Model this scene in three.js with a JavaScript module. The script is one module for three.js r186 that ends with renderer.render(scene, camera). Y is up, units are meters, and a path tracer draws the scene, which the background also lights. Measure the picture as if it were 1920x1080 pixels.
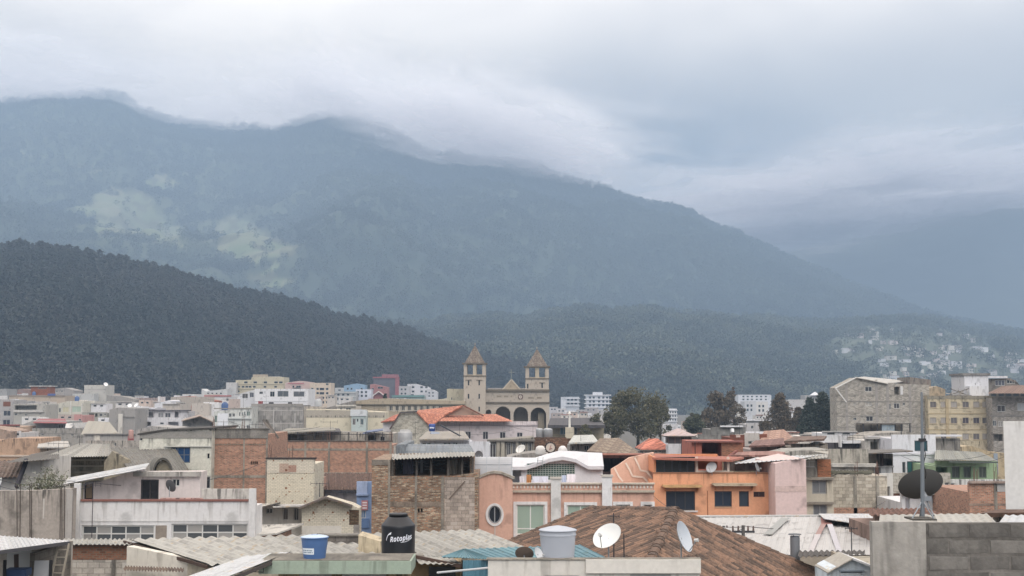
import * as THREE from 'three';

// ---------- camera, exposure, sky, sun, haze ----------
const scene = new THREE.Scene();
const EYE = new THREE.Vector3(0, 15, 0), FOV = 25, HORIZON = 745;
const F = 540 / Math.tan(THREE.MathUtils.degToRad(FOV / 2)), PITCH = Math.atan((HORIZON - 540) / F);
const camera = new THREE.PerspectiveCamera(FOV, 16 / 9, 0.5, 30000);
camera.position.copy(EYE);
camera.rotation.set(PITCH, 0, 0);
const renderer = new THREE.WebGLRenderer({ antialias: true });
renderer.toneMapping = THREE.LinearToneMapping;
renderer.toneMappingExposure = 2.2;
renderer.shadowMap.enabled = true;

const sun = new THREE.DirectionalLight(0xfffbf8, 1.5);
sun.position.set(50, 100, 120);
sun.target.position.set(0, 0, -80);
sun.castShadow = true;
sun.shadow.radius = 75;
sun.shadow.mapSize.set(4096, 4096);
Object.assign(sun.shadow.camera, { left: -260, right: 260, top: 260, bottom: -260, near: 1, far: 900 });
scene.add(sun, sun.target);
scene.fog = new THREE.FogExp2(new THREE.Color().setRGB(0.47, 0.685, 1.0), 0.00036);

function rng(seed) { let s = seed | 0; return () => { s = (s + 0x6d2b79f5) | 0; let t = Math.imul(s ^ (s >>> 15), 1 | s); t = (t + Math.imul(t ^ (t >>> 7), 61 | t)) ^ t; return ((t ^ (t >>> 14)) >>> 0) / 4294967296; }; }
const clamp = (x, a = 0, b = 1) => Math.min(b, Math.max(a, x)), lerp = (a, b, t) => a + (b - a) * t, sst = (a, b, x) => { const t = clamp((x - a) / (b - a)); return t * t * (3 - 2 * t); };
function hash2(x, y) { let h = Math.imul(x | 0, 374761393) ^ Math.imul(y | 0, 668265263); h = Math.imul(h ^ (h >>> 13), 1274126177); return ((h ^ (h >>> 16)) >>> 0) / 4294967296; }
function noise2(x, y) { const ix = Math.floor(x), iy = Math.floor(y), fx = x - ix, fy = y - iy, u = fx * fx * (3 - 2 * fx), v = fy * fy * (3 - 2 * fy); return lerp(lerp(hash2(ix, iy), hash2(ix + 1, iy), u), lerp(hash2(ix, iy + 1), hash2(ix + 1, iy + 1), u), v); }
function fbm(x, y, n = 4) { let s = 0, a = 0.5, t = 0; for (let i = 0; i < n; i++) { s += a * noise2(x, y); t += a; a *= 0.5; x = x * 2.03 + 17.1; y = y * 2.03 + 5.7; } return s / t; }
// the same, repeating every p cells
function noiseP(x, y, p) { const ix = Math.floor(x), iy = Math.floor(y), fx = x - ix, fy = y - iy, u = fx * fx * (3 - 2 * fx), v = fy * fy * (3 - 2 * fy), m = (k) => ((k % p) + p) % p; return lerp(lerp(hash2(m(ix), m(iy)), hash2(m(ix + 1), m(iy)), u), lerp(hash2(m(ix), m(iy + 1)), hash2(m(ix + 1), m(iy + 1)), u), v); }
function fbmP(x, y, p, n = 4) { let s = 0, a = 0.5, t = 0; for (let i = 0; i < n; i++) { s += a * noiseP(x, y, p); t += a; a *= 0.5; x *= 2; y *= 2; p *= 2; } return s / t; }

// overcast sky: cloud layers, brighter towards the zenith as an overcast sky is
{
  // billows of brighter and darker cloud: those the photograph shows, and others like them all round
  const rb = rng(404), billows = [[-0.06, 0.285, 0.16, 0.05, 0.34], [-0.36, 0.27, 0.14, 0.05, 0.2], [-0.2, 0.22, 0.14, 0.035, 0.2], [0.15, 0.2, 0.12, 0.05, -0.3], [0.3, 0.19, 0.07, 0.025, 0.5], [0.38, 0.155, 0.05, 0.018, 0.9], [0.33, 0.26, 0.12, 0.03, -0.1], [0.22, 0.14, 0.14, 0.03, -0.1]].map(([a, ...r]) => [a - Math.PI / 2, ...r]);
  for (let k = 0; k < 70; k++) { const a = (rb() * 2 - 1) * Math.PI; if (Math.abs(a + Math.PI / 2) > 0.5) billows.push([a, 0.1 + rb() * 0.6, 0.07 + rb() * 0.2, 0.02 + rb() * 0.08, (rb() - 0.45) * 0.9]); }
  const W = 2048, Hh = 1024, data = new Float32Array(W * Hh * 4);
  for (let j = 0; j < Hh; j++) {
    const el = ((j + 0.5) / Hh - 0.5) * Math.PI, sy = Math.sin(el), cy = Math.cos(el), near = billows.filter((q) => Math.abs(el - q[1]) < 3 * q[3]);
    for (let i = 0; i < W; i++) {
      const az = ((i + 0.5) / W - 0.5) * 2 * Math.PI; if (sy < -0.02) { data.set([0.35, 0.34, 0.33, 1], (j * W + i) * 4); continue; } const x = Math.cos(az) * cy, z = Math.sin(az) * cy, o = (j * W + i) * 4;
      const y = Math.max(sy, 0), k = 1 / (y + 0.3), cx = x * k, cz = z * k;
      const a = fbm(cx * 2.2 + 31.3, cz * 2.2 + 7.9, 4), b = fbm(x * 7 + 3.1 + a * 2.5, sy * 11 + z * 2 + 11.7, 5);
      let L = 0.17 + 0.9 * sst(0.13, 0.42, y) + 0.25 * y, m = (a - 0.5) * 0.55 + (b - 0.5) * 0.5;
      for (const [ba, be, sa, se, am] of near) { let da = az - ba; if (da > Math.PI) da -= 2 * Math.PI; if (da < -Math.PI) da += 2 * Math.PI; const wq = (da / sa) ** 2 + ((el - be) / se) ** 2; if (wq < 9) m += am * Math.exp(-wq) * (0.6 + 0.8 * b); }
      L *= Math.max(0.45, 1 + m);
      const dark = clamp(0.45 - m * 1.2), c = [lerp(1.08, 1.05, dark), lerp(0.955, 0.945, dark), lerp(0.82, 0.87, dark)];
      for (let q = 0; q < 3; q++) data[o + q] = Math.max(0.02, sy > -0.02 ? L * c[q] : 0.35);
      data[o + 3] = 1;
    }
  }
  const t = new THREE.DataTexture(data, W, Hh, THREE.RGBAFormat, THREE.FloatType);
  t.mapping = THREE.EquirectangularReflectionMapping; t.magFilter = THREE.LinearFilter; t.needsUpdate = true;
  scene.background = t; scene.environment = t;
}

// ---------- placing: from a point of the survey photograph and a distance to a point of the place ----------
const V = (x, y, z) => new THREE.Vector3(x, y, z), cP = Math.cos(PITCH), sP = Math.sin(PITCH);
function ray(px, py) { const X = (px - 960) / F, Y = -(py - 540) / F; return V(X, sP + Y * cP, -cP + Y * sP); }
function P(px, py, d) { const r = ray(px, py); return r.multiplyScalar(d / -r.z).add(EYE); }
const mpx = (d) => d / F;  // metres per photograph pixel at that distance
function ground(z) { return 0; }
const rad = THREE.MathUtils.degToRad;

// ---------- geometry ----------
class GB {
  constructor() { this.p = []; this.u = []; }
  tri(a, b, c, ua, ub, uc) { this.p.push(...a, ...b, ...c); this.u.push(...ua, ...ub, ...uc); return this; }
  quad(a, b, c, d, uv) {
    const L = (p, q) => Math.hypot(q[0] - p[0], q[1] - p[1], q[2] - p[2]);
    const w = L(a, b), w2 = L(d, c), h = L(a, d), h2 = L(b, c);
    const [ua, ub, uc, ud] = uv || [[0, 0], [w, 0], [w2, h2], [0, h]];
    this.tri(a, b, c, ua, ub, uc); return this.tri(a, c, d, ua, uc, ud);
  }
  box(x0, y0, z0, x1, y1, z1, vo = 0) {
    const U = (a, b, c, d, k) => this.quad(a, b, c, d, [a, b, c, d].map((p) => k === 0 ? [p[2], p[1] - vo] : k === 1 ? [p[0], p[2]] : [p[0], p[1] - vo]));
    U([x0, y0, z1], [x1, y0, z1], [x1, y1, z1], [x0, y1, z1], 2); U([x1, y0, z0], [x0, y0, z0], [x0, y1, z0], [x1, y1, z0], 2);
    U([x1, y0, z1], [x1, y0, z0], [x1, y1, z0], [x1, y1, z1], 0); U([x0, y0, z0], [x0, y0, z1], [x0, y1, z1], [x0, y1, z0], 0);
    U([x0, y1, z1], [x1, y1, z1], [x1, y1, z0], [x0, y1, z0], 1); U([x0, y0, z0], [x1, y0, z0], [x1, y0, z1], [x0, y0, z1], 1);
    return this;
  }
  // a straight bar of rectangular section from a to b
  bar(a, b, w, h = w, up = [0, 1, 0]) {
    const A = V(...a), B = V(...b), t = B.clone().sub(A).normalize(); let U = V(...up); if (Math.abs(U.dot(t)) > 0.98) U = V(1, 0, 0);
    const s = t.clone().cross(U).normalize(), n = s.clone().cross(t).normalize(), c = (p, i, j) => p.clone().addScaledVector(s, i * w / 2).addScaledVector(n, j * h / 2).toArray();
    const q = [[-1, -1], [1, -1], [1, 1], [-1, 1]];
    for (let k = 0; k < 4; k++) { const [i, j] = q[k], [i2, j2] = q[(k + 1) % 4]; this.quad(c(A, i2, j2), c(A, i, j), c(B, i, j), c(B, i2, j2)); }
    this.quad(...q.map(([i, j]) => c(A, i, j))); this.quad(...q.slice().reverse().map(([i, j]) => c(B, i, j)));
    return this;
  }
  tube(a, b, r0, r1 = r0, n = 8) {
    const A = V(...a), B = V(...b), t = B.clone().sub(A).normalize(), U = Math.abs(t.y) > 0.9 ? V(1, 0, 0) : V(0, 1, 0), s = t.clone().cross(U).normalize(), m = s.clone().cross(t);
    const c = (p, r, k) => { const f = k / n * 2 * Math.PI; return p.clone().addScaledVector(s, Math.cos(f) * r).addScaledVector(m, Math.sin(f) * r).toArray(); };
    for (let k = 0; k < n; k++) { this.quad(c(A, r0, k + 1), c(A, r0, k), c(B, r1, k), c(B, r1, k + 1)); this.tri(B.toArray(), c(B, r1, k + 1), c(B, r1, k), [0, 0], [r1, 0], [0, r1]); }
    return this;
  }
  // vertical slab: outline and holes in (x, y), front at z0, back at z1 < z0; each hole {pts, depth} is a recess of that depth
  slab(out, z0, z1, holes = [], vo = 0) {
    const v2 = (q) => q.map(([x, y]) => new THREE.Vector2(x, y)); let o = v2(out); if (THREE.ShapeUtils.area(o) < 0) { o.reverse(); out = out.slice().reverse(); }
    const hs = holes.map((h) => { const q = v2(h.pts); return THREE.ShapeUtils.area(q) > 0 ? q.reverse() : q; });
    const all = [...o, ...hs.flat()], uv = (p) => [p.x, p.y - vo];
    for (const [a, b, c] of THREE.ShapeUtils.triangulateShape(o, hs)) { const A = all[a], B = all[b], C = all[c]; this.tri([A.x, A.y, z0], [B.x, B.y, z0], [C.x, C.y, z0], uv(A), uv(B), uv(C)); }
    const thru = holes.map((h, k) => h.depth === 0 ? hs[k] : null).filter(Boolean), bk = [...o, ...thru.flat()];
    for (const [a, b, c] of THREE.ShapeUtils.triangulateShape(o, thru)) { const A = bk[a], B = bk[b], C = bk[c]; this.tri([C.x, C.y, z1], [B.x, B.y, z1], [A.x, A.y, z1], uv(C), uv(B), uv(A)); }
    const side = (q, za, zb) => { for (let k = 0; k < q.length; k++) { const A = q[k], B = q[(k + 1) % q.length], steep = Math.abs(B.y - A.y) > Math.abs(B.x - A.x), w = (p, z) => steep ? [z, p.y - vo] : [p.x, z]; this.quad([B.x, B.y, za], [A.x, A.y, za], [A.x, A.y, zb], [B.x, B.y, zb], [w(B, za), w(A, za), w(A, zb), w(B, zb)]); } };
    side(o, z0, z1);
    hs.forEach((q, k) => { if (holes[k].depth === 0) return side(q, z0, z1); const zb = z0 - holes[k].depth; side(q, z0, zb); const r = q.slice().reverse(); for (const [a, b, c] of THREE.ShapeUtils.triangulateShape(r, [])) { const A = r[a], B = r[b], C = r[c]; this.tri([A.x, A.y, zb], [B.x, B.y, zb], [C.x, C.y, zb], uv(A), uv(B), uv(C)); } });
    return this;
  }
  add(g, m) { g = (g.index ? g.toNonIndexed() : g.clone()); if (m) g.applyMatrix4(m); const p = g.attributes.position.array, u = g.attributes.uv?.array; for (let i = 0; i < p.length; i++) this.p.push(p[i]); if (u) for (let i = 0; i < u.length; i++) this.u.push(u[i]); else for (let i = 0; i < p.length / 3 * 2; i++) this.u.push(0); return this; }
  geo() { const g = new THREE.BufferGeometry(); g.setAttribute('position', new THREE.Float32BufferAttribute(this.p, 3)); g.setAttribute('uv', new THREE.Float32BufferAttribute(this.u, 2)); g.computeVertexNormals(); return g; }
}
const taken = new Map();
function numbered(n) { const k = taken.get(n) || 0; taken.set(n, k + 1); return k ? n + '_' + String(k).padStart(3, '0') : n; }
function mesh(name, g, m, parent) { if (g instanceof GB) g = g.geo(); const o = new THREE.Mesh(g, m); o.name = name; o.castShadow = o.receiveShadow = true; if (parent) parent.add(o); return o; }
function tag(o, label, category, group) { Object.assign(o.userData, { label, category }); if (group) o.userData.group = group; return o; }
function thing(name, label, category, pos = [0, 0, 0], turn = 0, group) { const g = new THREE.Group(); g.name = numbered(name); g.position.set(...(pos.toArray ? pos.toArray() : pos)); g.rotation.y = turn; scene.add(g); tag(g, label, category, group); g.updateMatrixWorld(true); return g; }
function struct(name, g, m, kind = 'structure') { const o = mesh(numbered(name), g, m, scene); o.userData.kind = kind; return o; }
const inv = (g, v) => g.worldToLocal(v.clone());

// ---------- materials ----------
const TS = 512, texCache = {};
function tex(name, size, f, srgb = true) {  // f(u, v) -> [r, g, b] in 0..1; repeats every size metres
  const d = new Uint8Array(TS * TS * 4);
  for (let j = 0; j < TS; j++) for (let i = 0; i < TS; i++) { const c = f(i / TS, j / TS), o = (j * TS + i) * 4; d[o] = clamp(c[0]) * 255; d[o + 1] = clamp(c[1]) * 255; d[o + 2] = clamp(c[2]) * 255; d[o + 3] = 255; }
  const t = new THREE.DataTexture(d, TS, TS); t.wrapS = t.wrapT = THREE.RepeatWrapping; t.magFilter = THREE.LinearFilter; t.minFilter = THREE.LinearMipmapLinearFilter; if (srgb) t.colorSpace = THREE.SRGBColorSpace;
  t.repeat.set(1 / size, 1 / size); t.needsUpdate = true; return (texCache[name] = t);
}
const g3 = (x, t = [1, 1, 1]) => [x * t[0], x * t[1], x * t[2]];
// painted plaster: faint blotches, rain streaks from the top edge, flaked spots
tex('plaster', 5, (u, v) => {
  const n = fbmP(u * 6, v * 6, 6, 5), f = fbmP(u * 60, v * 60, 60, 2), s = fbmP(u * 36, v * 4, 36, 3), top = sst(0.72, 1, v + (noiseP(u * 24, 0.5, 24) - 0.5) * 0.35);
  const st = sst(0.52, 0.8, s) * (0.1 + 0.9 * top) * 0.15, bl = sst(0.6, 0.8, n) * 0.12;
  return g3(0.97 - st - bl - (f - 0.5) * 0.06, [0.99, 0.99 - st * 0.05, 1.0 - st * 0.08]);
});
// weathered wall: heavy black mould streaks under the top edge, patches
tex('dirty', 4, (u, v) => {
  const n = fbmP(u * 5 + 0.3, v * 5, 5, 5), f = fbmP(u * 50, v * 50, 50, 3), s = fbmP(u * 48 + 0.7, v * 4, 48, 3), edge = noiseP(u * 18, 1.5, 18), top = sst(0.58, 1, v + (edge - 0.5) * 0.5);
  const mk = 0.25 + 0.75 * sst(0.42, 0.66, fbmP(u * 7 + 0.2, v * 3, 7, 3)), st = sst(0.4, 0.75, s) * (0.1 + 0.9 * top) * 0.4 * mk, bl = sst(0.5, 0.78, n) * 0.2;
  return g3(0.96 - st - bl - (f - 0.5) * 0.14, [0.995, 0.99, 0.985]);
});
tex('concrete', 3, (u, v) => { const n = fbmP(u * 4, v * 4, 4, 5), f = fbmP(u * 64, v * 64, 64, 2), c = sst(0.45, 0.8, fbmP(u * 16, v * 2, 16, 3)) * 0.15; return g3(0.86 + (n - 0.5) * 0.4 + (f - 0.5) * 0.16 - c, [0.995, 0.99, 0.985]); });
const brickAt = (u, v, nx, ny, j) => { const r = Math.floor(v * ny), x = u * nx + (r % 2) * 0.5, c = Math.floor(x), fx = x - c, fy = v * ny - r; return { r, c: ((c % nx) + nx) % nx, joint: fx < j / 2 || fx > 1 - j / 2 || fy < j * 1.1 || fy > 1 - j * 0.6 }; };
tex('brick', 1.76, (u, v) => {
  const b = brickAt(u, v, 8, 22, 0.13), h = hash2(b.c * 7 + 3, b.r * 13 + 1), n = fbmP(u * 5, v * 5, 5, 4), f = fbmP(u * 60, v * 60, 60, 2), dark = h > 0.9 ? 0.72 : 1;
  const k = (0.84 + h * 0.26) * dark * (0.86 + n * 0.28) * (0.93 + f * 0.14);
  return b.joint ? g3(0.57 * (0.85 + n * 0.3), [1, 0.93, 0.85]) : [0.655 * k, 0.475 * k, 0.39 * k];
});
tex('rubble', 2.2, (u, v) => {  // old mixed masonry of small brick and stone, patched
  const w = (fbmP(u * 12, v * 12, 12, 2) - 0.5) * 0.05, b = brickAt(u + w, v + w * 0.6, 9, 26, 0.2), h = hash2(b.c * 5 + 9, b.r * 3 + 2), n = fbmP(u * 4, v * 4, 4, 4), f = fbmP(u * 70, v * 70, 70, 2);
  const k = (0.68 + h * 0.5) * (0.8 + n * 0.4) * (0.8 + f * 0.4);
  return b.joint ? g3(0.5 * (0.7 + n * 0.6), [1, 0.92, 0.82]) : h > 0.72 ? [0.6 * k, 0.53 * k, 0.45 * k] : [0.6 * k, 0.45 * k, 0.35 * k];
});
tex('paintbrick', 1.76, (u, v) => { const b = brickAt(u, v, 8, 20, 0.1), h = hash2(b.c * 11 + 3, b.r * 5 + 1), n = fbmP(u * 5, v * 5, 5, 4), f = fbmP(u * 40, v * 40, 40, 3), chip = sst(0.7, 0.78, fbmP(u * 9, v * 9, 9, 5)); const k = (b.joint ? 0.8 : 0.93 + h * 0.06) - (f - 0.5) * 0.1 - sst(0.55, 0.8, n) * 0.1; return [lerp(k, 0.62, chip), lerp(k * 0.985, 0.45, chip), lerp(k * 0.95, 0.36, chip)]; });
tex('block', 3.2, (u, v) => { const b = brickAt(u, v, 8, 16, 0.07), h = hash2(b.c * 3 + 5, b.r * 17 + 2), n = fbmP(u * 5, v * 5, 5, 4), f = fbmP(u * 60, v * 60, 60, 2); const k = (0.82 + h * 0.2) * (0.8 + n * 0.4) * (0.92 + f * 0.16); return g3(b.joint ? k * 0.84 : k, [0.995, 0.985, 0.97]); });
tex('sheet', 2.4, (u, v) => { const n = fbmP(u * 6, v * 6, 6, 5), f = fbmP(u * 64, v * 64, 64, 2), s = fbmP(u * 30, v * 3, 30, 3), r = sst(0.66, 0.8, fbmP(u * 10 + 3, v * 5, 10, 4)); const k = 0.95 - sst(0.45, 0.85, n) * 0.12 - sst(0.5, 0.8, s) * 0.1 - (f - 0.5) * 0.08; return [k, lerp(k, k * 0.93, r), lerp(k, k * 0.84, r)]; });
tex('clay', 2, (u, v) => { const c = Math.floor(u * 10), r = Math.floor(v * 6 + hash2(c, 1) * 0.3), h = hash2(c * 3 + 1, r * 7 + 5), n = fbmP(u * 8, v * 8, 8, 4), l = sst(0.56, 0.74, fbmP(u * 14 + 2, v * 14, 14, 4)), k = (0.72 + h * 0.42) * (0.75 + n * 0.5); return [lerp(k, 0.52, l * 0.7), lerp(k * 0.94, 0.5, l * 0.7), lerp(k * 0.9, 0.45, l * 0.7)]; });
tex('rough', 1.2, (u, v) => g3(fbmP(u * 40, v * 40, 40, 3)), false);
const mats = new Map(), tone = (c) => { const k = new THREE.Color(c), l = 0.2126 * k.r + 0.7152 * k.g + 0.0722 * k.b; return k.lerp(new THREE.Color(l, l, l), 0.19); };  // sun-bleached paint
function mat(color, t = 'plaster', o = {}) {
  const key = color + t + JSON.stringify(o); if (mats.has(key)) return mats.get(key);
  const m = new THREE.MeshStandardMaterial({ color: tone(color), roughness: o.r ?? 0.92, metalness: o.m ?? 0 });
  if (t && texCache[t]) { m.map = texCache[t]; if (o.bump) { m.bumpMap = texCache.rough; m.bumpScale = o.bump; } }
  mats.set(key, m); return m;
}
const plain = (color, r = 0.8, m = 0) => mat(color, null, { r, m });
const GLASS = {};
function glass(color = '#20262c', r = 0.12) { const k = color + r; return GLASS[k] || (GLASS[k] = new THREE.MeshPhysicalMaterial({ color, roughness: r, metalness: 0, specularIntensity: 1 })); }
const K = { dark: plain('#1b1a1c', 0.9), iron: plain('#33343a', 0.6, 0.4), steel: plain('#8f959b', 0.45, 0.7), frame: plain('#b9bab8', 0.6), brown: plain('#4a352a', 0.8), white: mat('#dddcd9'), conc: mat('#9b968d', 'concrete'), concd: mat('#7b766e', 'concrete') };
// ---------- the land: valley floor, hills and mountains ----------
{
  const g = new THREE.PlaneGeometry(16000, 16000, 64, 64); g.rotateX(-Math.PI / 2); g.translate(0, -0.3, -3000);
  const uv = g.attributes.uv; for (let i = 0; i < uv.count; i++) uv.setXY(i, uv.getX(i) * 16000, uv.getY(i) * 16000);
  struct('ground', g, mat('#6f6a60', 'concrete'));
}
const piece = (pts, x) => { if (x <= pts[0][0]) return pts[0][1]; for (let k = 1; k < pts.length; k++) if (x <= pts[k][0]) { const [a, b] = pts[k - 1], [c, d] = pts[k]; const t = (x - a) / (c - a); return lerp(b, d, t); } return pts[pts.length - 1][1]; };
const inPoly = (q, x, y) => { let c = false; for (let i = 0, j = q.length - 1; i < q.length; j = i++) if ((q[i][1] > y) !== (q[j][1] > y) && x < (q[j][0] - q[i][0]) * (y - q[i][1]) / (q[j][1] - q[i][1]) + q[i][0]) c = !c; return c; };
// one flank: rises from its foot to the crest line seen in the photograph, then falls away behind
function flank(name, o) {
  const [x0, x1] = o.span, nc = o.cols, nr = o.rows, back = Math.round(nr * 0.3), pos = [], col = [], uv = [], idx = [];
  const at = (px, t) => {  // t 0 foot, 1 crest, above 1 behind
    const R = piece(o.crest, px), r0 = typeof o.foot === 'number' ? o.foot : piece(o.foot, px), py = piece(o.ridge, px), top = P(px, py, R), dir = V(top.x, 0, top.z), d = dir.length(); dir.divideScalar(d);
    const r = t <= 1 ? lerp(r0, d, t) : d + (t - 1) * d * 0.6, p = dir.multiplyScalar(r), n = fbm(p.x / o.ns + o.seed, p.z / o.ns + o.seed * 1.7, 4) - 0.5, n2 = fbm(p.x / (o.ns * 0.18) + 9, p.z / (o.ns * 0.18) + o.seed, 3) - 0.5;
    const k = t <= 1 ? Math.pow(t, o.pow) : Math.max(0, 1 - (t - 1) * 2.2), w = t < 1 ? 4 * t * (1 - t) : 0, h = top.y;
    p.y = lerp(-6, h, k) + (n * o.amp + n2 * o.amp * 0.22) * w * (o.ampAt ? o.ampAt(px) : 1) + (t > 0.9 ? n2 * o.crestAmp : 0);
    return p;
  };
  for (let j = 0; j <= nr + back; j++) for (let i = 0; i <= nc; i++) {
    const px = lerp(x0, x1, i / nc), t = j <= nr ? j / nr : 1 + (j - nr) / back * 0.5, p = at(px, t);
    pos.push(p.x, p.y, p.z); uv.push(p.x / 10, p.z / 10); col.push(...o.color(p, px));
  }
  for (let j = 0; j < nr + back; j++) for (let i = 0; i < nc; i++) { const a = j * (nc + 1) + i, b = a + 1, c = a + nc + 1, d = c + 1; idx.push(a, b, d, a, d, c); }
  const g = new THREE.BufferGeometry(); g.setAttribute('position', new THREE.Float32BufferAttribute(pos, 3)); g.setAttribute('color', new THREE.Float32BufferAttribute(col, 3)); g.setAttribute('uv', new THREE.Float32BufferAttribute(uv, 2)); g.setIndex(idx); g.computeVertexNormals();
  const m = struct(name, g, new THREE.MeshStandardMaterial({ vertexColors: true, roughness: 1 }));
  return { at, m };
}
// where a point of the land stands in the photograph, to copy its fields and clearings to their places
const seen = (p) => { const q = p.clone().sub(EYE), z = -(q.z * cP) + q.y * sP, y = q.y * cP + q.z * sP; return [960 + q.x / z * F, 540 - y / z * F]; };
const mixc = (a, b, t) => [lerp(a[0], b[0], t), lerp(a[1], b[1], t), lerp(a[2], b[2], t)];

// far right mountain
const farMountain = flank('far_mountain', { span: [1000, 2500], cols: 220, rows: 60, seed: 3.3, ns: 800, amp: 160, crestAmp: 20, pow: 0.95, foot: 3400, crest: [[0, 5000]],
  ridge: [[1000, 560], [1250, 530], [1400, 480], [1520, 462], [1640, 440], [1720, 405], [1790, 376], [1845, 358], [1880, 366], [1930, 385], [2050, 400], [2200, 430], [2500, 480]],
  color: (p) => { const n = fbm(p.x / 160, p.z / 160, 4); return mixc([0.016, 0.026, 0.02], [0.04, 0.05, 0.03], n); } });

// main mountain with its fields
const fields = [[[140, 398], [205, 352], [262, 365], [300, 405], [352, 432], [350, 470], [300, 455], [250, 445], [190, 440]], [[405, 470], [425, 405], [470, 415], [520, 448], [575, 470], [540, 485], [480, 495], [430, 480]], [[275, 345], [300, 328], [330, 345], [305, 358]], [[30, 290], [90, 285], [85, 297], [35, 299]], [[120, 300], [190, 315], [180, 328], [130, 312]], [[500, 500], [560, 530], [520, 540], [470, 520]]];
const fieldHere = (p, px, py, wob) => { const dx = (fbm(p.x / 55, p.z / 55, 4) - 0.5) * wob, dy = (fbm(p.x / 55 + 50, p.z / 55, 4) - 0.5) * wob * 0.7; return fields.findIndex((q) => inPoly(q, px + dx, py + dy)); };
const mainMountain = flank('mountain', { span: [-420, 2300], cols: 900, rows: 240, seed: 11.2, ns: 620, amp: 330, crestAmp: 14, pow: 1.12, foot: [[-420, 1500], [700, 1700], [1300, 2100], [2300, 2600]], crest: [[-420, 4300], [0, 4200], [500, 4300], [800, 4000], [1300, 3500], [1800, 3100], [2300, 3000]],
  ridge: [[-420, 230], [-200, 190], [0, 192], [80, 184], [150, 176], [200, 170], [232, 178], [262, 202], [310, 219], [370, 232], [430, 238], [480, 234], [515, 243], [548, 232], [590, 219], [630, 213], [690, 219], [735, 240], [765, 262], [800, 287], [830, 294], [858, 287], [900, 302], [960, 303], [1000, 310], [1040, 327], [1090, 345], [1130, 354], [1170, 371], [1210, 386], [1250, 388], [1290, 399], [1330, 424], [1375, 437], [1430, 467], [1480, 490], [1530, 514], [1580, 536], [1640, 559], [1700, 578], [1770, 600], [1850, 622], [1960, 640], [2300, 660]],
  color: (p, px) => {
    const n = fbm(p.x / 90, p.z / 90, 5), s = fbm(p.x / 300 + 4, p.z / 300, 3), [qx, qy] = seen(p); let c = mixc([0.015, 0.026, 0.018], [0.055, 0.07, 0.034], clamp(n * 0.9 + (s - 0.5) * 0.9));
    const warm = Math.exp(-(((qx - 330) / 260) ** 2) - ((qy - 420) / 110) ** 2); c = mixc(c, [0.1, 0.115, 0.05], warm * clamp((n - 0.35) * 2.2) * 0.8);
    const f = fieldHere(p, qx, qy, 60); if (f >= 0) { const m = fbm(p.x / 40 + 20, p.z / 26, 4); c = m > 0.57 ? mixc(c, [0.14, 0.13, 0.07], 0.4) : mixc([0.115, 0.15, 0.07], [0.165, 0.17, 0.1], hash2(Math.floor(p.x / 70), Math.floor(p.z / 50))); }
    return c;
  } });

// low wooded foothills below the mountain
const foothill = flank('foothill', { span: [520, 2200], cols: 520, rows: 110, seed: 7.7, ns: 300, amp: 60, crestAmp: 10, pow: 0.85, foot: [[520, 1050], [1300, 1150], [1800, 1450], [2200, 1500]], crest: [[520, 1900], [1200, 1950], [1800, 2500], [2200, 2600]],
  ridge: [[520, 590], [700, 610], [800, 618], [860, 605], [930, 598], [980, 604], [1040, 590], [1100, 582], [1150, 590], [1220, 584], [1290, 598], [1380, 602], [1450, 604], [1500, 614], [1560, 612], [1620, 606], [1700, 600], [1780, 608], [1850, 620], [1920, 630], [2200, 640]],
  color: (p) => { const n = fbm(p.x / 45, p.z / 45, 5); return mixc([0.046, 0.06, 0.042], [0.105, 0.12, 0.075], clamp((n - 0.2) * 1.5)); } });

// dark eucalyptus hill in front, on the left
const woodedHill = flank('wooded_hill', { span: [-420, 1190], cols: 460, rows: 110, seed: 5.1, ns: 170, amp: 26, crestAmp: 4, pow: 0.9, foot: [[-420, 560], [200, 620], [700, 760], [1190, 980]], crest: [[-420, 1000], [400, 1080], [900, 1180], [1190, 1220]],
  ridge: [[-420, 486], [-100, 482], [0, 480], [100, 482], [200, 500], [300, 522], [380, 546], [450, 562], [540, 580], [620, 606], [700, 620], [760, 636], [830, 664], [880, 682], [950, 694], [1040, 716], [1120, 734], [1190, 746]],
  color: (p) => { const n = fbm(p.x / 20, p.z / 20, 4); return mixc([0.022, 0.022, 0.016], [0.06, 0.055, 0.035], n); } });

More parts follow.
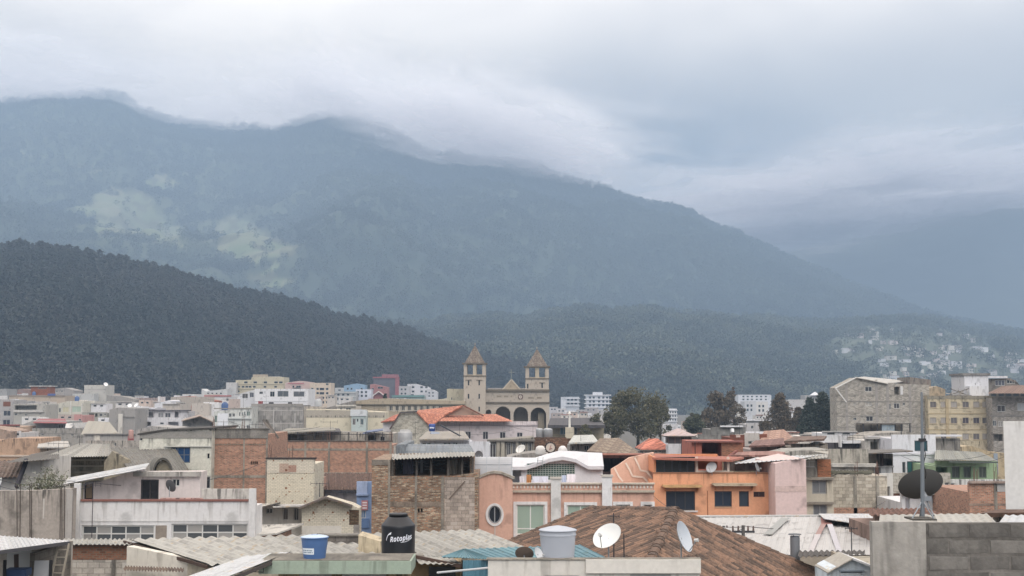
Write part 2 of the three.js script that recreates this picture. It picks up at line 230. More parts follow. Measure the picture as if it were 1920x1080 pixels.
// woods: tree crowns of many small leaf clumps, too many to count
function crownGeo(seed, h, w, n, spread) {
  const r = rng(seed), g = new GB();
  g.tube([0, 0, 0], [(r() - 0.5) * 0.06 * h, h * 0.7, 0], h * 0.016, h * 0.006, 4);
  for (let k = 0; k < n; k++) {
    const t = Math.pow(r(), 0.8), a = r() * 7, rr = Math.sqrt(r()) * w * (spread === 'cone' ? 1.05 - t : Math.sqrt(Math.max(0.02, 1 - (1.9 * t - 0.9) ** 2)) * (0.7 + 0.45 * r())), y = h * (0.24 + 0.76 * t), x = Math.cos(a) * rr, z = Math.sin(a) * rr, s = h * 0.066 * (0.6 + r());
    const d = [V(r() - 0.5, r() - 0.5, r() - 0.5).normalize(), V(r() - 0.5, r() - 0.5, r() - 0.5).normalize()].map((v) => v.multiplyScalar(s)), c = V(x, y, z), q = (i, j) => c.clone().addScaledVector(d[0], i).addScaledVector(d[1], j).toArray();
    g.tri(q(-1, -0.6), q(1, -0.4), q(0.1, 1.1), [0, 0], [1, 0], [0, 1]);
  }
  const q = g.geo(), p = q.attributes.position, nn = q.attributes.normal; for (let i = 0; i < p.count; i++) { const v = V(p.getX(i) / w, (p.getY(i) / h - 0.45) * 1.6 + 0.25, p.getZ(i) / w).normalize().multiplyScalar(1.6).add(V(nn.getX(i), nn.getY(i), nn.getZ(i)).multiplyScalar(0.5)).normalize(); nn.setXYZ(i, v.x, v.y, v.z); }
  return q;
}
const leafMat = new THREE.MeshStandardMaterial({ color: 0xffffff, roughness: 0.95 });
function woods(name, label, terrain, o) {
  const r = rng(o.seed), lists = o.crowns.map(() => []), m = new THREE.Matrix4(), q = new THREE.Quaternion(), c = new THREE.Color();
  for (let k = 0; k < o.n; k++) {
    const px = lerp(o.span[0], o.span[1], r()), t = Math.pow(r(), o.bias ?? 0.7) * 1.04, p = terrain.at(px, t);
    const [qx, qy] = seen(p); if (o.skip && o.skip(p, qx, qy, r)) continue;
    const s = o.size * (0.55 + 0.75 * r()), v = Math.floor(r() * o.crowns.length); q.setFromAxisAngle(V(0, 1, 0), r() * 7);
    m.compose(V(p.x, p.y - 0.6, p.z), q, V(s * (0.8 + 0.5 * r()), s, s * (0.8 + 0.5 * r())));
    const n = fbm(p.x / o.patch, p.z / o.patch, 3), col = mixc(o.tint[0], o.tint[1], clamp((n - 0.5) * 2.4 + 0.3 + r() * 0.45));
    lists[v].push([m.clone(), c.clone().setRGB(...col)]);
  }
  o.crowns.forEach((g, v) => {
    const im = new THREE.InstancedMesh(g, leafMat, lists[v].length); lists[v].forEach(([mm, cc], i) => { im.setMatrixAt(i, mm); im.setColorAt(i, cc); });
    im.name = numbered(name); im.castShadow = im.receiveShadow = true; im.userData = { label, category: 'woods', kind: 'stuff' }; scene.add(im);
  });
}
const EUC = [crownGeo(1, 1, 0.3, 170, 'oval'), crownGeo(2, 0.85, 0.4, 180, 'oval'), crownGeo(3, 1.15, 0.25, 150, 'oval'), crownGeo(6, 0.75, 0.46, 180, 'oval')], BUSH = [crownGeo(4, 1, 0.42, 70, 'oval'), crownGeo(5, 1, 0.5, 80, 'oval')];
woods('eucalyptus_wood', 'dark eucalyptus wood covering the near hill behind the town', woodedHill, { seed: 21, n: 32000, span: [-120, 1180], size: 10, crowns: EUC, patch: 70, bias: 0.75, tint: [[0.036, 0.044, 0.036], [0.06, 0.06, 0.048]] });
woods('hill_scrub', 'green bushes at the foot of the wooded hill', woodedHill, { seed: 22, n: 2600, span: [-60, 1180], size: 8, crowns: BUSH, patch: 30, bias: 2.6, tint: [[0.03, 0.05, 0.02], [0.11, 0.13, 0.05]], skip: (p, x, y) => y < 650 });
const townZone = [[1540, 665], [1575, 622], [1625, 612], [1700, 612], [1840, 622], [1860, 660], [1930, 655], [1930, 730], [1620, 730], [1600, 690]];
woods('foothill_wood', 'hazy green woodland on the foothills below the mountain', foothill, { seed: 23, n: 24000, span: [700, 2050], size: 13, crowns: BUSH, patch: 60, bias: 0.9, tint: [[0.046, 0.06, 0.042], [0.115, 0.128, 0.078]], skip: (p, x, y, r) => inPoly(townZone, x, y) && r() > 0.12 });
woods('mountain_forest', 'blue hazy forest on the high mountain slopes', mainMountain, { seed: 24, n: 42000, span: [-60, 1980], size: 17, crowns: BUSH, patch: 160, bias: 0.55, tint: [[0.014, 0.024, 0.017], [0.055, 0.068, 0.034]], skip: (p, x, y, r) => fieldHere(p, x, y, 60) >= 0 && r() > 0.06 });

// the point of a hillside that the photograph shows at a place
function onHill(t, px, py) { for (let k = 0; k <= 260; k++) { const p = t.at(px, k / 260); if (seen(p)[1] <= py) return p; } return t.at(px, 1); }
// low cloud hugging the summits: banks of thin uneven veils of mist, one above the other
{
  const N = 256, d = new Uint8Array(N * N * 4); for (let j = 0; j < N; j++) for (let i = 0; i < N; i++) { const u = i / N, v = j / N, e = Math.hypot((u - 0.5) * 2, (v - 0.5) * 2), n = fbm(u * 5 + 3, v * 5 + 8, 5), a = sst(1, 0.3, e + (n - 0.5) * 0.9) * (0.35 + 0.65 * sst(0.3, 0.62, fbm(u * 9 + 21, v * 9, 4))), o = (j * N + i) * 4; d[o] = d[o + 1] = d[o + 2] = clamp(a) * 255; d[o + 3] = 255; }
  const am = new THREE.DataTexture(d, N, N); am.magFilter = THREE.LinearFilter; am.needsUpdate = true;
  const veil = (opacity, c) => new THREE.MeshPhysicalMaterial({ color: new THREE.Color().setRGB(...c), roughness: 1, transmission: 0.95, thickness: 0, specularIntensity: 0, transparent: true, opacity, alphaMap: am }), thin = veil(0.34, [0.74, 0.74, 0.78]), thick = veil(0.6, [0.58, 0.58, 0.63]);
  const bank = (px, py, dist, wx, wz, n, step, seed, tilt = 0, cm = thin) => { const c = P(px, py, dist), r = rng(seed), gb = new GB(), S = 14; for (let k = 0; k < n; k++) { const ox = (r() - 0.5) * wx * 0.3, oz = (r() - 0.5) * wz * 0.3, sx = wx * (0.75 + 0.5 * r()), sz = wz * (0.75 + 0.5 * r()), fl = r() > 0.5, q = (i, j) => { const u = i / S, v = j / S, x = (u - 0.5) * sx + ox, z = (v - 0.5) * sz + oz; return [x, k * step + (fbm(x / 260 + seed, z / 260 + k, 3) - 0.5) * step * 2.4 + x * tilt, z]; }, w = (i, j) => fl ? [i / S, j / S] : [1 - j / S, i / S]; for (let i = 0; i < S; i++) for (let j = 0; j < S; j++) gb.quad(q(i, j + 1), q(i + 1, j + 1), q(i + 1, j), q(i, j), [w(i, j + 1), w(i + 1, j + 1), w(i + 1, j), w(i, j)]); } const o = mesh(numbered('cloud'), gb, cm, scene); o.position.copy(c); o.userData = { kind: 'stuff', label: 'low cloud bank drifting over the mountain top', category: 'cloud' }; };
  bank(50, 184, 4050, 1400, 1500, 7, 18, 3); bank(430, 230, 4100, 800, 1300, 5, 18, 4); bank(650, 214, 3950, 500, 1200, 5, 16, 12); bank(800, 256, 3650, 750, 1100, 8, 18, 5, -0.16); bank(940, 294, 3600, 800, 1100, 8, 18, 6, -0.12); bank(1080, 326, 3500, 600, 1000, 5, 18, 13, -0.16);
  bank(1470, 452, 4150, 1300, 1600, 7, 26, 7, 0.02, thick); bank(1640, 436, 4200, 1000, 1600, 8, 28, 8, 0.06, thick); bank(1800, 398, 4300, 700, 1500, 7, 26, 10, 0.1, thick); bank(1970, 366, 4400, 700, 1300, 6, 24, 9, 0, thick);
}
// ---------- builders ----------
// windows: [x0, y0, x1, y1, {nx, ny, frame, pane, open, arch, round, door, sur, sill, hood, cur}] with corners as seen in the photograph
function house(name, label, category, o) {
  const A = P(o.x[0], o.y, o.d), yaw = rad(o.yaw || 0), u = V(Math.cos(yaw), 0, -Math.sin(yaw)), n = V(Math.sin(yaw), 0, Math.cos(yaw)), gy = o.gy ?? 0;
  const loc = (px, py, out = 0) => { const r = ray(px, py), a = A.clone().addScaledVector(n, out), t = a.clone().sub(EYE).dot(n) / r.dot(n), p = EYE.clone().addScaledVector(r, t); return [p.clone().sub(A).dot(u), p.y - gy]; };
  const g = o.into ? wing([A.x, gy, A.z], yaw, o.into) : thing(name, label, category, [A.x, gy, A.z], yaw, o.group), w = loc(o.x[1], o.y)[0], top = (o.top || [[o.x[0], o.y], [o.x[1], o.y]]).map(([x, y]) => loc(x, y)), dep = o.dep ?? 7;
  top[0][0] = 0; top[top.length - 1][0] = w;
  const H = Math.max(...top.map((q) => q[1])), bot = o.yb ? loc(o.x[0], o.yb)[1] : 0, wins = (o.win || []).map(([x0, y0, x1, y1, q = {}]) => { const [a, b] = loc(x0, y1), [c, d] = loc(x1, y0); return { a, b, c, d, q: { ...(o.wd || {}), ...q } }; });
  const arc = (W) => { const { a, b, c, d, q } = W, pts = []; if (q.round) { for (let k = 0; k < 24; k++) { const f = k / 24 * 2 * Math.PI; pts.push([(a + c) / 2 + Math.cos(f) * (c - a) / 2, (b + d) / 2 + Math.sin(f) * (d - b) / 2]); } return pts; } pts.push([a, b], [c, b]); if (q.arch) { const r = (c - a) / 2; for (let k = 0; k <= 12; k++) { const f = k / 12 * Math.PI; pts.push([(a + c) / 2 + Math.cos(f) * r, d - r + Math.sin(f) * r]); } } else pts.push([c, d], [a, d]); return pts; };
  const m = typeof o.wall === 'string' ? mat(o.wall, o.tx) : o.wall, holes = wins.map((W) => ({ pts: arc(W), depth: W.q.open || 0.2 }));
  const T = 0.26, open = wins.filter((W) => W.q.open), want = dep * Math.max(0, EYE.y - gy - H) / o.d + 0.12, room = open.length ? Math.min(...open.map((W) => H - W.d)) - 0.05 : 99, drop = o.drop === 0 || (o.top && !o.drop) || H > EYE.y + 1 ? 0 : Math.max(0, Math.min(want, room));  // the flat roof lies lower than the front parapet
  const body = new GB(); if (drop > 0.05) { body.slab([[0, bot], [w, bot], ...top.slice().reverse()], 0, -T, holes.map((h) => h.depth > T ? { ...h, depth: 0 } : h), H); body.slab([[0, bot], [w, bot], ...top.slice().reverse().map(([x, y]) => [x, y - drop])], -T, -dep, holes.filter((h) => h.depth > T).map((h) => ({ ...h, depth: h.depth - T })), H); } else body.slab([[0, bot], [w, bot], ...top.slice().reverse()], 0, -dep, holes, H);
  const wall = mesh('wall', body, m, g);
  for (const W of wins) opening(g, W, arc(W));
  const R = { g, w, h: H, dep, loc, wall, A, u, n, top, m };
  if (o.cop) { const [h, over, c] = o.cop; mesh('coping', coping(top, h, over, drop > 0.05 ? T : dep), typeof c === 'string' ? mat(c, 'concrete') : c, g); }
  for (const [x0, y0, x1, y1, c, out = 0.04, nm = 'band'] of o.bands || []) { const [a, b] = loc(x0, y1), [e, d] = loc(x1, y0); mesh(nm, new GB().box(a, b, -0.05, e, d, out), typeof c === 'string' ? mat(c) : c, g); }
  return R;
}
// a wing of a building already begun: its parts are handed to that building at the end
const wings = [];
function wing(pos, yaw, into) { const g = new THREE.Group(); g.name = 'wing'; g.position.set(...pos); g.rotation.y = yaw; g.updateMatrixWorld(true); wings.push([g, into.g || into]); return g; }
function joinWings() { for (const [g, into] of wings) { g.updateMatrixWorld(true); into.updateMatrixWorld(true); for (const c of [...g.children]) into.attach(c); } }
function coping(top, h, over, dep) { const g = new GB(), q = top.map((p) => p.slice()); q[0][0] -= over; q[q.length - 1][0] += over; return g.slab([...q.map(([x, y]) => [x, y + 0.003]), ...q.slice().reverse().map(([x, y]) => [x, y + h])], over, -dep - over); }
function opening(g, { a, b, c, d, q }, pts) {
  const w = c - a, h = d - b, ft = Math.min(0.07, w * 0.12, h * 0.12) * (q.ft ?? 1), fm = q.frame ? (typeof q.frame === 'string' ? plain(q.frame, 0.6) : q.frame) : K.frame, pm = q.pane ? (typeof q.pane === 'string' ? glass(q.pane, q.pr ?? 0.15) : q.pane) : glass();
  if (q.sur) mesh('window_surround', new GB().slab([[a - q.sur, b - q.sur], [c + q.sur, b - q.sur], [c + q.sur, d + q.sur], [a - q.sur, d + q.sur]], 0.06, 0.002, [{ pts: pts.map((p) => p.slice()), depth: 0 }]), q.surm || K.white, g);
  if (q.rsur) { const e = (k) => { const o = []; for (let i = 0; i < 28; i++) { const f = i / 28 * 2 * Math.PI; o.push([(a + c) / 2 + Math.cos(f) * (w / 2 + k), (b + d) / 2 + Math.sin(f) * (h / 2 + k)]); } return o; }; mesh('window_surround', new GB().slab(e(q.rsur), 0.07, 0.002, [{ pts: e(0.005), depth: 0 }]), q.surm || K.white, g); }
  if (q.sill) mesh('sill', new GB().box(a - 0.1, b - 0.09, -0.05, c + 0.1, b - 0.003, 0.12), q.surm || K.white, g);
  if (q.hood) mesh('hood', new GB().box(a - 0.12, d + 0.08, -0.05, c + 0.12, d + 0.16, q.hood), q.surm || K.conc, g);
  if (q.open) return;
  const win = new GB(), nx = q.nx ?? 2, ny = q.ny ?? 1, z = -0.1;
  if (q.round) { const e = (k) => { const o = []; for (let i = 0; i < 24; i++) { const f = i / 24 * 2 * Math.PI; o.push([(a + c) / 2 + Math.cos(f) * (w / 2 - k), (b + d) / 2 + Math.sin(f) * (h / 2 - k)]); } return o; }; win.slab(e(0), -0.06, -0.14, [{ pts: e(ft), depth: 0 }]); }
  else { win.box(a, b, z - 0.05, a + ft, d, z + 0.02); win.box(c - ft, b, z - 0.05, c, d, z + 0.02); win.box(a + ft, b, z - 0.05, c - ft, b + ft, z + 0.02); win.box(a + ft, d - ft, z - 0.05, c - ft, d, z + 0.02); }
  for (let k = 1; k < nx; k++) { const x = a + w * k / nx; win.box(x - ft * 0.4, b + ft, z - 0.04, x + ft * 0.4, d - ft, z + 0.01); }
  for (let k = 1; k < ny; k++) { const y = b + h * (q.split && ny === 2 ? q.split : k / ny); win.box(a + ft, y - ft * 0.4, z - 0.04, c - ft, y + ft * 0.4, z + 0.012); }
  const f = mesh(q.door ? 'door' : 'window', win, fm, g);
  if (q.round || q.arch) { const s = (k) => { const cx = (a + c) / 2, cy = (b + d) / 2; return pts.map(([x, y]) => [cx + (x - cx) * k, cy + (y - cy) * k]); }; mesh('pane', new GB().slab(s(0.995), z - 0.02, z - 0.03), pm, f); return; }
  const xs = [], ys = []; for (let k = 0; k <= nx; k++) xs.push(a + w * k / nx); for (let k = 0; k <= ny; k++) ys.push(k === 1 && q.split && ny === 2 ? b + h * q.split : b + h * k / ny);
  if (q.each) { for (let i = 0; i < nx; i++) for (let j = 0; j < ny; j++) { const cur = q.cur && (i * 7 + j * 3) % 5 < q.cur; mesh(cur ? 'curtained_pane' : 'pane', new GB().box(xs[i] + 0.005, ys[j] + 0.005, z - 0.02, xs[i + 1] - 0.005, ys[j + 1] - 0.005, z - 0.012), cur ? (q.curm || plain('#a9a59c', 0.6)) : pm, f); } }
  else mesh('pane', new GB().box(a, b, z - 0.02, c, d, z - 0.012), pm, f);
}
// corrugated or ribbed sheets laid over a sloping quad: a, b along the eave, c, d along the ridge (local points); every sheet its own part
const shape = (prof, x) => prof === 'rib' ? (((x % 1) + 1) % 1 < 0.22 ? 1 : 0) : 0.5 + 0.5 * Math.cos(x * 2 * Math.PI);
function sheets(g, name, a, b, c, d, o) {
  [a, b, c, d] = [a, b, c, d].map((p) => V(...(p.toArray ? p.toArray() : p)));
  const W = a.distanceTo(b), n = o.n || Math.max(1, Math.round(W / (o.w || 1))), r = rng(o.seed || 5), N = b.clone().sub(a).cross(d.clone().sub(a)).normalize(), pitch = o.pitch || 0.177, amp = o.amp ?? 0.05, out = [], rows = o.rows || 1;
  if (N.y < 0) N.negate();
  for (let j = 0; j < rows; j++) for (let k = 0; k < n; k++) {
    const gb = new GB(), waves = Math.max(1, Math.round(W / n / pitch)), seg = o.prof === 'rib' ? 10 : (o.seg || 6), lift = (r() - 0.5) * (o.uneven ?? 0.012) + (k % 2) * 0.004 + j * 0.012, s0 = k / n, s1 = (k + 1) / n, t0 = j / rows, t1 = Math.min(1, (j + 1) / rows + (j < rows - 1 ? 0.02 : 0));
    const at = (s, t, h) => { const e = a.clone().lerp(b, s), f = d.clone().lerp(c, s); return e.lerp(f, t).addScaledVector(N, h).toArray(); };
    const L = a.distanceTo(d), ns = waves * seg;
    for (let i = 0; i < ns; i++) { const x0 = i / ns, x1 = (i + 1) / ns, h0 = shape(o.prof, x0 * waves) * amp + lift, h1 = shape(o.prof, x1 * waves) * amp + lift, S0 = lerp(s0, s1, x0), S1 = lerp(s0, s1, x1), uu = [k * 1.37 + j * 0.61, r() * 0];
      gb.quad(at(S0, t0, h0), at(S1, t0, h1), at(S1, t1, h1), at(S0, t1, h0), [[S0 * W + uu[0], t0 * L], [S1 * W + uu[0], t0 * L], [S1 * W + uu[0], t1 * L], [S0 * W + uu[0], t1 * L]]);
      gb.quad(at(S1, t0, h1 - 0.012), at(S0, t0, h0 - 0.012), at(S0, t1, h0 - 0.012), at(S1, t1, h1 - 0.012)); gb.quad(at(S0, t0, h0 - 0.012), at(S1, t0, h1 - 0.012), at(S1, t0, h1), at(S0, t0, h0)); }
    const ms = [].concat(o.mat); out.push(mesh(name, gb, ms[Math.floor(r() * ms.length)], g));
  }
  return out;
}
// flat sloping slab of given thickness below the quad
function plate(a, b, c, d, t) { const D = (p) => [p[0], p[1] - t, p[2]]; [a, b, c, d] = [a, b, c, d].map((p) => p.toArray ? p.toArray() : p); return new GB().quad(a, b, c, d).quad(D(d), D(c), D(b), D(a)).quad(D(a), D(b), b, a).quad(D(b), D(c), c, b).quad(D(c), D(d), d, c).quad(D(d), D(a), a, d); }
// a gabled roof over local box x0..x1, z1..z0 (z0 front); axis 'x': ridge runs along x
function gable(g, name, x0, x1, z0, z1, y, rise, o) {
  const e = o.over ?? 0.3, t = o.t ?? 0.08, m = o.mat;
  if (o.axis === 'z') { const xm = lerp(x0, x1, o.at ?? 0.5), dy = rise / (xm - x0) * e, dy2 = rise / (x1 - xm) * e; slope(g, name, [x0 - e, y - dy, z0 + e], [x0 - e, y - dy, z1 - e], [xm, y + rise, z1 - e], [xm, y + rise, z0 + e], m, t, o); slope(g, name, [x1 + e, y - dy2, z1 - e], [x1 + e, y - dy2, z0 + e], [xm, y + rise, z0 + e], [xm, y + rise, z1 - e], m, t, o); }
  else { const zm = lerp(z0, z1, o.at ?? 0.5), dy = rise / (z0 - zm) * e, dy2 = rise / (zm - z1) * e; slope(g, name, [x0 - e, y - dy, z0 + e], [x1 + e, y - dy, z0 + e], [x1 + e, y + rise, zm], [x0 - e, y + rise, zm], m, t, o); slope(g, name, [x1 + e, y - dy2, z1 - e], [x0 - e, y - dy2, z1 - e], [x0 - e, y + rise, zm], [x1 + e, y + rise, zm], m, t, o); }
}
function slope(g, name, a, b, c, d, m, t, o) { if (o.sheet) sheets(g, name, a, b, c, d, { mat: m, ...o.sheet }); else mesh(name, plate(a, b, c, d, t), m, g); }
function hipRoof(g, name, x0, x1, z0, z1, y, rise, e, m, ridge = 0.3) {
  const X0 = x0 - e, X1 = x1 + e, Z0 = z0 + e, Z1 = z1 - e, xm0 = lerp(X0, X1, 0.5 - ridge / 2), xm1 = lerp(X0, X1, 0.5 + ridge / 2), zm = (Z0 + Z1) / 2, T = y + rise;
  const gb = (pts) => { const q = new GB(); for (let k = 1; k < pts.length - 1; k++) q.tri(pts[0], pts[k], pts[k + 1], [pts[0][0] + pts[0][2], 0], [pts[k][0] + pts[k][2], pts[k][1] - y], [pts[k + 1][0] + pts[k + 1][2], (pts[k + 1][1] - y) * 2]); return q; };
  mesh(name, gb([[X0, y, Z0], [X1, y, Z0], [xm1, T, zm], [xm0, T, zm]]), m, g); mesh(name, gb([[X1, y, Z1], [X0, y, Z1], [xm0, T, zm], [xm1, T, zm]]), m, g);
  mesh(name, gb([[X1, y, Z0], [X1, y, Z1], [xm1, T, zm]]), m, g); mesh(name, gb([[X0, y, Z1], [X0, y, Z0], [xm0, T, zm]]), m, g);
  mesh('soffit', new GB().box(X0 + 0.02, y - 0.1, Z1 + 0.02, X1 - 0.02, y - 0.005, Z0 - 0.02), K.concd, g);
}
const lathe = (pts, n = 28) => new THREE.LatheGeometry(pts.map(([x, y]) => new THREE.Vector2(x, y)), n);
// satellite dish: centre where the photograph shows it; size across in photograph pixels; turn about the vertical (0 faces the camera) and tilt upwards
function dish(label, px, py, d, size, turn, tilt, o = {}) {
  const c = P(px, py, d), r = size * mpx(d) / 2, g = thing('satellite_dish', label, 'dish', [c.x, c.y - (o.pole ?? r * 1.3), c.z], 0, o.group), m = o.mat || plain('#c9cac8', 0.5), up = o.pole ?? r * 1.3;
  const h = new THREE.Group(); const L = lathe([[0.001, 0], [r * 0.3, r * 0.025], [r * 0.6, r * 0.1], [r * 0.85, r * 0.2], [r, r * 0.28], [r * 1.02, r * 0.27], [r * 0.85, r * 0.165], [r * 0.6, r * 0.06], [r * 0.3, -r * 0.015], [0.001, -r * 0.03]], 30);
  const M = new THREE.Matrix4().makeRotationFromEuler(new THREE.Euler(Math.PI / 2 - rad(tilt), rad(turn), 0, 'YXZ')); M.setPosition(0, up, 0);
  L.applyMatrix4(M); const ref = mesh('reflector', L, m, g); const q = (x, y, z) => V(x, y, z).applyMatrix4(M).toArray();
  if (o.feed !== false) { const s = o.tripod ? 3 : 1; for (let k = 0; k < s; k++) { const f = Math.PI / 2 + k * 2.09; mesh('feed_arm', new GB().tube(q(Math.cos(f) * r * 0.95, r * 0.24, Math.sin(f) * r * 0.95), q(0, r * 0.95, r * (o.tripod ? 0 : 0.45)), r * 0.03, r * 0.03, 6), K.steel, g); } mesh('feed_horn', new GB().tube(q(0, r * 0.8, r * (o.tripod ? 0 : 0.42)), q(0, r * 1.05, r * (o.tripod ? 0 : 0.5)), r * 0.1, r * 0.12, 8), o.horn || plain('#b9bab8', 0.5), g); }
  mesh('mount', new GB().tube([0, 0, 0], [0, up * 0.97, 0], Math.max(0.02, r * 0.05), Math.max(0.02, r * 0.05), 6).tube([0, up * 0.9, 0], q(0, -r * 0.03, 0), r * 0.08, r * 0.06, 6), K.steel, g);
  return g;
}
function antenna(label, px, py0, py1, d, o = {}) {
  const b = P(px, py1, d), t = P(px, py0, d), h = t.y - b.y, g = thing('antenna', label, 'antenna', b, 0, o.group), m = o.mat || K.iron; mesh('mast', new GB().tube([0, 0, 0], [0, h, 0], 0.02, 0.015, 6), m, g);
  if (o.arms) { const L = o.len ?? h * 0.35; mesh('boom', new GB().tube([-L / 2, h * 0.94, 0], [L / 2, h * 0.94, 0.1], 0.012, 0.012, 5), m, g); for (let k = 0; k < o.arms; k++) { const x = lerp(-L / 2, L / 2, k / (o.arms - 1)), e = L * (0.18 + 0.14 * k / o.arms); mesh('element', new GB().tube([x, h * 0.94, -e], [x, h * 0.94, e], 0.008, 0.008, 4).tube([x - 0, h * 0.94 - e * 0.5, 0], [x, h * 0.94 + e * 0.5, 0], 0.008, 0.008, 4), m, g); } }
  return g;
}
function tank(name, label, px0, px1, py0, py1, d, prof, m, o = {}) {  // profile: [share of width, share of height] from the base up
  const b = P((px0 + px1) / 2, py1, d), w = (px1 - px0) * mpx(d) / 2, h = (py1 - py0) * mpx(d), g = thing(name, label, 'water tank', b, 0, o.group);
  const L = lathe(prof.map(([x, y]) => [Math.max(x * w, 0.001), y * h]), 36); mesh('tank_body', L, m, g); return { g, w, h };
}
// broad-leaved or conical tree: trunk, limbs and a crown of leaf clumps
function tree(name, label, px, base, topPx, d, wpx, o) {
  const b = P(px, base, d), t = P(px, topPx, d), h = t.y - b.y, w = wpx * mpx(d) / 2, g = thing(name, label, 'tree', [b.x, b.y, b.z], 0, o.group), r = rng(o.seed), tr = new GB(), cols = [], gb = new GB();
  const lobes = [], nl = o.lobes ?? 16;
  tr.tube([0, 0, 0], [0.02 * h, h * 0.45, 0], h * 0.03, h * 0.018, 7).tube([0.02 * h, h * 0.45, 0], [0, h * 0.92, 0], h * 0.018, h * 0.004, 6);
  for (let k = 0; k < nl; k++) { let y, rr, s; const a = k * 2.4 + r(); if (o.cone) { const q = (k + 0.5) / nl; y = h * (0.1 + 0.86 * q); rr = w * (1 - q) * (0.35 + 0.5 * r()); s = w * (0.2 + 0.42 * (1 - q)); } else { const q = r(), f = o.small ? 0.55 : 1; y = h * (0.24 + 0.68 * q); rr = w * (o.small ? 0.92 : 0.72) * Math.pow(r(), 0.45) * Math.sin(Math.PI * (0.26 + 0.6 * q)); s = w * (0.22 + 0.26 * r()) * f; } const c = [Math.cos(a) * rr, y, Math.sin(a) * rr]; lobes.push([c, s]); tr.tube([0, y * 0.62, 0], [c[0] * 0.9, y - s * 0.2, c[2] * 0.9], h * 0.009, h * 0.003, 4); }
  mesh('trunk', tr, plain(o.bark || '#4b4239', 0.95), g);
  const per = Math.round((o.n || 5200) / nl), ls = o.leaf ?? 0.3;
  for (const [c, s] of lobes) { const tone = 0.72 + 0.5 * r(); for (let k = 0; k < per; k++) {
    const v = V(r() * 2 - 1, r() * 2 - 1, r() * 2 - 1); if (v.lengthSq() > 1) { k--; continue; } v.multiplyScalar(s * (0.9 + 0.4 * r())); if (o.cone) v.y *= 0.8;
    const d1 = V(r() - 0.5, r() - 0.5, r() - 0.5).normalize().multiplyScalar(ls * (0.6 + r() * 0.8)), d2 = V(r() - 0.5, r() - 0.5, r() - 0.5).normalize().multiplyScalar(ls * (0.4 + r() * 0.6)), p = V(...c).add(v), q = (i, j) => p.clone().addScaledVector(d1, i).addScaledVector(d2, j).toArray();
    gb.tri(q(-1, 0), q(0, -0.7), q(1, 0), [0, 0], [1, 0], [1, 1]); gb.tri(q(-1, 0), q(1, 0), q(0, 0.7), [0, 0], [1, 1], [0, 1]); const f = tone * (0.75 + 0.5 * r()), cc = mixc(o.tint[0], o.tint[1], r()).map((x) => x * f); for (let i = 0; i < 6; i++) cols.push(...cc); } }
  const cg = gb.geo(); cg.setAttribute('color', new THREE.Float32BufferAttribute(cols, 3)); mesh('crown', cg, crownMat, g); return g;
}
const crownMat = new THREE.MeshPhysicalMaterial({ vertexColors: true, roughness: 0.9, transmission: 0.3, thickness: 0, side: THREE.DoubleSide });
// ---------- nearest roofs ----------
const world = (p, q, d) => P(p, q, d);
const fibre = ['#a5a39c', '#9e9c95', '#aba9a2'].map((c) => mat(c, 'sheet')), zinc = ['#c4c6c8', '#bbbec1', '#cccdcf'].map((c) => mat(c, 'sheet', { r: 0.55, m: 0.15 }));
// concrete block wall on the roof at the right
{
  const d = 16, a = P(1634, 978, d), g = thing('block_wall', 'grey concrete block wall with a smooth plastered pillar at its end', 'wall', [a.x, 0, a.z]), top = a.y, xp = (1733 - 1634) * mpx(d), xe = 3.4, r = rng(77);
  mesh('pillar', new GB().box(0, 0, -0.1, xp, top, 0.03, top), mat('#a3a09a', 'dirty', { bump: 0.004 }), g);
  mesh('wall_core', new GB().box(xp, 0, -0.14, xe, top - 0.02, 0.004, top), mat('#7b7772', 'concrete', { bump: 0.006 }), g);
  const bm = ['#7f7c78', '#86837e', '#787571', '#8b8883'].map((c) => mat(c, 'concrete', { bump: 0.004 })), L = 0.5, h = 0.19, shapes = [0, 1, 2, 3].map((k) => { const gb = new GB(), q = () => (r() - 0.5) * 0.014, e = 0.012; const x0 = 0, x1 = L - 0.014, y0 = 0, y1 = h - 0.013; const F0 = [[x0 + e + q(), y0 + e + q(), 0.009], [x1 - e + q(), y0 + e + q(), 0.009], [x1 - e + q(), y1 - e + q(), 0.009], [x0 + e + q(), y1 - e + q(), 0.009]], B0 = [[x0, y0, -0.02], [x1, y0, -0.02], [x1, y1, -0.02], [x0, y1, -0.02]], u = (p) => [p[0] + k * 0.7, p[1] + k * 0.9]; gb.quad(...F0, F0.map(u)); for (let i = 0; i < 4; i++) { const j = (i + 1) % 4; gb.quad(B0[i], B0[j], F0[j], F0[i]); } return gb.geo(); });
  for (let row = 0; row < 8; row++) for (let c = -1; c < 7; c++) { const x = xp + 0.012 + c * L + (row % 2 ? 0.27 : 0.02), y = top - 0.003 - (row + 1) * (h + 0.003); if (x < xp - 0.4 || x + L > xe + 0.3) continue; if (x < xp) { continue; } const b = mesh('block', shapes[Math.floor(r() * 4)], bm[Math.floor(r() * 4)], g); b.position.set(x, y, (r() - 0.5) * 0.008); }
  for (let row = 0; row < 8; row++) { const x = xp + 0.012 + (row % 2 ? -0.23 : -0.48), w = x + L - xp - 0.03; if (w > 0.05) { const b = mesh('block', new GB().box(0, 0.002, -0.02, w, h - 0.012, 0.008), bm[row % 4], g); b.position.set(xp + 0.014, top - 0.003 - (row + 1) * (h + 0.003), 0); } }
}
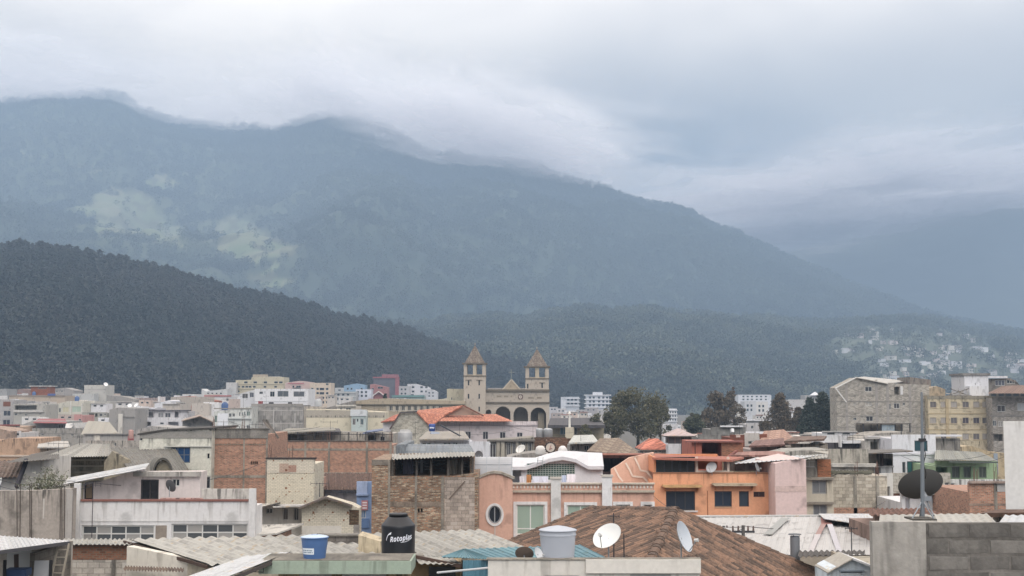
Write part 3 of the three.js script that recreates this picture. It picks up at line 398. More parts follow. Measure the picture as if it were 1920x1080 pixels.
// mast with a dark dish behind the wall
{
  const d = 17, b = P(1730, 968, d), t = P(1734, 735, d), g = thing('antenna_mast', 'thin grey steel mast rising above the block wall', 'mast', b), m = plain('#7d858c', 0.5, 0.5), h = t.y - b.y;
  mesh('pole', new GB().tube([0, 0, 0], [0.02, h * 0.62, 0], 0.026, 0.024, 10).tube([0.02, h * 0.6, 0], [0.028, h, 0], 0.018, 0.014, 8), m, g);
  mesh('clamp', new GB().box(-0.02, h * 0.6, -0.03, 0.06, h * 0.625, 0.035), K.iron, g);
  for (const [x, z] of [[-0.16, 0.08], [0.1, 0.14], [0.02, -0.18]]) mesh('leg', new GB().tube([x, -0.02, z], [0, 0.2, 0], 0.009, 0.009, 5), m, g);
  mesh('base_plate', new GB().box(-0.18, -0.04, -0.2, 0.13, -0.02, 0.17), K.concd, g);
  const cb = new GB(); for (let k = 0; k < 14; k++) { const y = h * (0.3 + k * 0.025); cb.tube([0.045 + 0.012 * Math.sin(k), y, 0.0], [0.045 + 0.012 * Math.sin(k + 1), y + h * 0.025, 0.0], 0.006, 0.006, 4); } mesh('cable', cb, K.dark, g);
  const c = P(1728, 914, 17.4), r = 40.5 * mpx(17.4), q = thing('satellite_dish', 'dark grey satellite dish seen from behind on the mast above the block wall', 'dish', [c.x, c.y - 0.14, c.z]), M = new THREE.Matrix4().makeRotationFromEuler(new THREE.Euler(-rad(46), rad(4), 0)); M.setPosition(0, 0.14, 0);
  const L = lathe([[0.001, 0], [r * 0.3, r * 0.02], [r * 0.6, r * 0.08], [r * 0.85, r * 0.16], [r, r * 0.22], [r * 1.02, r * 0.215], [r * 0.85, r * 0.14], [r * 0.6, r * 0.055], [r * 0.3, -r * 0.01], [0.001, -r * 0.03]], 40); L.applyMatrix4(M); mesh('reflector', L, plain('#5c5b5a', 0.75), q);
  mesh('bracket', new GB().box(0.0, -0.03, -0.0, 0.1, 0.03, 0.1).tube([0.05, 0, 0.08], [0, 0.12, 0.0], 0.02, 0.02, 6).tube([0.05, -0.03, 0.05], [0.04, -0.2, 0.35], 0.012, 0.012, 6), K.steel, q);
}
// clay tile roof
function tileRoof(g, quads, o) {
  const r = rng(o.seed), tg = [0, 1, 2].map((k) => { const gb = new GB(), n = 6, L = o.len * 1.13, A = (t, f, q) => { const R = (o.pitch * 0.56) * (1 - 0.16 * t) - q; return [Math.cos(f) * R, Math.sin(f) * R * (0.8 + 0.06 * k), -t * L]; }; for (let i = 0; i < n; i++) { const f0 = Math.PI * i / n, f1 = Math.PI * (i + 1) / n; gb.quad(A(0, f1, 0), A(0, f0, 0), A(1, f0, 0), A(1, f1, 0), [[i / 6, k], [i / 6 + 0.16, k], [i / 6 + 0.16, k + 1], [i / 6, k + 1]]); gb.quad(A(0, f0, 0), A(0, f1, 0), A(0, f1, 0.016), A(0, f0, 0.016)); } return gb.geo(); });
  const ms = o.tones.map((c) => mat(c, 'rough2', { r: 0.95, bump: 0.004 })), places = [];
  for (const q of quads) {
    const [O, E, U] = q.frame, N = q.N, poly = q.poly.map((p) => { const w = p.clone().sub(O); return [w.dot(E), w.dot(U)]; }), xs = poly.map((p) => p[0]), ys = poly.map((p) => p[1]);
    const nx = Math.ceil((Math.max(...xs) - Math.min(...xs)) / o.pitch), ny = Math.ceil((Math.max(...ys) - Math.min(...ys)) / o.len), x0 = Math.min(...xs), y0 = Math.min(...ys);
    for (let j = 0; j < ny; j++) for (let i = 0; i < nx; i++) { const x = x0 + (i + 0.5) * o.pitch, y = y0 + j * o.len; if (!inPoly(poly, x, y + o.len * 0.5)) continue; const e = (r() - 0.5), p = O.clone().addScaledVector(E, x + e * 0.02).addScaledVector(U, y + (r() - 0.5) * 0.03).addScaledVector(N, 0.012 + r() * 0.012); const a = rad((r() - 0.5) * 5), ex = E.clone().multiplyScalar(Math.cos(a)).addScaledVector(U, Math.sin(a)), uy = U.clone().multiplyScalar(Math.cos(a)).addScaledVector(E, -Math.sin(a)), up = N.clone().addScaledVector(uy, -0.05).normalize(), bz = uy.clone().addScaledVector(N, 0.05).normalize().negate(); const M = new THREE.Matrix4().makeBasis(ex, up, bz).setPosition(p), s = [...seen(p), p.distanceTo(EYE)], vis = s[0] > -10 && s[0] < 1930 && s[1] < 1090; places.push([M, s[2] + (vis ? 0 : 1000) + r() * 3, Math.floor(r() * 3), Math.floor(Math.pow(r(), 0.9) * ms.length)]); }
    const gb = new GB(), pl = q.poly.map((p) => inv(g, p.clone().addScaledVector(N, -0.02))); for (let k = 1; k < pl.length - 1; k++) gb.tri(pl[0].toArray(), pl[k].toArray(), pl[k + 1].toArray(), [0, 0], [1, 0], [1, 1]); mesh('roof_bed', gb, mat('#3a2a22', 'concrete'), g);
  }
  places.sort((a, b) => a[1] - b[1]);
  const G = g.matrixWorld.clone().invert();
  const rest = ms.map(() => [[], [], []]);
  places.forEach(([M, , k, c], i) => { const X = G.clone().multiply(M); if (i < 290) { const t = mesh('roof_tile', tg[k], ms[c], g); t.matrix.copy(X); X.decompose(t.position, t.quaternion, t.scale); } else rest[c][k].push(X); });
  rest.forEach((byk, c) => byk.forEach((l, k) => { if (!l.length) return; const im = new THREE.InstancedMesh(tg[k], ms[c], l.length); l.forEach((X, i) => im.setMatrixAt(i, X)); im.name = 'roof_tiles'; im.userData.kind = 'stuff'; im.castShadow = im.receiveShadow = true; g.add(im); }));
  return { tg, ms };
}
tex('rough2', 0.8, (u, v) => { const n = fbmP(u * 5, v * 5, 5, 5), f = fbmP(u * 50, v * 50, 50, 3), l = sst(0.6, 0.75, fbmP(u * 8 + 1, v * 8, 8, 5)), k = 0.82 + n * 0.25 - (f - 0.5) * 0.16; return [lerp(k, 0.5, l * 0.75), lerp(k * 0.97, 0.5, l * 0.75), lerp(k * 0.93, 0.46, l * 0.75)]; });
{
  const D = P(1108, 957, 50), A = P(1264, 960, 46), B = P(1196, 1105, 37.5), Cc = P(1612, 1110, 44.5);
  const n1 = A.clone().sub(D).cross(B.clone().sub(D)).normalize(); if (n1.y < 0) n1.negate();
  const onPlane = (px, py, O, N) => { const r = ray(px, py); return EYE.clone().addScaledVector(r, O.clone().sub(EYE).dot(N) / r.dot(N)); };
  const E1 = onPlane(880, 1052, D, n1), n2 = A.clone().sub(B).cross(Cc.clone().sub(B)).normalize(); if (n2.y < 0) n2.negate();
  const base = E1.clone().add(Cc).multiplyScalar(0.5), g = thing('tiled_house', 'house under a weathered brown clay tile hip roof', 'house', [base.x, 0, base.z]);
  const frame = (N, O) => { const U = V(0, 1, 0).addScaledVector(N, -N.y).normalize(), E = U.clone().cross(N).normalize(); return [O, E, U]; };
  const { tg, ms } = tileRoof(g, [{ frame: frame(n1, D), N: n1, poly: [E1, B, A, D] }, { frame: frame(n2, A), N: n2, poly: [B, Cc, A] }], { seed: 9, pitch: 0.24, len: 0.4, tones: ['#735c50', '#665349', '#7d6254', '#5b4b43', '#6b584f', '#856858', '#705a4e', '#8a6d5c', '#54463f'] });
  const ridge = (p, q) => { const n = Math.ceil(p.distanceTo(q) / 0.3), dir = q.clone().sub(p).normalize(), s = dir.clone().cross(V(0, 1, 0)).normalize(), up = s.clone().cross(dir).normalize(), G = g.matrixWorld.clone().invert(); for (let k = 0; k < n; k++) { const c = p.clone().lerp(q, k / n).addScaledVector(up, 0.05), M = G.clone().multiply(new THREE.Matrix4().makeBasis(s, up, dir.clone().negate()).scale(V(1.35, 1.2, 1)).setPosition(c)), t = mesh('ridge_tile', tg[k % 3], ms[(k * 3) % ms.length], g); M.decompose(t.position, t.quaternion, t.scale); } };
  ridge(B, A); ridge(D, A); ridge(Cc, A); ridge(E1, D);
  const q = [E1, B, Cc].map((p) => inv(g, p)), wl = new GB(); const back = inv(g, D.clone().add(A).multiplyScalar(0.5).add(V(1.5, 0, -3))), c0 = q[0].clone().add(q[1]).add(q[2]).add(back).multiplyScalar(0.25), pts = [q[0], q[1], q[2], back].map((p) => p.clone().lerp(c0, 0.1)), yt = Math.min(...pts.slice(0, 3).map((p) => p.y)) - 0.15;
  for (let k = 0; k < 4; k++) { const a = pts[k], b = pts[(k + 1) % 4]; wl.quad([a.x, 0, a.z], [b.x, 0, b.z], [b.x, yt, b.z], [a.x, yt, a.z]); } mesh('wall', wl, mat('#b9a58f', 'dirty'), g);
  const bk = new GB(); const Dl = inv(g, D), Al = inv(g, A), El = inv(g, E1), Cl = inv(g, Cc); bk.quad(Al.toArray(), Dl.toArray(), [Dl.x, El.y, Dl.z - 4], [Al.x + 2, El.y, Al.z - 4]).tri(Dl.toArray(), El.toArray(), [Dl.x, El.y, Dl.z - 4], [0, 0], [1, 0], [1, 1]).tri(Al.toArray(), [Al.x + 2, El.y, Al.z - 4], Cl.toArray(), [0, 0], [1, 0], [1, 1]); mesh('rear_roof', bk, mat('#6d4a3a', 'clay'), g);
}
// cream parapet roof with its tank and dishes
const parapet = house('flat_roof_house', 'cream concrete house with a flat roof carrying a grey tank and dishes', 'house', { d: 34, x: [915, 1312], y: 1050, dep: 1.1, wall: '#d3cfc4', tx: 'plaster', win: [[1020, 1079, 1086, 1130, { pane: '#1c1e20' }], [1182, 1076, 1258, 1130, { nx: 3, pane: '#23272a' }]], bands: [[1098, 1048.5, 1313, 1074, mat('#d8d4c9', 'plaster'), 0.1, 'roof_beam']], cop: [0.03, 0.04, '#a39d90'] });
{
  const { g, w, h } = tank('water_tank', 'pale grey plastic water tank with a conical lid on the cream roof', 1012, 1080, 987, 1049.5, 34.6, [[0, 0], [0.86, 0], [0.88, 0.02], [0.965, 0.70], [1, 0.72], [1, 0.76], [0.975, 0.77], [0.985, 0.84], [1.03, 0.855], [1.03, 0.885], [0.96, 0.9], [0.5, 0.965], [0.12, 1], [0, 1]], plain('#a4abb7', 0.45));
  mesh('outlet', new GB().tube([w * 0.3, h * 0.06, w * 0.86], [w * 0.3, h * 0.06, w * 1.05], 0.03, 0.03, 8), K.iron, g); mesh('lid_rim', new THREE.TorusGeometry(w * 1.02, 0.012, 6, 40).rotateX(Math.PI / 2).translate(0, h * 0.87, 0), plain('#8e96a3', 0.5), g);
}
dish('white satellite dish facing left beside the grey tank', 1141, 1009, 34.7, 56, -38, 42, { pole: 0.58, mat: plain('#d3d5d3', 0.45) });
dish('pale blue-grey satellite dish seen edge-on at the end of the cream roof', 1277, 1008, 34.3, 58, 62, 20, { pole: 0.52, mat: plain('#b3bcc6', 0.45) });
dish('brown rusty dish lying low on the cream roof by the grey tank', 983, 1041, 34.5, 34, 175, 38, { pole: 0.1, mat: plain('#57493f', 0.85), horn: plain('#d0d0d0') });
dish('small white dish turned aside next to the grey tank', 1008, 1039, 34.3, 24, 55, 25, { pole: 0.14, mat: plain('#d0d2d4', 0.5) });
antenna('thin antenna rod behind the white dish on the cream roof', 1151, 962, 1048, 34.9, { arms: 3, len: 0.3 });
antenna('short leaning antenna rod beside the white dish on the cream roof', 1170, 1000, 1048, 34.8);
// teal shed
{
  const g = thing('teal_shed', 'shed with a teal sheet metal roof behind the cream roof', 'shed', [P(990, 1048, 38).x, 0, -38]), m = ['#4d8391', '#538a97', '#487d8b'].map((c) => mat(c, 'sheet', { r: 0.55 })), L = (x, y, d) => inv(g, P(x, y, d));
  sheets(g, 'roof_sheet', L(925, 1049, 36.6), L(1134, 1046, 36.6), L(1086, 1022, 40.5), L(872, 1030, 40.5), { mat: m, w: 0.8, prof: 'rib', pitch: 0.2, amp: 0.025 });
  sheets(g, 'roof_sheet', L(828, 1044, 39), L(925, 1049, 36.6), L(873, 1030, 40.5), L(868, 1030, 40.5), { mat: m, w: 0.8, prof: 'rib', pitch: 0.2, amp: 0.02, seed: 8 });
  mesh('fascia', new GB().bar(L(924, 1051, 36.55).toArray(), L(1134, 1048, 36.55).toArray(), 0.04, 0.07), plain('#27444c', 0.7), g);
  const a = L(868, 1049, 37.2), b = L(1120, 1049, 37.2); sheets(g, 'wall_sheet', [a.x, 0, a.z], [b.x, 0, b.z], [b.x, b.y - 0.02, b.z], [a.x, b.y - 0.02, a.z], { mat: ['#3c7f97', '#447f95'].map((c) => mat(c, 'sheet', { r: 0.6 })), w: 0.9, prof: 'rib', pitch: 0.16, amp: 0.02, seed: 3 });
  mesh('rear_wall', new GB().box(L(845, 1049, 41).x, 0, L(845, 1049, 41).z, L(1090, 1040, 41).x, L(845, 1038, 41).y - 0.2, L(845, 1049, 41).z + 0.1), K.concd, g);
}
// green roof slab with the two tanks
const greenHouse = house('green_slab_house', 'ochre house with a pale green concrete roof slab holding a blue tub', 'house', { d: 38.2, x: [522, 770], y: 1072, dep: 2, wall: '#b49b73', tx: 'dirty', win: [[560, 1076, 622, 1140, { pane: '#15171a' }], [640, 1076, 724, 1140, { nx: 3, pane: '#1a1c20' }]] });
{
  const { g } = greenHouse, L = (x, y, d) => inv(g, P(x, y, d)), a = L(485, 1052, 37), b = L(771, 1049, 37), t = a.y; mesh('roof_slab', new GB().box(a.x, t - 0.36, -0.5, b.x, t, a.z, t), mat('#98aa96', 'plaster', { bump: 0.004 }), g);
  mesh('roof_screed', new GB().box(a.x + 0.05, t + 0.003, -0.45, b.x - 0.05, t + 0.02, a.z - 0.06), mat('#8b8579', 'concrete'), g);
  const T = tank('water_tub', 'blue tapered plastic water tub with a white label on the green slab', 563, 616, 1003, 1052.5, 37.6, [[0, 0], [0.72, 0], [0.735, 0.02], [0.8, 0.3], [0.88, 0.62], [0.895, 0.64], [0.89, 0.68], [0.905, 0.7], [0.9, 0.75], [0.915, 0.77], [0.93, 0.86], [0.985, 0.875], [0.99, 0.905], [0.93, 0.915], [0.55, 0.955], [0.2, 1], [0, 1]], plain('#3f689f', 0.4));
  T.g.children[0].name = 'tub_body'; const lid = mesh('lid', lathe([[T.w * 0.98, T.h * 0.9], [T.w * 0.9, T.h * 0.93], [T.w * 0.5, T.h * 0.975], [0.001, T.h * 1.01]], 32), plain('#a9bdd0', 0.5), T.g); lid.rotation.z = 0.02;
  const cv = document.createElement('canvas'); cv.width = 256; cv.height = 96; const x = cv.getContext('2d'); x.fillStyle = '#d6dee6'; x.fillRect(0, 0, 256, 96); x.fillStyle = '#3c5a74'; const rr = rng(4); for (const y of [28, 58]) for (let k = 8; k < 226;) { const w = 6 + rr() * 9; x.fillRect(k, y, w, 15); k += w + 3 + (rr() > 0.8 ? 9 : 0); } const ct = new THREE.CanvasTexture(cv); ct.colorSpace = THREE.SRGBColorSpace;
  const lg = new THREE.CylinderGeometry(T.w * 0.862, T.w * 0.805, T.h * 0.23, 20, 1, true, -1.12, 1.22); lg.translate(0, T.h * 0.41, 0); mesh('label', lg, new THREE.MeshStandardMaterial({ map: ct, roughness: 0.6 }), T.g);
  const R = tank('water_tank', 'black plastic water tank with white lettering beside the brick wall', 715, 778, 970, 1039, 40.5, [[0, 0], [0.94, 0], [0.97, 0.02], [0.98, 0.1], [0.985, 0.68], [1.0, 0.7], [1.0, 0.77], [0.96, 0.79], [0.78, 0.89], [0.6, 0.985], [0.58, 1], [0, 1]], plain('#16181f', 0.42));
  mesh('tank_lid', lathe([[0.001, R.h * 1.09], [R.w * 0.5, R.h * 1.085], [R.w * 0.55, R.h * 1.07], [R.w * 0.555, R.h * 0.995], [0.001, R.h * 0.995]], 30), plain('#101116', 0.5), R.g);
  const c2 = document.createElement('canvas'); c2.width = 512; c2.height = 200; const y = c2.getContext('2d'); y.clearRect(0, 0, 512, 200); y.save(); y.translate(84, 170); y.rotate(-0.1); y.fillStyle = '#dfe3ee'; y.font = 'italic bold 104px sans-serif'; y.fillText('Rotoplas', 0, 0, 400); y.restore(); y.strokeStyle = '#dfe3ee'; y.lineWidth = 9; for (let k = 0; k < 3; k++) { y.beginPath(); y.moveTo(14 + k * 10, 150 - k * 30); y.quadraticCurveTo(26 + k * 14, 62 - k * 4, 112 - k * 4, 30 + k * 13); y.stroke(); }
  y.lineWidth = 6; y.beginPath(); y.moveTo(270, 172); y.quadraticCurveTo(390, 172, 470, 120); y.stroke();
  const t2 = new THREE.CanvasTexture(c2); t2.colorSpace = THREE.SRGBColorSpace; const g2 = new THREE.CylinderGeometry(R.w * 0.998, R.w * 0.998, R.h * 0.36, 24, 1, true, -0.72, 1.8); g2.translate(0, R.h * 0.49, 0); mesh('lettering', g2, new THREE.MeshStandardMaterial({ map: t2, transparent: true, roughness: 0.5 }), R.g);
}
// roof under the black tank
{
  const g = thing('lean_to', 'low grey fibre-cement lean-to under the black tank', 'shed', [P(770, 1040, 40.4).x, 0, -40.4]), L = (x, y, d) => inv(g, P(x, y, d));
  mesh('roof_slab', plate(L(672, 1043, 39.6), L(795, 1041, 39.6), L(793, 1036.5, 41.6), L(676, 1037, 41.6), 0.1), mat('#8f897e', 'dirty'), g);
  sheets(g, 'roof_sheet', L(785, 1058, 38.4), L(864, 1059, 38.4), L(845, 1046, 41.4), L(772, 1037, 41.4), { mat: fibre, w: 0.9, amp: 0.04 }); mesh('rafter', new GB().bar(L(775, 1043, 39.4).toArray(), L(866, 1062, 38.3).toArray(), 0.06, 0.1), K.brown, g);
  const a = L(676, 1044, 40), b = L(860, 1064, 38.8); mesh('wall', new GB().box(a.x, 0, -1.2, b.x, b.y, 0.2), mat('#a58c62', 'dirty'), g); mesh('window', new GB().box(L(798, 1066, 38.7).x, a.y - 1.8, 0.21, L(850, 1066, 38.7).x, b.y - 0.15, 0.24), glass(), g);
  mesh('pipe', new GB().tube(L(820, 1074, 36).toArray(), L(916, 1065, 35).toArray(), 0.03, 0.03, 8), plain('#b9bcc0', 0.5), g);
}
// large fibre-cement roofs
function fibreRoof(name, label, q, o) {
  const c = q[0].clone().add(q[2]).multiplyScalar(0.5), g = thing(name, label, 'roof', [c.x, 0, c.z]), L = q.map((p) => inv(g, p));
  sheets(g, 'roof_sheet', ...L, { mat: fibre, w: 1.28, pitch: 0.32, amp: 0.08, seg: 8, uneven: 0.006, ...o.s });
  const wl = new GB(), y = Math.min(L[0].y, L[1].y) - 0.12; const pts = L.map((p) => [p.x * 0.97, p.z * 0.97, p.y - 0.08]); for (let k = 0; k < 4; k++) { const a = pts[k], b = pts[(k + 1) % 4]; wl.quad([a[0], 0, a[1]], [b[0], 0, b[1]], [b[0], b[2], b[1]], [a[0], a[2], a[1]]); } mesh('wall', wl, o.wall || mat('#b9b09c', 'dirty'), g);
  return { g, L };
}
const bigRoof = fibreRoof('corrugated_roof', 'long house under grey corrugated fibre-cement sheets behind the blue tub', [P(388, 1061, 40.5), P(770, 1056, 42), P(670, 1003, 51), P(236, 1013, 47)], { s: { seed: 31 } });
mesh('verge_board', new GB().bar(inv(bigRoof.g, P(232, 1016, 46.9)).toArray(), inv(bigRoof.g, P(388, 1063, 40.4)).toArray(), 0.05, 0.1), K.brown, bigRoof.g);
const bigRoof2 = fibreRoof('corrugated_roof', 'house under pale corrugated sheets behind the black tank', [P(800, 1048, 40.6), P(995, 1034, 42), P(897, 995, 51), P(690, 1002, 49)], { s: { seed: 37 } });
house('block_shed', 'small dark block shed between the two corrugated roofs', 'shed', { d: 47.6, x: [598, 672], y: 1005, dep: 2.4, wall: '#7a7470', tx: 'block', cop: [0.06, 0.12, '#8e8a82'] });
house('cream_shed', 'small cream plastered wall piece beside the black tank', 'wall', { d: 44.5, x: [672, 722], y: 1006, top: [[672, 1003], [722, 1018]], dep: 1.2, wall: '#c1b293', tx: 'dirty' });
// brick and block side wall with the cream patch under the verge
{
  const R = house('brick_side_wall', 'brick over concrete block wall with a corrugated roof edge', 'wall', { d: 46.4, x: [123, 240], y: 1022, dep: 3, wall: mat('#b9b3ab', 'block'), bands: [[124, 1022, 239, 1049, mat('#cfc4ba', 'brick'), 0.03, 'brick_course'], [209, 1049, 217, 1110, mat('#8d8880', 'concrete'), 0.08, 'pillar'], [123, 1049, 132, 1110, mat('#8d8880', 'concrete'), 0.06, 'pillar']] });
  const L = (x, y, d) => inv(R.g, P(x, y, d)); sheets(R.g, 'roof_sheet', L(118, 1022, 46), L(246, 1022, 46), L(250, 1012, 49), L(120, 1012, 49), { mat: fibre, w: 0.9, amp: 0.06, pitch: 0.17, seed: 5 });
  const C = house('cream_wall', 'cream stained wall under the verge of the grey corrugated roof', 'wall', { d: 43.6, x: [238, 414], y: 1024, yaw: -30, top: [[238, 1024], [411, 1060]], dep: 0.3, wall: '#d3cdbd', tx: 'plaster' });
  sheets(C.g, 'roof_sheet', inv(C.g, P(232, 1070, 42.4)), inv(C.g, P(345, 1073, 40)), inv(C.g, P(345, 1067, 41.2)), inv(C.g, P(236, 1063, 43.4)), { mat: ['#6d5b4e', '#7a6757'].map((c) => mat(c, 'sheet')), w: 0.9, amp: 0.06, pitch: 0.17, seed: 6 });
}
// white metal canopy
{
  const g = thing('metal_canopy', 'flat white sheet metal canopy with a dark edge below the grey roof', 'canopy', [P(450, 1055, 36).x, 0, -36]), L = (x, y, d) => inv(g, P(x, y, d)), a = L(352, 1082, 33), b = L(430, 1082, 32.6), c = L(547, 1035, 39.6), d = L(462, 1043, 39.8);
  sheets(g, 'roof_sheet', a, b, c, d, { mat: zinc, n: 2, prof: 'rib', pitch: 0.3, amp: 0.02 }); mesh('edge_beam', new GB().bar([b.x, b.y - 0.07, b.z], [c.x, c.y - 0.07, c.z], 0.05, 0.1), plain('#4a403c', 0.8), g); mesh('edge_beam', new GB().bar([a.x, a.y - 0.07, a.z], [d.x, d.y - 0.07, d.z], 0.05, 0.1), plain('#4a403c', 0.8), g);
  for (const t of [0.1, 0.9]) for (const [p, q] of [[a, d], [b, c]]) { const v = p.clone().lerp(q, t); mesh('post', new GB().tube([v.x, 0, v.z], [v.x, v.y - 0.1, v.z], 0.04, 0.04, 6), K.iron, g); }
  for (let k = 0; k < 4; k++) { const v = b.clone().lerp(c, 0.5 + k * 0.13); mesh('bracket', new GB().bar([v.x, v.y - 0.1, v.z], [v.x, v.y - 0.24, v.z], 0.02).bar([v.x, v.y - 0.24, v.z], [v.x - 0.35, v.y - 0.24, v.z - 0.1], 0.02), K.iron, g); }
}
// open shed at the far left
{
  const g = thing('open_shed', 'open-fronted shed with a white metal roof full of stored panels', 'shed', [P(50, 1030, 37).x, 0, -37]), L = (x, y, d) => inv(g, P(x, y, d));
  sheets(g, 'roof_sheet', L(-70, 1042, 33), L(130, 1016, 40), L(126, 1013.5, 44), L(-70, 1000, 44), { mat: zinc, n: 5, prof: 'rib', pitch: 0.28, amp: 0.025, seed: 12 });
  mesh('fascia', new GB().bar(L(-70, 1045, 33).toArray(), L(130, 1018, 40).toArray(), 0.04, 0.1), plain('#46454a', 0.8), g);
  const bz = L(0, 1030, 43.5).z, bx0 = L(-60, 1030, 43).x, bx1 = L(124, 1030, 43).x, ty = L(0, 1012, 43).y - 0.1; mesh('rear_wall', new GB().box(bx0, 0, bz - 0.15, bx1, ty, bz), mat('#a8a096', 'dirty'), g); mesh('side_wall', new GB().box(bx1 - 0.15, 0, bz + 0.003, bx1, ty, L(0, 1030, 40.2).z), mat('#6d675f', 'block'), g); mesh('floor', new GB().box(bx0, ty - 1.9, bz + 0.004, bx1 - 0.16, ty - 1.8, L(0, 1030, 37).z), K.concd, g);
  mesh('front_wall', new GB().box(bx0, 0, L(0, 1030, 37.1).z - 0.1, bx1 - 0.2, ty - 1.81, L(0, 1030, 37.1).z), mat('#a8a096', 'dirty'), g);
  for (const x of [10, 96]) mesh('post', new GB().tube([L(x, 1030, 38.5).x, 0, L(x, 1030, 38.5).z], [L(x, 1030, 38.5).x, ty + 0.0, L(x, 1030, 38.5).z], 0.05, 0.05, 6), K.dark, g);
}
function box(name, label, cat, px0, px1, py0, py1, d, dep, m, turn = 0, lean = 0, group) { const b = P((px0 + px1) / 2, py1, d), w = (px1 - px0) * mpx(d), h = (py1 - py0) * mpx(d), g = new GB().box(-w / 2, 0, -dep, w / 2, h, 0), o = mesh(numbered(name), g, m, scene); o.position.copy(b); o.rotation.set(lean, turn, 0); return tag(o, label, cat, group); }
box('stored_panel', 'tall white panel leaning inside the open shed', 'panel', 12, 54, 1030, 1080, 40.5, 0.06, plain('#b7b8b6', 0.7), 0.2, -0.1);
box('stored_panel', 'slanted pale panel at the front of the open shed', 'panel', 60, 94, 1052, 1082, 38.8, 0.05, plain('#a9abae', 0.7), -0.3, -0.15);
box('blue_tarp_bundle', 'blue tarpaulin bundle lying on the open shed floor', 'tarpaulin', 8, 48, 1069, 1082, 38.6, 0.6, plain('#28446f', 0.8), 0.1);
box('plank', 'dark plank leaning diagonally against the white panel', 'plank', 27, 35, 1040, 1080, 39.6, 0.04, K.brown, 0.5, 0.1);
{ const b = P(112, 1080, 39.5), g = thing('ladder', 'old wooden ladder leaning at the right end of the open shed', 'ladder', b), r = new GB(); for (const x of [-0.16, 0.16]) mesh('rail', new GB().bar([x, 0, 0.25], [x + 0.06, 0.95, -0.1], 0.05), plain('#8d8475', 0.9), g); for (let k = 0; k < 4; k++) mesh('rung', new GB().bar([-0.14, 0.12 + k * 0.22, 0.2 - k * 0.08], [0.19, 0.12 + k * 0.22, 0.2 - k * 0.08], 0.035), plain('#8d8475', 0.9), g); }
// big white metal roof on the right with its pipe, seams and antenna
{
  const q = [P(1270, 1042, 50), P(1660, 1040, 48.5), P(1660, 968, 62), P(1308, 970, 62)], c = q[0].clone().add(q[2]).multiplyScalar(0.5), g = thing('metal_roof', 'wide whitish metal roof with rust stained seams behind the tile roof', 'roof', [c.x, 0, c.z]), L = q.map((p) => inv(g, p)), at = (x, y, h = 0.034) => { const N = q[1].clone().sub(q[0]).cross(q[3].clone().sub(q[0])).normalize(), r = ray(x, y), p = EYE.clone().addScaledVector(r, q[0].clone().sub(EYE).dot(N) / r.dot(N)); return inv(g, p.addScaledVector(N, h)); };
  sheets(g, 'roof_sheet', ...L, { mat: ['#b1afab', '#aba9a5', '#b6b4b0', '#aeaba6'].map((x) => mat(x, 'plaster', { r: 0.7 })), n: 10, rows: 2, prof: 'rib', pitch: 0.25, amp: 0.02, seed: 51 });
  const strip = (nm, a, b, w, m) => mesh(nm, plate(at(a[0] - w, a[1]), at(a[0] + w, a[1]), at(b[0] + w, b[1]), at(b[0] - w, b[1]), 0.02), m, g);
  strip('seam_patch', [1520, 1036], [1534, 1003], 5, mat('#b9b3b2', 'plaster')); strip('seam_patch', [1574, 1036], [1556, 984], 5, mat('#b9b6ba', 'plaster')); strip('rusty_seam_patch', [1534, 1003], [1544, 984], 5, mat('#a08078', 'plaster')); strip('rust_patch', [1550, 984], [1549, 967], 10, mat('#96645b', 'plaster'));
  strip('skylight_strip', [1440, 1003], [1473, 972], 8, plain('#8b8c88', 0.5)); mesh('ridge_cap', new GB().bar(inv(g, P(1306, 968, 62)).toArray(), inv(g, P(1662, 966, 62)).toArray(), 0.4, 0.06), mat('#b0b0af', 'sheet'), g);
  mesh('upper_flashing', plate(inv(g, P(1545, 972, 58)), inv(g, P(1662, 990, 56)), inv(g, P(1655, 963, 62)), inv(g, P(1535, 963, 62)), 0.03), mat('#bcbdbf', 'sheet'), g);
  const wl = new GB(); for (let k = 0; k < 4; k++) { const a = L[k], b = L[(k + 1) % 4]; wl.quad([a.x, 0, a.z], [b.x, 0, b.z], [b.x, b.y - 0.05, b.z], [a.x, a.y - 0.05, a.z]); } mesh('wall', wl, mat('#a49a8a', 'dirty'), g);
}
{ const b = P(1491, 1044, 46), w = 9 * mpx(46), h = 42 * mpx(46), g = thing('chimney_pipe', 'grey metal chimney pipe with a flat cap above the tile roof', 'chimney', b); mesh('pipe', new GB().tube([0, -0.8, 0], [0, h * 0.9, 0], w, w * 0.97, 18), plain('#7d8187', 0.5, 0.4), g); mesh('cap', new GB().tube([0, h * 0.965, 0], [0, h, 0], w * 1.35, w * 1.25, 18), plain('#5f6267', 0.6, 0.4), g); for (const f of [0, 2.1, 4.2]) mesh('cap_strut', new GB().bar([Math.cos(f) * w * 0.9, h * 0.88, Math.sin(f) * w * 0.9], [Math.cos(f) * w * 0.9, h * 0.97, Math.sin(f) * w * 0.9], 0.015), K.iron, g); }
antenna('thin television antenna on the white metal roof', 1597, 988, 1034, 47, { arms: 4, len: 0.42 });
{ const b = P(1394, 1030, 54), g = thing('utility_pole', 'dark utility pole top with crossarm and insulators behind the tile roof', 'utility pole', [b.x, 0, b.z]), h = P(1394, 985, 54).y; mesh('pole', new GB().tube([0, 0, 0], [0, h, 0], 0.11, 0.07, 8), plain('#4d4a48', 0.9), g); mesh('crossarm', new GB().box(-0.46, h - 0.3, -0.05, 0.46, h - 0.22, 0.05), K.iron, g); for (const x of [-0.42, -0.2, 0.2, 0.42]) mesh('insulator', new GB().tube([x, h - 0.22, 0], [x, h - 0.02, 0], 0.045, 0.03, 8), plain('#5b4a44', 0.4), g); }
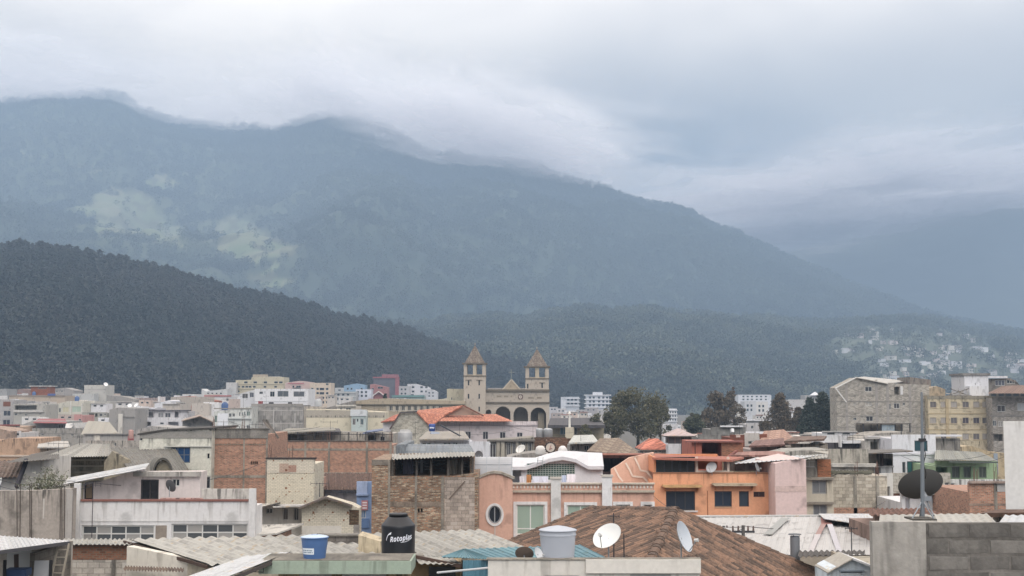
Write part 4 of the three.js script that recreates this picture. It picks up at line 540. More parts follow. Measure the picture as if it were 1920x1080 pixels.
{ const b = P(1357, 1010, 58), g = thing('utility_pole', 'short pole end with two insulators beside the tile roof slope', 'utility pole', [b.x, 0, b.z]), h = P(1357, 986, 58).y; mesh('pole', new GB().tube([0, 0, 0], [0, h, 0], 0.1, 0.06, 8), plain('#4d4a48', 0.9), g); mesh('crossarm', new GB().box(-0.2, h - 0.22, -0.04, 0.2, h - 0.15, 0.04), K.iron, g); for (const x of [-0.15, 0.15]) mesh('insulator', new GB().tube([x, h - 0.15, 0], [x, h + 0.02, 0], 0.04, 0.03, 8), plain('#5b4a44', 0.4), g); }
// low roofs between tile roof and block wall
{
  const g = thing('shed_roof', 'tan flat roof with a dark scalloped edge behind the tile roof slope', 'roof', [P(1570, 1050, 40).x, 0, -40]), L = (x, y, d) => inv(g, P(x, y, d));
  mesh('roof_slab', plate(L(1556, 1072, 35.5), L(1665, 1068, 36.5), L(1660, 1042, 43), L(1556, 1043, 43), 0.1), mat('#a29a88', 'dirty'), g); sheets(g, 'roof_sheet', L(1496, 1046, 43.4), L(1622, 1041, 43.4), L(1622, 1034, 46), L(1500, 1035, 46), { mat: ['#4c4846', '#57524e'].map((x) => mat(x, 'sheet')), w: 0.9, amp: 0.07, pitch: 0.18, seed: 2 });
  mesh('wall', new GB().box(L(1565, 1060, 43).x, 0, L(1525, 1060, 43).z, L(1655, 1060, 37).x, L(1525, 1076, 36.8).y - 0.1, L(1525, 1060, 37).z), mat('#9a8f7c', 'dirty'), g);
}
{
  const g = house('blue_shed', 'pale blue shed with a white gable verge beside the block wall', 'shed', { d: 33, x: [1550, 1640], y: 1046, top: [[1550, 1073], [1556, 1068], [1597, 1047], [1640, 1064]], dep: 1.3, wall: '#cfdae2', tx: 'sheet', win: [[1577, 1070, 1617, 1074, { pane: '#26282b', nx: 1 }]], bands: [[1573, 1069, 1620, 1071, '#8fa0ad', 0.06]] });
  const T = (x, y) => { const [a, b] = g.loc(x, y); return [a, b]; }, [x0, y0] = T(1550, 1072), [x1, y1] = T(1597, 1045.5), [x2, y2] = T(1642, 1063);
  mesh('roof_sheet', plate([x0, y0, 0.12], [x1, y1, 0.12], [x1, y1, -1.3], [x0, y0, -1.3], 0.03), mat('#a9a49a', 'dirty'), g.g); mesh('roof_sheet', plate([x1, y1, 0.12], [x2, y2, 0.12], [x2, y2, -1.3], [x1, y1, -1.3], 0.05), mat('#dcdde0', 'sheet'), g.g);
}
{
  const g = thing('shed_roof', 'low pale corrugated roof just behind the block wall', 'roof', [P(1760, 975, 26).x, 0, -26]), L = (x, y, d) => inv(g, P(x, y, d));
  sheets(g, 'roof_sheet', L(1648, 985, 23), L(1870, 985, 23), L(1850, 965, 32), L(1650, 966, 32), { mat: fibre, w: 0.9, amp: 0.025, pitch: 0.15, seed: 61, uneven: 0.03 }); mesh('wall', new GB().box(L(1658, 985, 31.8).x, 0, L(1655, 980, 31.8).z, L(1846, 985, 31.8).x, L(1655, 970, 31.8).y - 0.15, L(1655, 985, 31).z), K.concd, g);
  sheets(g, 'roof_sheet', L(1872, 985, 22), L(1960, 985, 22), L(1960, 967, 28), L(1885, 967, 28), { mat: zinc, w: 0.8, amp: 0.025, pitch: 0.15, seed: 62 });
}
// ---------- second row: 55 to 110 metres ----------
const CR = '#cdc9bd', WH = '#d6d5d2', brick = mat('#ffffff', 'brick'), rubble = mat('#ffffff', 'rubble'), colm = mat('#a39b8e', 'concrete');
// left: stained wall, long white building
{
  const R = house('stained_wall', 'tall stained grey-brown wall with rusty rods hanging along it', 'wall', { d: 60, x: [-60, 137], y: 917, dep: 0.5, wall: '#a39a91', tx: 'dirty', top: [[-60, 921], [60, 920], [137, 916]], bands: [[80, 935, 84, 972, '#bdb6ac', 0.02, 'plaster_patch'], [122, 917, 137, 1012, '#a8a29a', 0.03, 'plaster_strip']] });
  for (const x of [33, 38, 57, 60, 113, 117, 121]) { const [a, b] = R.loc(x, 1015), [c, e] = R.loc(x + (x % 3), 905 + (x * 7) % 12); mesh('rod', new GB().tube([a, b, 0.06], [c, e, 0.1], 0.018, 0.018, 5), plain('#4a4038', 0.9), R.g); }
  for (const [x0, y0, x1, y1] of [[-40, 900, 60, 898], [60, 898, 140, 903]]) { const [a, b] = R.loc(x0, y0), [c, e] = R.loc(x1, y1); mesh('wire', new GB().tube([a, b, -0.1], [c, e, -0.1], 0.01, 0.01, 4), K.iron, R.g); }
}
{
  const wd = { frame: '#c2c2bf', pane: '#4b4f52', nx: 5, ny: 2, split: 0.48, each: 1, cur: 2, curm: plain('#8f8d89', 0.5) };
  const xs = (a, b, n) => Array.from({ length: n }, (_, k) => [a + (b - a) * k / n, a + (b - a) * (k + 1) / n]);
  const R = house('white_building', 'long white two-storey building with a ribbon of gridded windows', 'building', { d: 62, x: [137, 480], y: 939, dep: 1.6, wall: WH, tx: 'plaster', wd,
    win: [[152.5, 985, 290, 1016], [321, 982, 465, 1014]],
    bands: [[137, 906, 152, 1030, mat('#d2d1ce', 'plaster'), 0.12, 'pilaster'], [466, 916, 480.5, 1030, mat('#d2d1ce', 'plaster'), 0.12, 'pilaster'], [152, 936, 466, 940, '#8b5a4e', 0.08, 'red_ledge'], [152, 976, 466, 978, '#c6c5c1', 0.03], [291, 985, 313, 1016, mat('#8d8276', 'dirty'), 0.004, 'infill_panel']] });
  const U = house('', '', '', { into: R, d: 64.4, x: [157, 376], y: 886, dep: 1.4, top: [[157, 905], [182, 904], [253, 883], [255, 886], [376, 885]], wall: '#cfc3bd', tx: 'plaster', win: [[157.5, 906, 174, 936, { pane: plain('#8a7458', 0.9), nx: 1, frame: K.dark }], [263, 899, 298, 938, { pane: '#17181c', door: 1, nx: 2, frame: '#2e2a2c' }], [322, 898, 337, 912, { pane: '#2a2d33' }]], bands: [[299, 886, 376.5, 938, mat('#c2c1c0', 'dirty'), 0.03, 'white_wall_panel'].map((v, i) => v)].slice(0, 0).concat([[252, 884, 377, 893, mat('#a9a6a1', 'dirty'), 0.25, 'slab_edge']]) });
  const Q = (x, y, d) => inv(R.g, P(x, y, d)); sheets(R.g, 'roof_sheet', Q(118, 909, 62.8), Q(128, 897, 67), Q(280, 869, 67), Q(272, 880, 62.8), { mat: zinc, n: 4, prof: 'rib', pitch: 0.3, amp: 0.03, seed: 9 });
  house('', '', '', { into: R, d: 62.6, x: [378, 467], y: 917, dep: 0.2, wall: '#bdb9b3', tx: 'dirty' }); house('', '', '', { into: R, d: 62.5, x: [300, 380], y: 934, dep: 0.3, wall: '#b98f86', tx: 'dirty' });
}
dish('dark satellite dish seen from behind on the white building roof', 318, 912, 62.8, 24, 150, 20, { pole: 0.5, mat: plain('#454549', 0.7) });
antenna('thin leaning antenna pole with a small aerial on the white building', 172, 903, 1008, 61.6, { arms: 4, len: 0.7, mat: plain('#3b3640', 0.8) });
// bush on the left
{
  const b = P(84, 930, 63.5), g = thing('shrub', 'leafy grey-green shrub growing behind the stained wall', 'plant', b), r = rng(88), gb = new GB(), cols = [], st = new GB();
  for (let k = 0; k < 46; k++) { const a = r() * 6.3, e = 0.3 + r() * 1.0, L = 0.7 + r() * 0.75, dir = V(Math.cos(a) * Math.cos(e), Math.sin(e), Math.sin(a) * Math.cos(e)), tip = dir.clone().multiplyScalar(L).add(V(0, 0.15, 0)); st.tube([0, 0, 0], tip.toArray(), 0.015, 0.006, 4); for (let j = 0; j < 34; j++) { const p = tip.clone().multiplyScalar(0.35 + 0.65 * r()).add(V((r() - 0.5) * 0.3, (r() - 0.5) * 0.3, (r() - 0.5) * 0.3)), d1 = V(r() - 0.5, r() - 0.3, r() - 0.5).normalize().multiplyScalar(0.06 + r() * 0.05), d2 = V(r() - 0.5, r() - 0.5, r() - 0.5).normalize().multiplyScalar(0.025), q = (i, m) => p.clone().addScaledVector(d1, i).addScaledVector(d2, m).toArray(); gb.quad(q(-1, 0), q(0, -1), q(1, 0), q(0, 1)); const pale = r() > 0.72, c = pale ? [0.42, 0.42, 0.36] : mixc([0.05, 0.07, 0.03], [0.16, 0.17, 0.09], r()); for (let i = 0; i < 6; i++) cols.push(...c); } }
  mesh('stems', st, plain('#5b4a3a', 0.95), g); const cg = gb.geo(); cg.setAttribute('color', new THREE.Float32BufferAttribute(cols, 3)); mesh('foliage', cg, crownMat, g);
}
// gabled white house with a brown tile roof at the far left
{
  const R = house('gabled_house', 'white gabled house with a dark brown tile roof behind the stained wall', 'house', { d: 78, x: [-50, 80], y: 868, dep: 5, top: [[-50, 897], [34, 897], [50, 866], [80, 860]], wall: '#cdc9c1', tx: 'plaster' });
  const Q = (x, y, d) => inv(R.g, P(x, y, d)); sheets(R.g, 'tile_slope', Q(-60, 896, 76.8), Q(34, 896, 76.8), Q(50, 864, 82), Q(-50, 864, 82), { mat: mat('#75675f', 'clay'), n: 4, pitch: 0.22, amp: 0.06, seed: 3 });
  mesh('verge_board', new GB().bar(Q(50, 862, 77.6).toArray(), Q(31, 914, 76.4).toArray(), 0.18, 0.25), plain('#3d3a42', 0.9), R.g); sheets(R.g, 'roof_sheet', Q(14, 868, 76), Q(112, 861, 76), Q(110, 852, 84), Q(48, 856, 84), { mat: mat('#6b6762', 'sheet'), n: 4, seed: 4 });
  
}
dish('white satellite dish at the far left above the stained wall', 1, 906, 70, 20, -50, 20, { pole: 0.7 });
{
  const R = house('banded_house', 'low tan house with horizontal ledges under a wide grey roof', 'house', { d: 92, x: [100, 205], y: 855, dep: 7, wall: '#a39a84', tx: 'dirty', bands: [[98, 861, 206, 864, '#b3aa98', 0.2, 'ledge'], [98, 872, 206, 875, '#b3aa98', 0.2, 'ledge'], [98, 884, 206, 886, '#b3aa98', 0.2, 'ledge']] });
  const Q = (x, y, d) => inv(R.g, P(x, y, d)); sheets(R.g, 'roof_sheet', Q(80, 858, 88), Q(210, 856, 88), Q(205, 833, 102), Q(150, 832, 102), { mat: fibre, n: 9, seed: 14 }); sheets(R.g, 'roof_sheet', Q(15, 874, 84), Q(118, 862, 88), Q(150, 834, 102), Q(60, 852, 102), { mat: ['#5a5653', '#6a655f'].map((c) => mat(c, 'sheet')), n: 5, seed: 15 });
}
// grey barn roof with a round dormer
{
  const R = house('barn', 'tan gabled barn under a grey fibre-cement roof with a round dormer', 'barn', { d: 84, x: [196, 352], y: 848, dep: 0.5, top: [[196, 866], [210, 846], [240, 862], [246, 884], [352, 884]], wall: '#8f8672', tx: 'dirty' });
  const Q = (x, y, d) => inv(R.g, P(x, y, d)); sheets(R.g, 'roof_sheet', Q(248, 888, 80.5), Q(358, 888, 80.5), Q(326, 837, 90), Q(206, 840, 90), { mat: ['#716f69', '#7a7771', '#69675f'].map((c) => mat(c, 'sheet')), n: 7, amp: 0.04, seed: 16 });
  const p0 = Q(305, 890, 77.6), p1 = Q(295, 886, 84.5), r = 19 * mpx(78), gb = new GB(), n = 14; for (let k = 0; k < n; k++) { const f0 = Math.PI * k / n, f1 = Math.PI * (k + 1) / n, a = (p, f, q = r) => [p.x + Math.cos(f) * q, p.y + Math.sin(f) * q * 1.65, p.z]; gb.quad(a(p0, f1), a(p0, f0), a(p1, f0), a(p1, f1)); gb.quad(a(p0, f0), a(p0, f1), a(p0, f1, r * 0.86), a(p0, f0, r * 0.86)); gb.quad(a(p0, f0, r * 0.86), a(p0, f1, r * 0.86), a(p1, f1, r * 0.86), a(p1, f0, r * 0.86)); } mesh('round_dormer', gb, mat('#76736a', 'concrete'), R.g);
  const fc = new GB(); for (let k = 0; k < n; k++) { const f0 = Math.PI * k / n, f1 = Math.PI * (k + 1) / n, a = (f) => [p0.x + Math.cos(f) * r * 0.86, p0.y + Math.sin(f) * r * 1.4, p0.z - 0.3]; fc.tri([p0.x, p0.y, p0.z - 0.3], a(f0), a(f1), [0, 0], [1, 0], [1, 1]); } mesh('dormer_face', fc, mat('#837b66', 'dirty'), R.g);
}
// brick building with the cream wing
{
  const R = house('brick_building', 'bare brick building with concrete columns and a cream wing', 'building', { d: 90, x: [397, 502], y: 806, dep: 8, wall: brick, win: [0, 1, 2, 3].map((k) => [470 + k * 3.6, 865, 472.8 + k * 3.6, 871, { open: 0.6 }]),
    bands: [[396, 804, 503, 822, mat('#96928b', 'concrete'), 0.06, 'concrete_beam'], [397, 822, 402, 960, colm, 0.03, 'concrete_column'], [454, 822, 459.5, 960, colm, 0.03, 'concrete_column'], [497, 822, 502, 960, colm, 0.03, 'concrete_column'], [397, 832, 502, 835, mat('#a08874', 'concrete'), 0.02, 'concrete_beam'], [397, 891, 502, 896, colm, 0.028, 'concrete_beam']], cop: [0.1, 0.1, '#6a665f'] });
  house('', '', '', { into: R, d: 89, x: [262, 397], y: 810, dep: 8, top: [[262, 816], [310, 808], [397, 805]], wall: '#cfcfc2', tx: 'dirty', win: [[320, 838, 357, 868, { pane: '#2c4a72', frame: '#5b6570', nx: 3, ny: 2 }], [388, 850, 393, 860, { nx: 1 }], [376, 893, 395, 917, { nx: 1, pane: '#34353a' }], [262, 818, 267, 826, { nx: 1 }]], bands: [[262, 808, 397.5, 822, mat('#8f8d88', 'dirty'), 0.03, 'grey_band'], [308, 836, 397, 838, '#b9b8ae', 0.15, 'ledge']], cop: [0.12, 0.12, '#55524f'] });
  const S = (x, y, d) => inv(R.g, P(x, y, d)); mesh('stair_slab', plate(S(500, 808, 92), S(514, 805, 96), S(524, 862, 96), S(505, 862, 92), 0.3), mat('#8b8a85', 'dirty'), R.g); mesh('pole', new GB().bar(S(493, 787, 93).toArray(), S(515, 815, 93).toArray(), 0.15), mat('#8f8b85', 'concrete'), R.g); mesh('pole', new GB().bar(S(499, 787, 93).toArray(), S(522, 822, 93).toArray(), 0.12), mat('#77736c', 'concrete'), R.g);
}
house('painted_brick_tower', 'tall cream painted brick wall with flaking red patches', 'wall', { d: 80, x: [501, 590], y: 861, dep: 4, wall: mat('#d2ccbc', 'paintbrick'), cop: [0.1, 0.08, '#4a3f3c'], bands: [[501, 861, 590, 887, mat('#cfc9bd', 'paintbrick'), 0.03, 'upper_course'], [524, 869, 541, 886, mat('#b9a193', 'paintbrick'), 0.05, 'flaked_patch'], [541, 872, 556, 885, mat('#b08d7f', 'paintbrick'), 0.05, 'flaked_patch']] });
// small cream house with gable
{
  const R = house('cream_house', 'small cream house of painted block with a low gable', 'house', { d: 67, x: [566, 673], y: 948, dep: 1.2, top: [[566, 949], [611, 932], [659, 946], [673, 953]], wall: mat('#cfcabd', 'paintbrick'), bands: [[566, 986, 640, 1006, '#cfcabd', 0.02, 'plaster_base'], [655, 956, 673, 984, mat('#a59d8e', 'rubble'), 0.03, 'bare_patch'], [663, 984, 674, 1010, '#8f8a82', 0.05, 'post']] });
  house('', '', '', { into: R, d: 68.5, x: [480, 570], y: 948, dep: 1.5, wall: '#d0ccc0', tx: 'plaster', win: [[499, 953, 511, 963, { pane: '#3a3a3c' }], [531, 953, 540, 975, { pane: '#5a4a42', door: 1 }], [551, 953, 560, 976, { pane: '#4a4846', door: 1 }]] });
  const Q = (x, y, d) => inv(R.g, P(x, y, d)); mesh('roof_sheet', plate(Q(476, 954, 66.5), Q(526, 942, 66.5), Q(526, 941, 69.5), Q(480, 952, 69.5), 0.06), mat('#55504c', 'sheet'), R.g); mesh('roof_sheet', plate(Q(512, 949, 66.5), Q(572, 947, 66.5), Q(570, 945, 69.5), Q(515, 946, 69.5), 0.08), mat('#b9b6b2', 'sheet'), R.g);
  mesh('roof_slope', plate(Q(560, 951, 66.2), Q(611, 931, 66.2), Q(611, 930, 68.5), Q(562, 949, 68.5), 0.1), mat('#6d625c', 'sheet'), R.g); mesh('roof_slope', plate(Q(611, 931, 66.2), Q(661, 947, 66.2), Q(660, 945, 68.5), Q(611, 930, 68.5), 0.1), mat('#6d625c', 'sheet'), R.g);
  mesh('lean_to_roof', plate(Q(470, 1003, 62.5), Q(520, 999, 62.5), Q(570, 981, 66), Q(478, 984, 67), 0.08), mat('#c2bfb8', 'dirty'), R.g); mesh('low_brick_wall', new GB().box(Q(482, 1010, 63.5).x, 0, Q(0, 1000, 66).z, Q(530, 1010, 63.5).x, Q(0, 1001, 63.5).y, Q(0, 1000, 63.2).z), brick, R.g);
}
house('infill_wall', 'pale flat plaster wall beside the painted brick tower', 'wall', { d: 70, x: [480, 505], y: 945, dep: 2, wall: '#bdb9ae', tx: 'dirty' });
// long brick wall with frame
{
  const R = house('framed_brick_wall', 'long red brick wall divided by pale concrete columns', 'wall', { d: 106, x: [519, 735], y: 828, dep: 5, wall: brick, cop: [0.08, 0.05, '#6b625b'], bands: [[519, 841, 735, 845, colm, 0.03, 'concrete_beam'], [519, 886, 735, 892, mat('#b8b1a6', 'concrete'), 0.06, 'concrete_beam'], ...[535, 570, 614.5, 685.5, 730].map((x) => [x, 829, x + 4.5, 900, colm, 0.05, 'concrete_column'])] });
  for (let k = 0; k < 12; k++) { const [a, b] = R.loc(556 + k * 16, 827), [, c] = R.loc(556, 811); mesh('railing_post', new GB().box(a, b, -0.4, a + 0.06, c, -0.34), K.iron, R.g); } for (const y of [811, 815]) { const [a, b] = R.loc(552, y), [c] = R.loc(735, y); mesh('rail', new GB().box(a, b, -0.39, c, b + 0.05, -0.35), K.iron, R.g); }
}
{
  const R = house('rooftop_hut', 'low grey rooftop hut with dark openings behind the red brick wall', 'hut', { d: 118, x: [520, 738], y: 815, dep: 6, top: [[520, 813], [580, 811], [735, 813]], wall: '#aaa59b', tx: 'dirty', win: [[521, 815, 570, 828, { open: 1.6 }], [690, 816, 705, 827, { open: 1.2 }], [712, 818, 722, 827, { pane: '#222' }]] });
  const Q = (x, y, d) => inv(R.g, P(x, y, d)); mesh('roof_sheet', plate(Q(515, 812, 115), Q(630, 806, 115), Q(625, 801, 124), Q(540, 803, 124), 0.12), mat('#8f8b80', 'sheet'), R.g); mesh('blue_awning', plate(Q(680, 812, 114), Q(718, 806, 114), Q(718, 803, 120), Q(690, 807, 120), 0.08), mat('#6f7c9c', 'sheet'), R.g); mesh('roof_sheet', plate(Q(595, 809, 114), Q(640, 809, 114), Q(636, 803, 124), Q(590, 803, 124), 0.1), mat('#5d5a5c', 'sheet'), R.g);
}
// tile roofed house and blue house
{
  const R = house('tiled_cottage', 'pale cottage under a brown ridged tile roof with a dentil eave', 'house', { d: 86, x: [604, 700], y: 922, dep: 7, wall: '#d0c8c6', tx: 'plaster', bands: [[604, 918, 700, 921, '#d8d6d8', 0.3, 'cornice'], ...Array.from({ length: 14 }, (_, k) => [606 + k * 4.8, 921.5, 608.6 + k * 4.8, 924.5, '#c9c7ca', 0.22, 'dentil'])] });
  const Q = (x, y, d) => inv(R.g, P(x, y, d)); sheets(R.g, 'tile_slope', Q(602, 919, 84.6), Q(700, 919, 84.6), Q(700, 888, 92), Q(600, 888, 92), { mat: mat('#6a5349', 'clay'), n: 6, pitch: 0.21, amp: 0.07, seed: 8 });
  house('', '', '', { into: R, d: 84.5, x: [588, 603], y: 890, dep: 2, wall: '#b98d78', tx: 'plaster' });
  const B = house('blue_house', 'narrow light blue house beside the old brick building', 'house', { d: 78, x: [669, 698], y: 903, dep: 6, wall: '#7d9bc6', tx: 'plaster', win: [[675, 957, 686, 972, { pane: '#6d86a8' }]], bands: [[669, 903, 689, 927, '#9aaed0', 0.12, 'upper_bay'], [668, 926, 691, 929, '#8aa0c4', 0.2, 'ledge'], [674, 972, 692, 990, '#5d80b0', 0.1, 'lower_panel']] });
  mesh('sign', new GB().box(...B.loc(678, 956).concat(0.02), ...B.loc(690, 938).concat(0.1)), plain('#b3717a', 0.7), B.g); const cr = new GB(); for (const y of [941, 946, 951]) cr.box(...B.loc(680, y + 2.5).concat(0.101), ...B.loc(688.5, y).concat(0.115)); mesh('sign_lettering', cr, plain('#d8cfd4', 0.7), B.g);
}
// old rubble-brick building with the open top floor
{
  const R = house('old_brick_building', 'old patched brick building with a dark open top floor', 'building', { d: 70, x: [697, 897], y: 894, dep: 7, top: [[697, 862], [731, 862], [731.5, 893], [850, 892], [897, 886]], wall: rubble, win: [[783, 953, 787, 961, { open: 0.6 }], [788.5, 953, 792.5, 961, { open: 0.6 }]],
    bands: [[727, 862, 732, 1010, colm, 0.05, 'concrete_column'], [777, 893, 782, 1010, colm, 0.05, 'concrete_column'], [827, 893, 832.5, 1010, colm, 0.05, 'concrete_column'], [732, 941, 832, 950, mat('#a3917f', 'concrete'), 0.03, 'concrete_beam'], [833, 895, 890, 1004, mat('#b0a297', 'block'), 0.02, 'block_panel'], [697, 862, 731, 872, mat('#8d8479', 'concrete'), 0.04, 'concrete_beam']] });
  const g = R.g, Q = (x, y, d) => inv(g, P(x, y, d)), top = R.loc(760, 858)[1], base = R.loc(760, 893)[1], xa = R.loc(733, 880)[0], xb = R.loc(886, 880)[0];
  mesh('rear_wall', new GB().box(xa, base, -5, xb, top, -4.85), rubble, g); mesh('end_wall', new GB().box(xa, base, -4.84, xa + 0.15, top - 0.1, -0.6), rubble, g); mesh('end_wall', new GB().box(xb - 0.15, base, -4.84, xb, top - 0.1, -0.2), rubble, g); mesh('floor', new GB().box(xa, base - 0.1, -4.84, xb, base - 0.003, -0.3), K.concd, g);
  for (const x of [733, 779, 806, 838, 864, 884]) { const [a] = R.loc(x, 880); mesh('post', new GB().box(a, base, -0.25, a + 0.12, top, -0.1), mat('#6f665d', 'concrete'), g); }
  sheets(g, 'roof_sheet', Q(735, 862, 69), Q(890, 856, 69), Q(890, 848, 76), Q(735, 852, 76), { mat: fibre, n: 6, amp: 0.06, pitch: 0.18, seed: 19 }); mesh('brace', new GB().bar([R.loc(842, 936)[0], R.loc(842, 936)[1], 0.05], [R.loc(872, 902)[0], R.loc(872, 902)[1], 0.05], 0.06), plain('#6a5a50', 0.9), g);
  for (const [x0, x1, y1, c, nm] of [[756, 775, 889, '#5b5766', 'purple-grey sheet'], [788, 793, 886, '#9a9797', 'pale towel'], [841, 857, 892, '#8d8578', 'beige curtain'], [858, 866, 888, '#7a6f5d', 'olive cloth']]) { const a = P(x0, 862, 71.2), b = P(x1, y1, 71.2), gb = new GB(), n = 8; for (let k = 0; k < n; k++) { const z = (i) => Math.sin(i * 2.1 + x0) * 0.06, X = (i) => lerp(a.x, b.x, i / n) - a.x; gb.quad([X(k), b.y - a.y, z(k)], [X(k + 1), b.y - a.y, z(k + 1)], [X(k + 1), 0, z(k + 1)], [X(k), 0, z(k)]); gb.quad([X(k + 1), b.y - a.y, z(k + 1) - 0.01], [X(k), b.y - a.y, z(k) - 0.01], [X(k), 0, z(k) - 0.01], [X(k + 1), 0, z(k + 1) - 0.01]); } const o = mesh('hanging_cloth', gb, plain(c, 0.95), scene); o.name = numbered('hanging_cloth'); o.position.copy(a); tag(o, nm + ' hanging in the open top floor of the old brick building', 'cloth'); }
}
// curved blue-grey metal roof behind, silver tank, arched canopy
{
  const g = thing('curved_roof_house', 'house with a curved blue-grey metal roof above the old brick building', 'house', [P(820, 850, 84).x, 0, -84]), Q = (x, y, d) => inv(g, P(x, y, d)), m = ['#66707a', '#6d777f', '#606a74'].map((c) => mat(c, 'sheet', { r: 0.5 }));
  const a = Q(751, 858, 80), b = Q(893, 858, 80), n = 6, gb = []; for (let k = 0; k < n; k++) { const f = (t) => { const ang = t * 1.25; return [Math.sin(ang) * 3.2, Math.cos(ang) * 1.0]; }, t0 = 1 - k / n, t1 = 1 - (k + 1) / n, [z0, y0] = f(t0), [z1, y1] = f(t1), yb = Q(0, 834, 82).y - 1.0, zb = a.z - 3.2; sheets(g, 'roof_sheet', [a.x, yb + y0, zb + z0], [b.x - 0.6 * (1 - t0), yb + y0, zb + z0], [b.x - 0.6 * (1 - t1), yb + y1, zb + z1], [a.x, yb + y1, zb + z1], { mat: m, n: 3, prof: 'rib', pitch: 0.4, amp: 0.015, seed: k + 1, uneven: 0 }); }
  mesh('wall', new GB().box(a.x + 0.1, 0, -5, b.x - 0.1, a.y - 0.1, a.z - 0.5), mat('#8b877f', 'dirty'), g); mesh('end_panel', new GB().box(Q(742, 850, 80).x, 0, -4, Q(758, 850, 80).x, Q(742, 834, 80).y, a.z - 0.3), mat('#7c848b', 'dirty'), g);
}
tank('water_tank', 'silver metal water tank on the roof beside the curved metal roof', 746, 773, 806, 836, 96, [[0, 0], [0.95, 0], [1, 0.04], [1, 0.5], [1.03, 0.53], [1, 0.56], [1, 0.82], [0.9, 0.86], [0.74, 0.88], [0.74, 1], [0, 1]], plain('#a4a5a6', 0.45, 0.3));
house('tank_stand_house', 'plain grey block carrying the silver water tank', 'house', { d: 94, x: [738, 795], y: 836, dep: 5, wall: '#a19c94', tx: 'dirty' });
{
  const g = thing('arched_canopy', 'arched translucent grey canopy on a curved metal frame', 'canopy', [P(920, 900, 73.5).x, P(920, 905, 73.5).y, -73.5]), Q = (x, y, d) => inv(g, P(x, y, d)), x0 = Q(880, 900, 73.5).x, x1 = Q(960, 900, 73.5).x, h = Q(0, 857, 74.8).y, b = Q(0, 904, 73.5).y, n = 10, R = 1.5, pc = new THREE.MeshPhysicalMaterial({ color: '#a3a6ab', roughness: 0.5, transmission: 0.3, thickness: 0 });
  const pt = (t, x) => { const f = t * Math.PI / 2; return [x, b + Math.sin(f) * (h - b), Math.cos(f) * R - R]; }, xs = [0, 0.33, 0.66, 1].map((t) => lerp(x0 + 0.25, x1, t));
  for (let i = 0; i < 3; i++) { const gb = new GB(); for (let k = 0; k < n; k++) gb.quad(pt(k / n, xs[i]), pt(k / n, xs[i + 1]), pt((k + 1) / n, xs[i + 1]), pt((k + 1) / n, xs[i])); mesh('canopy_sheet', gb, pc, g); }
  for (const x of xs) { const gb = new GB(); for (let k = 0; k < n; k++) gb.bar(pt(k / n, x), pt((k + 1) / n, x), 0.05); mesh('hoop', gb, K.steel, g); }
  const e = new GB(), c0 = [x0 + 0.25, b, -R]; for (let k = 0; k < n; k++) e.tri(c0, pt(k / n, x0 + 0.25), pt((k + 1) / n, x0 + 0.25), [0, 0], [1, 0], [1, 1]); mesh('end_sheet', e, pc, g); for (const t of [0, 0.35, 0.7]) mesh('fan_bar', new GB().bar(c0, pt(t, x0 + 0.25), 0.035), K.steel, g); mesh('purlin', new GB().bar(pt(0.5, x0 + 0.25), pt(0.5, x1), 0.04), K.steel, g); mesh('purlin', new GB().bar(pt(0, x0 + 0.25), pt(0, x1), 0.05), K.steel, g);
  mesh('kerb_wall', new GB().box(x0, b - 2, -R - 0.2, x1, b - 0.02, -R + 0.1), mat('#8f8b84', 'dirty'), g);
}
dish('small dark dish above the arched canopy', 897, 854, 82, 17, 30, 10, { pole: 0.6, mat: plain('#55585c', 0.6) });
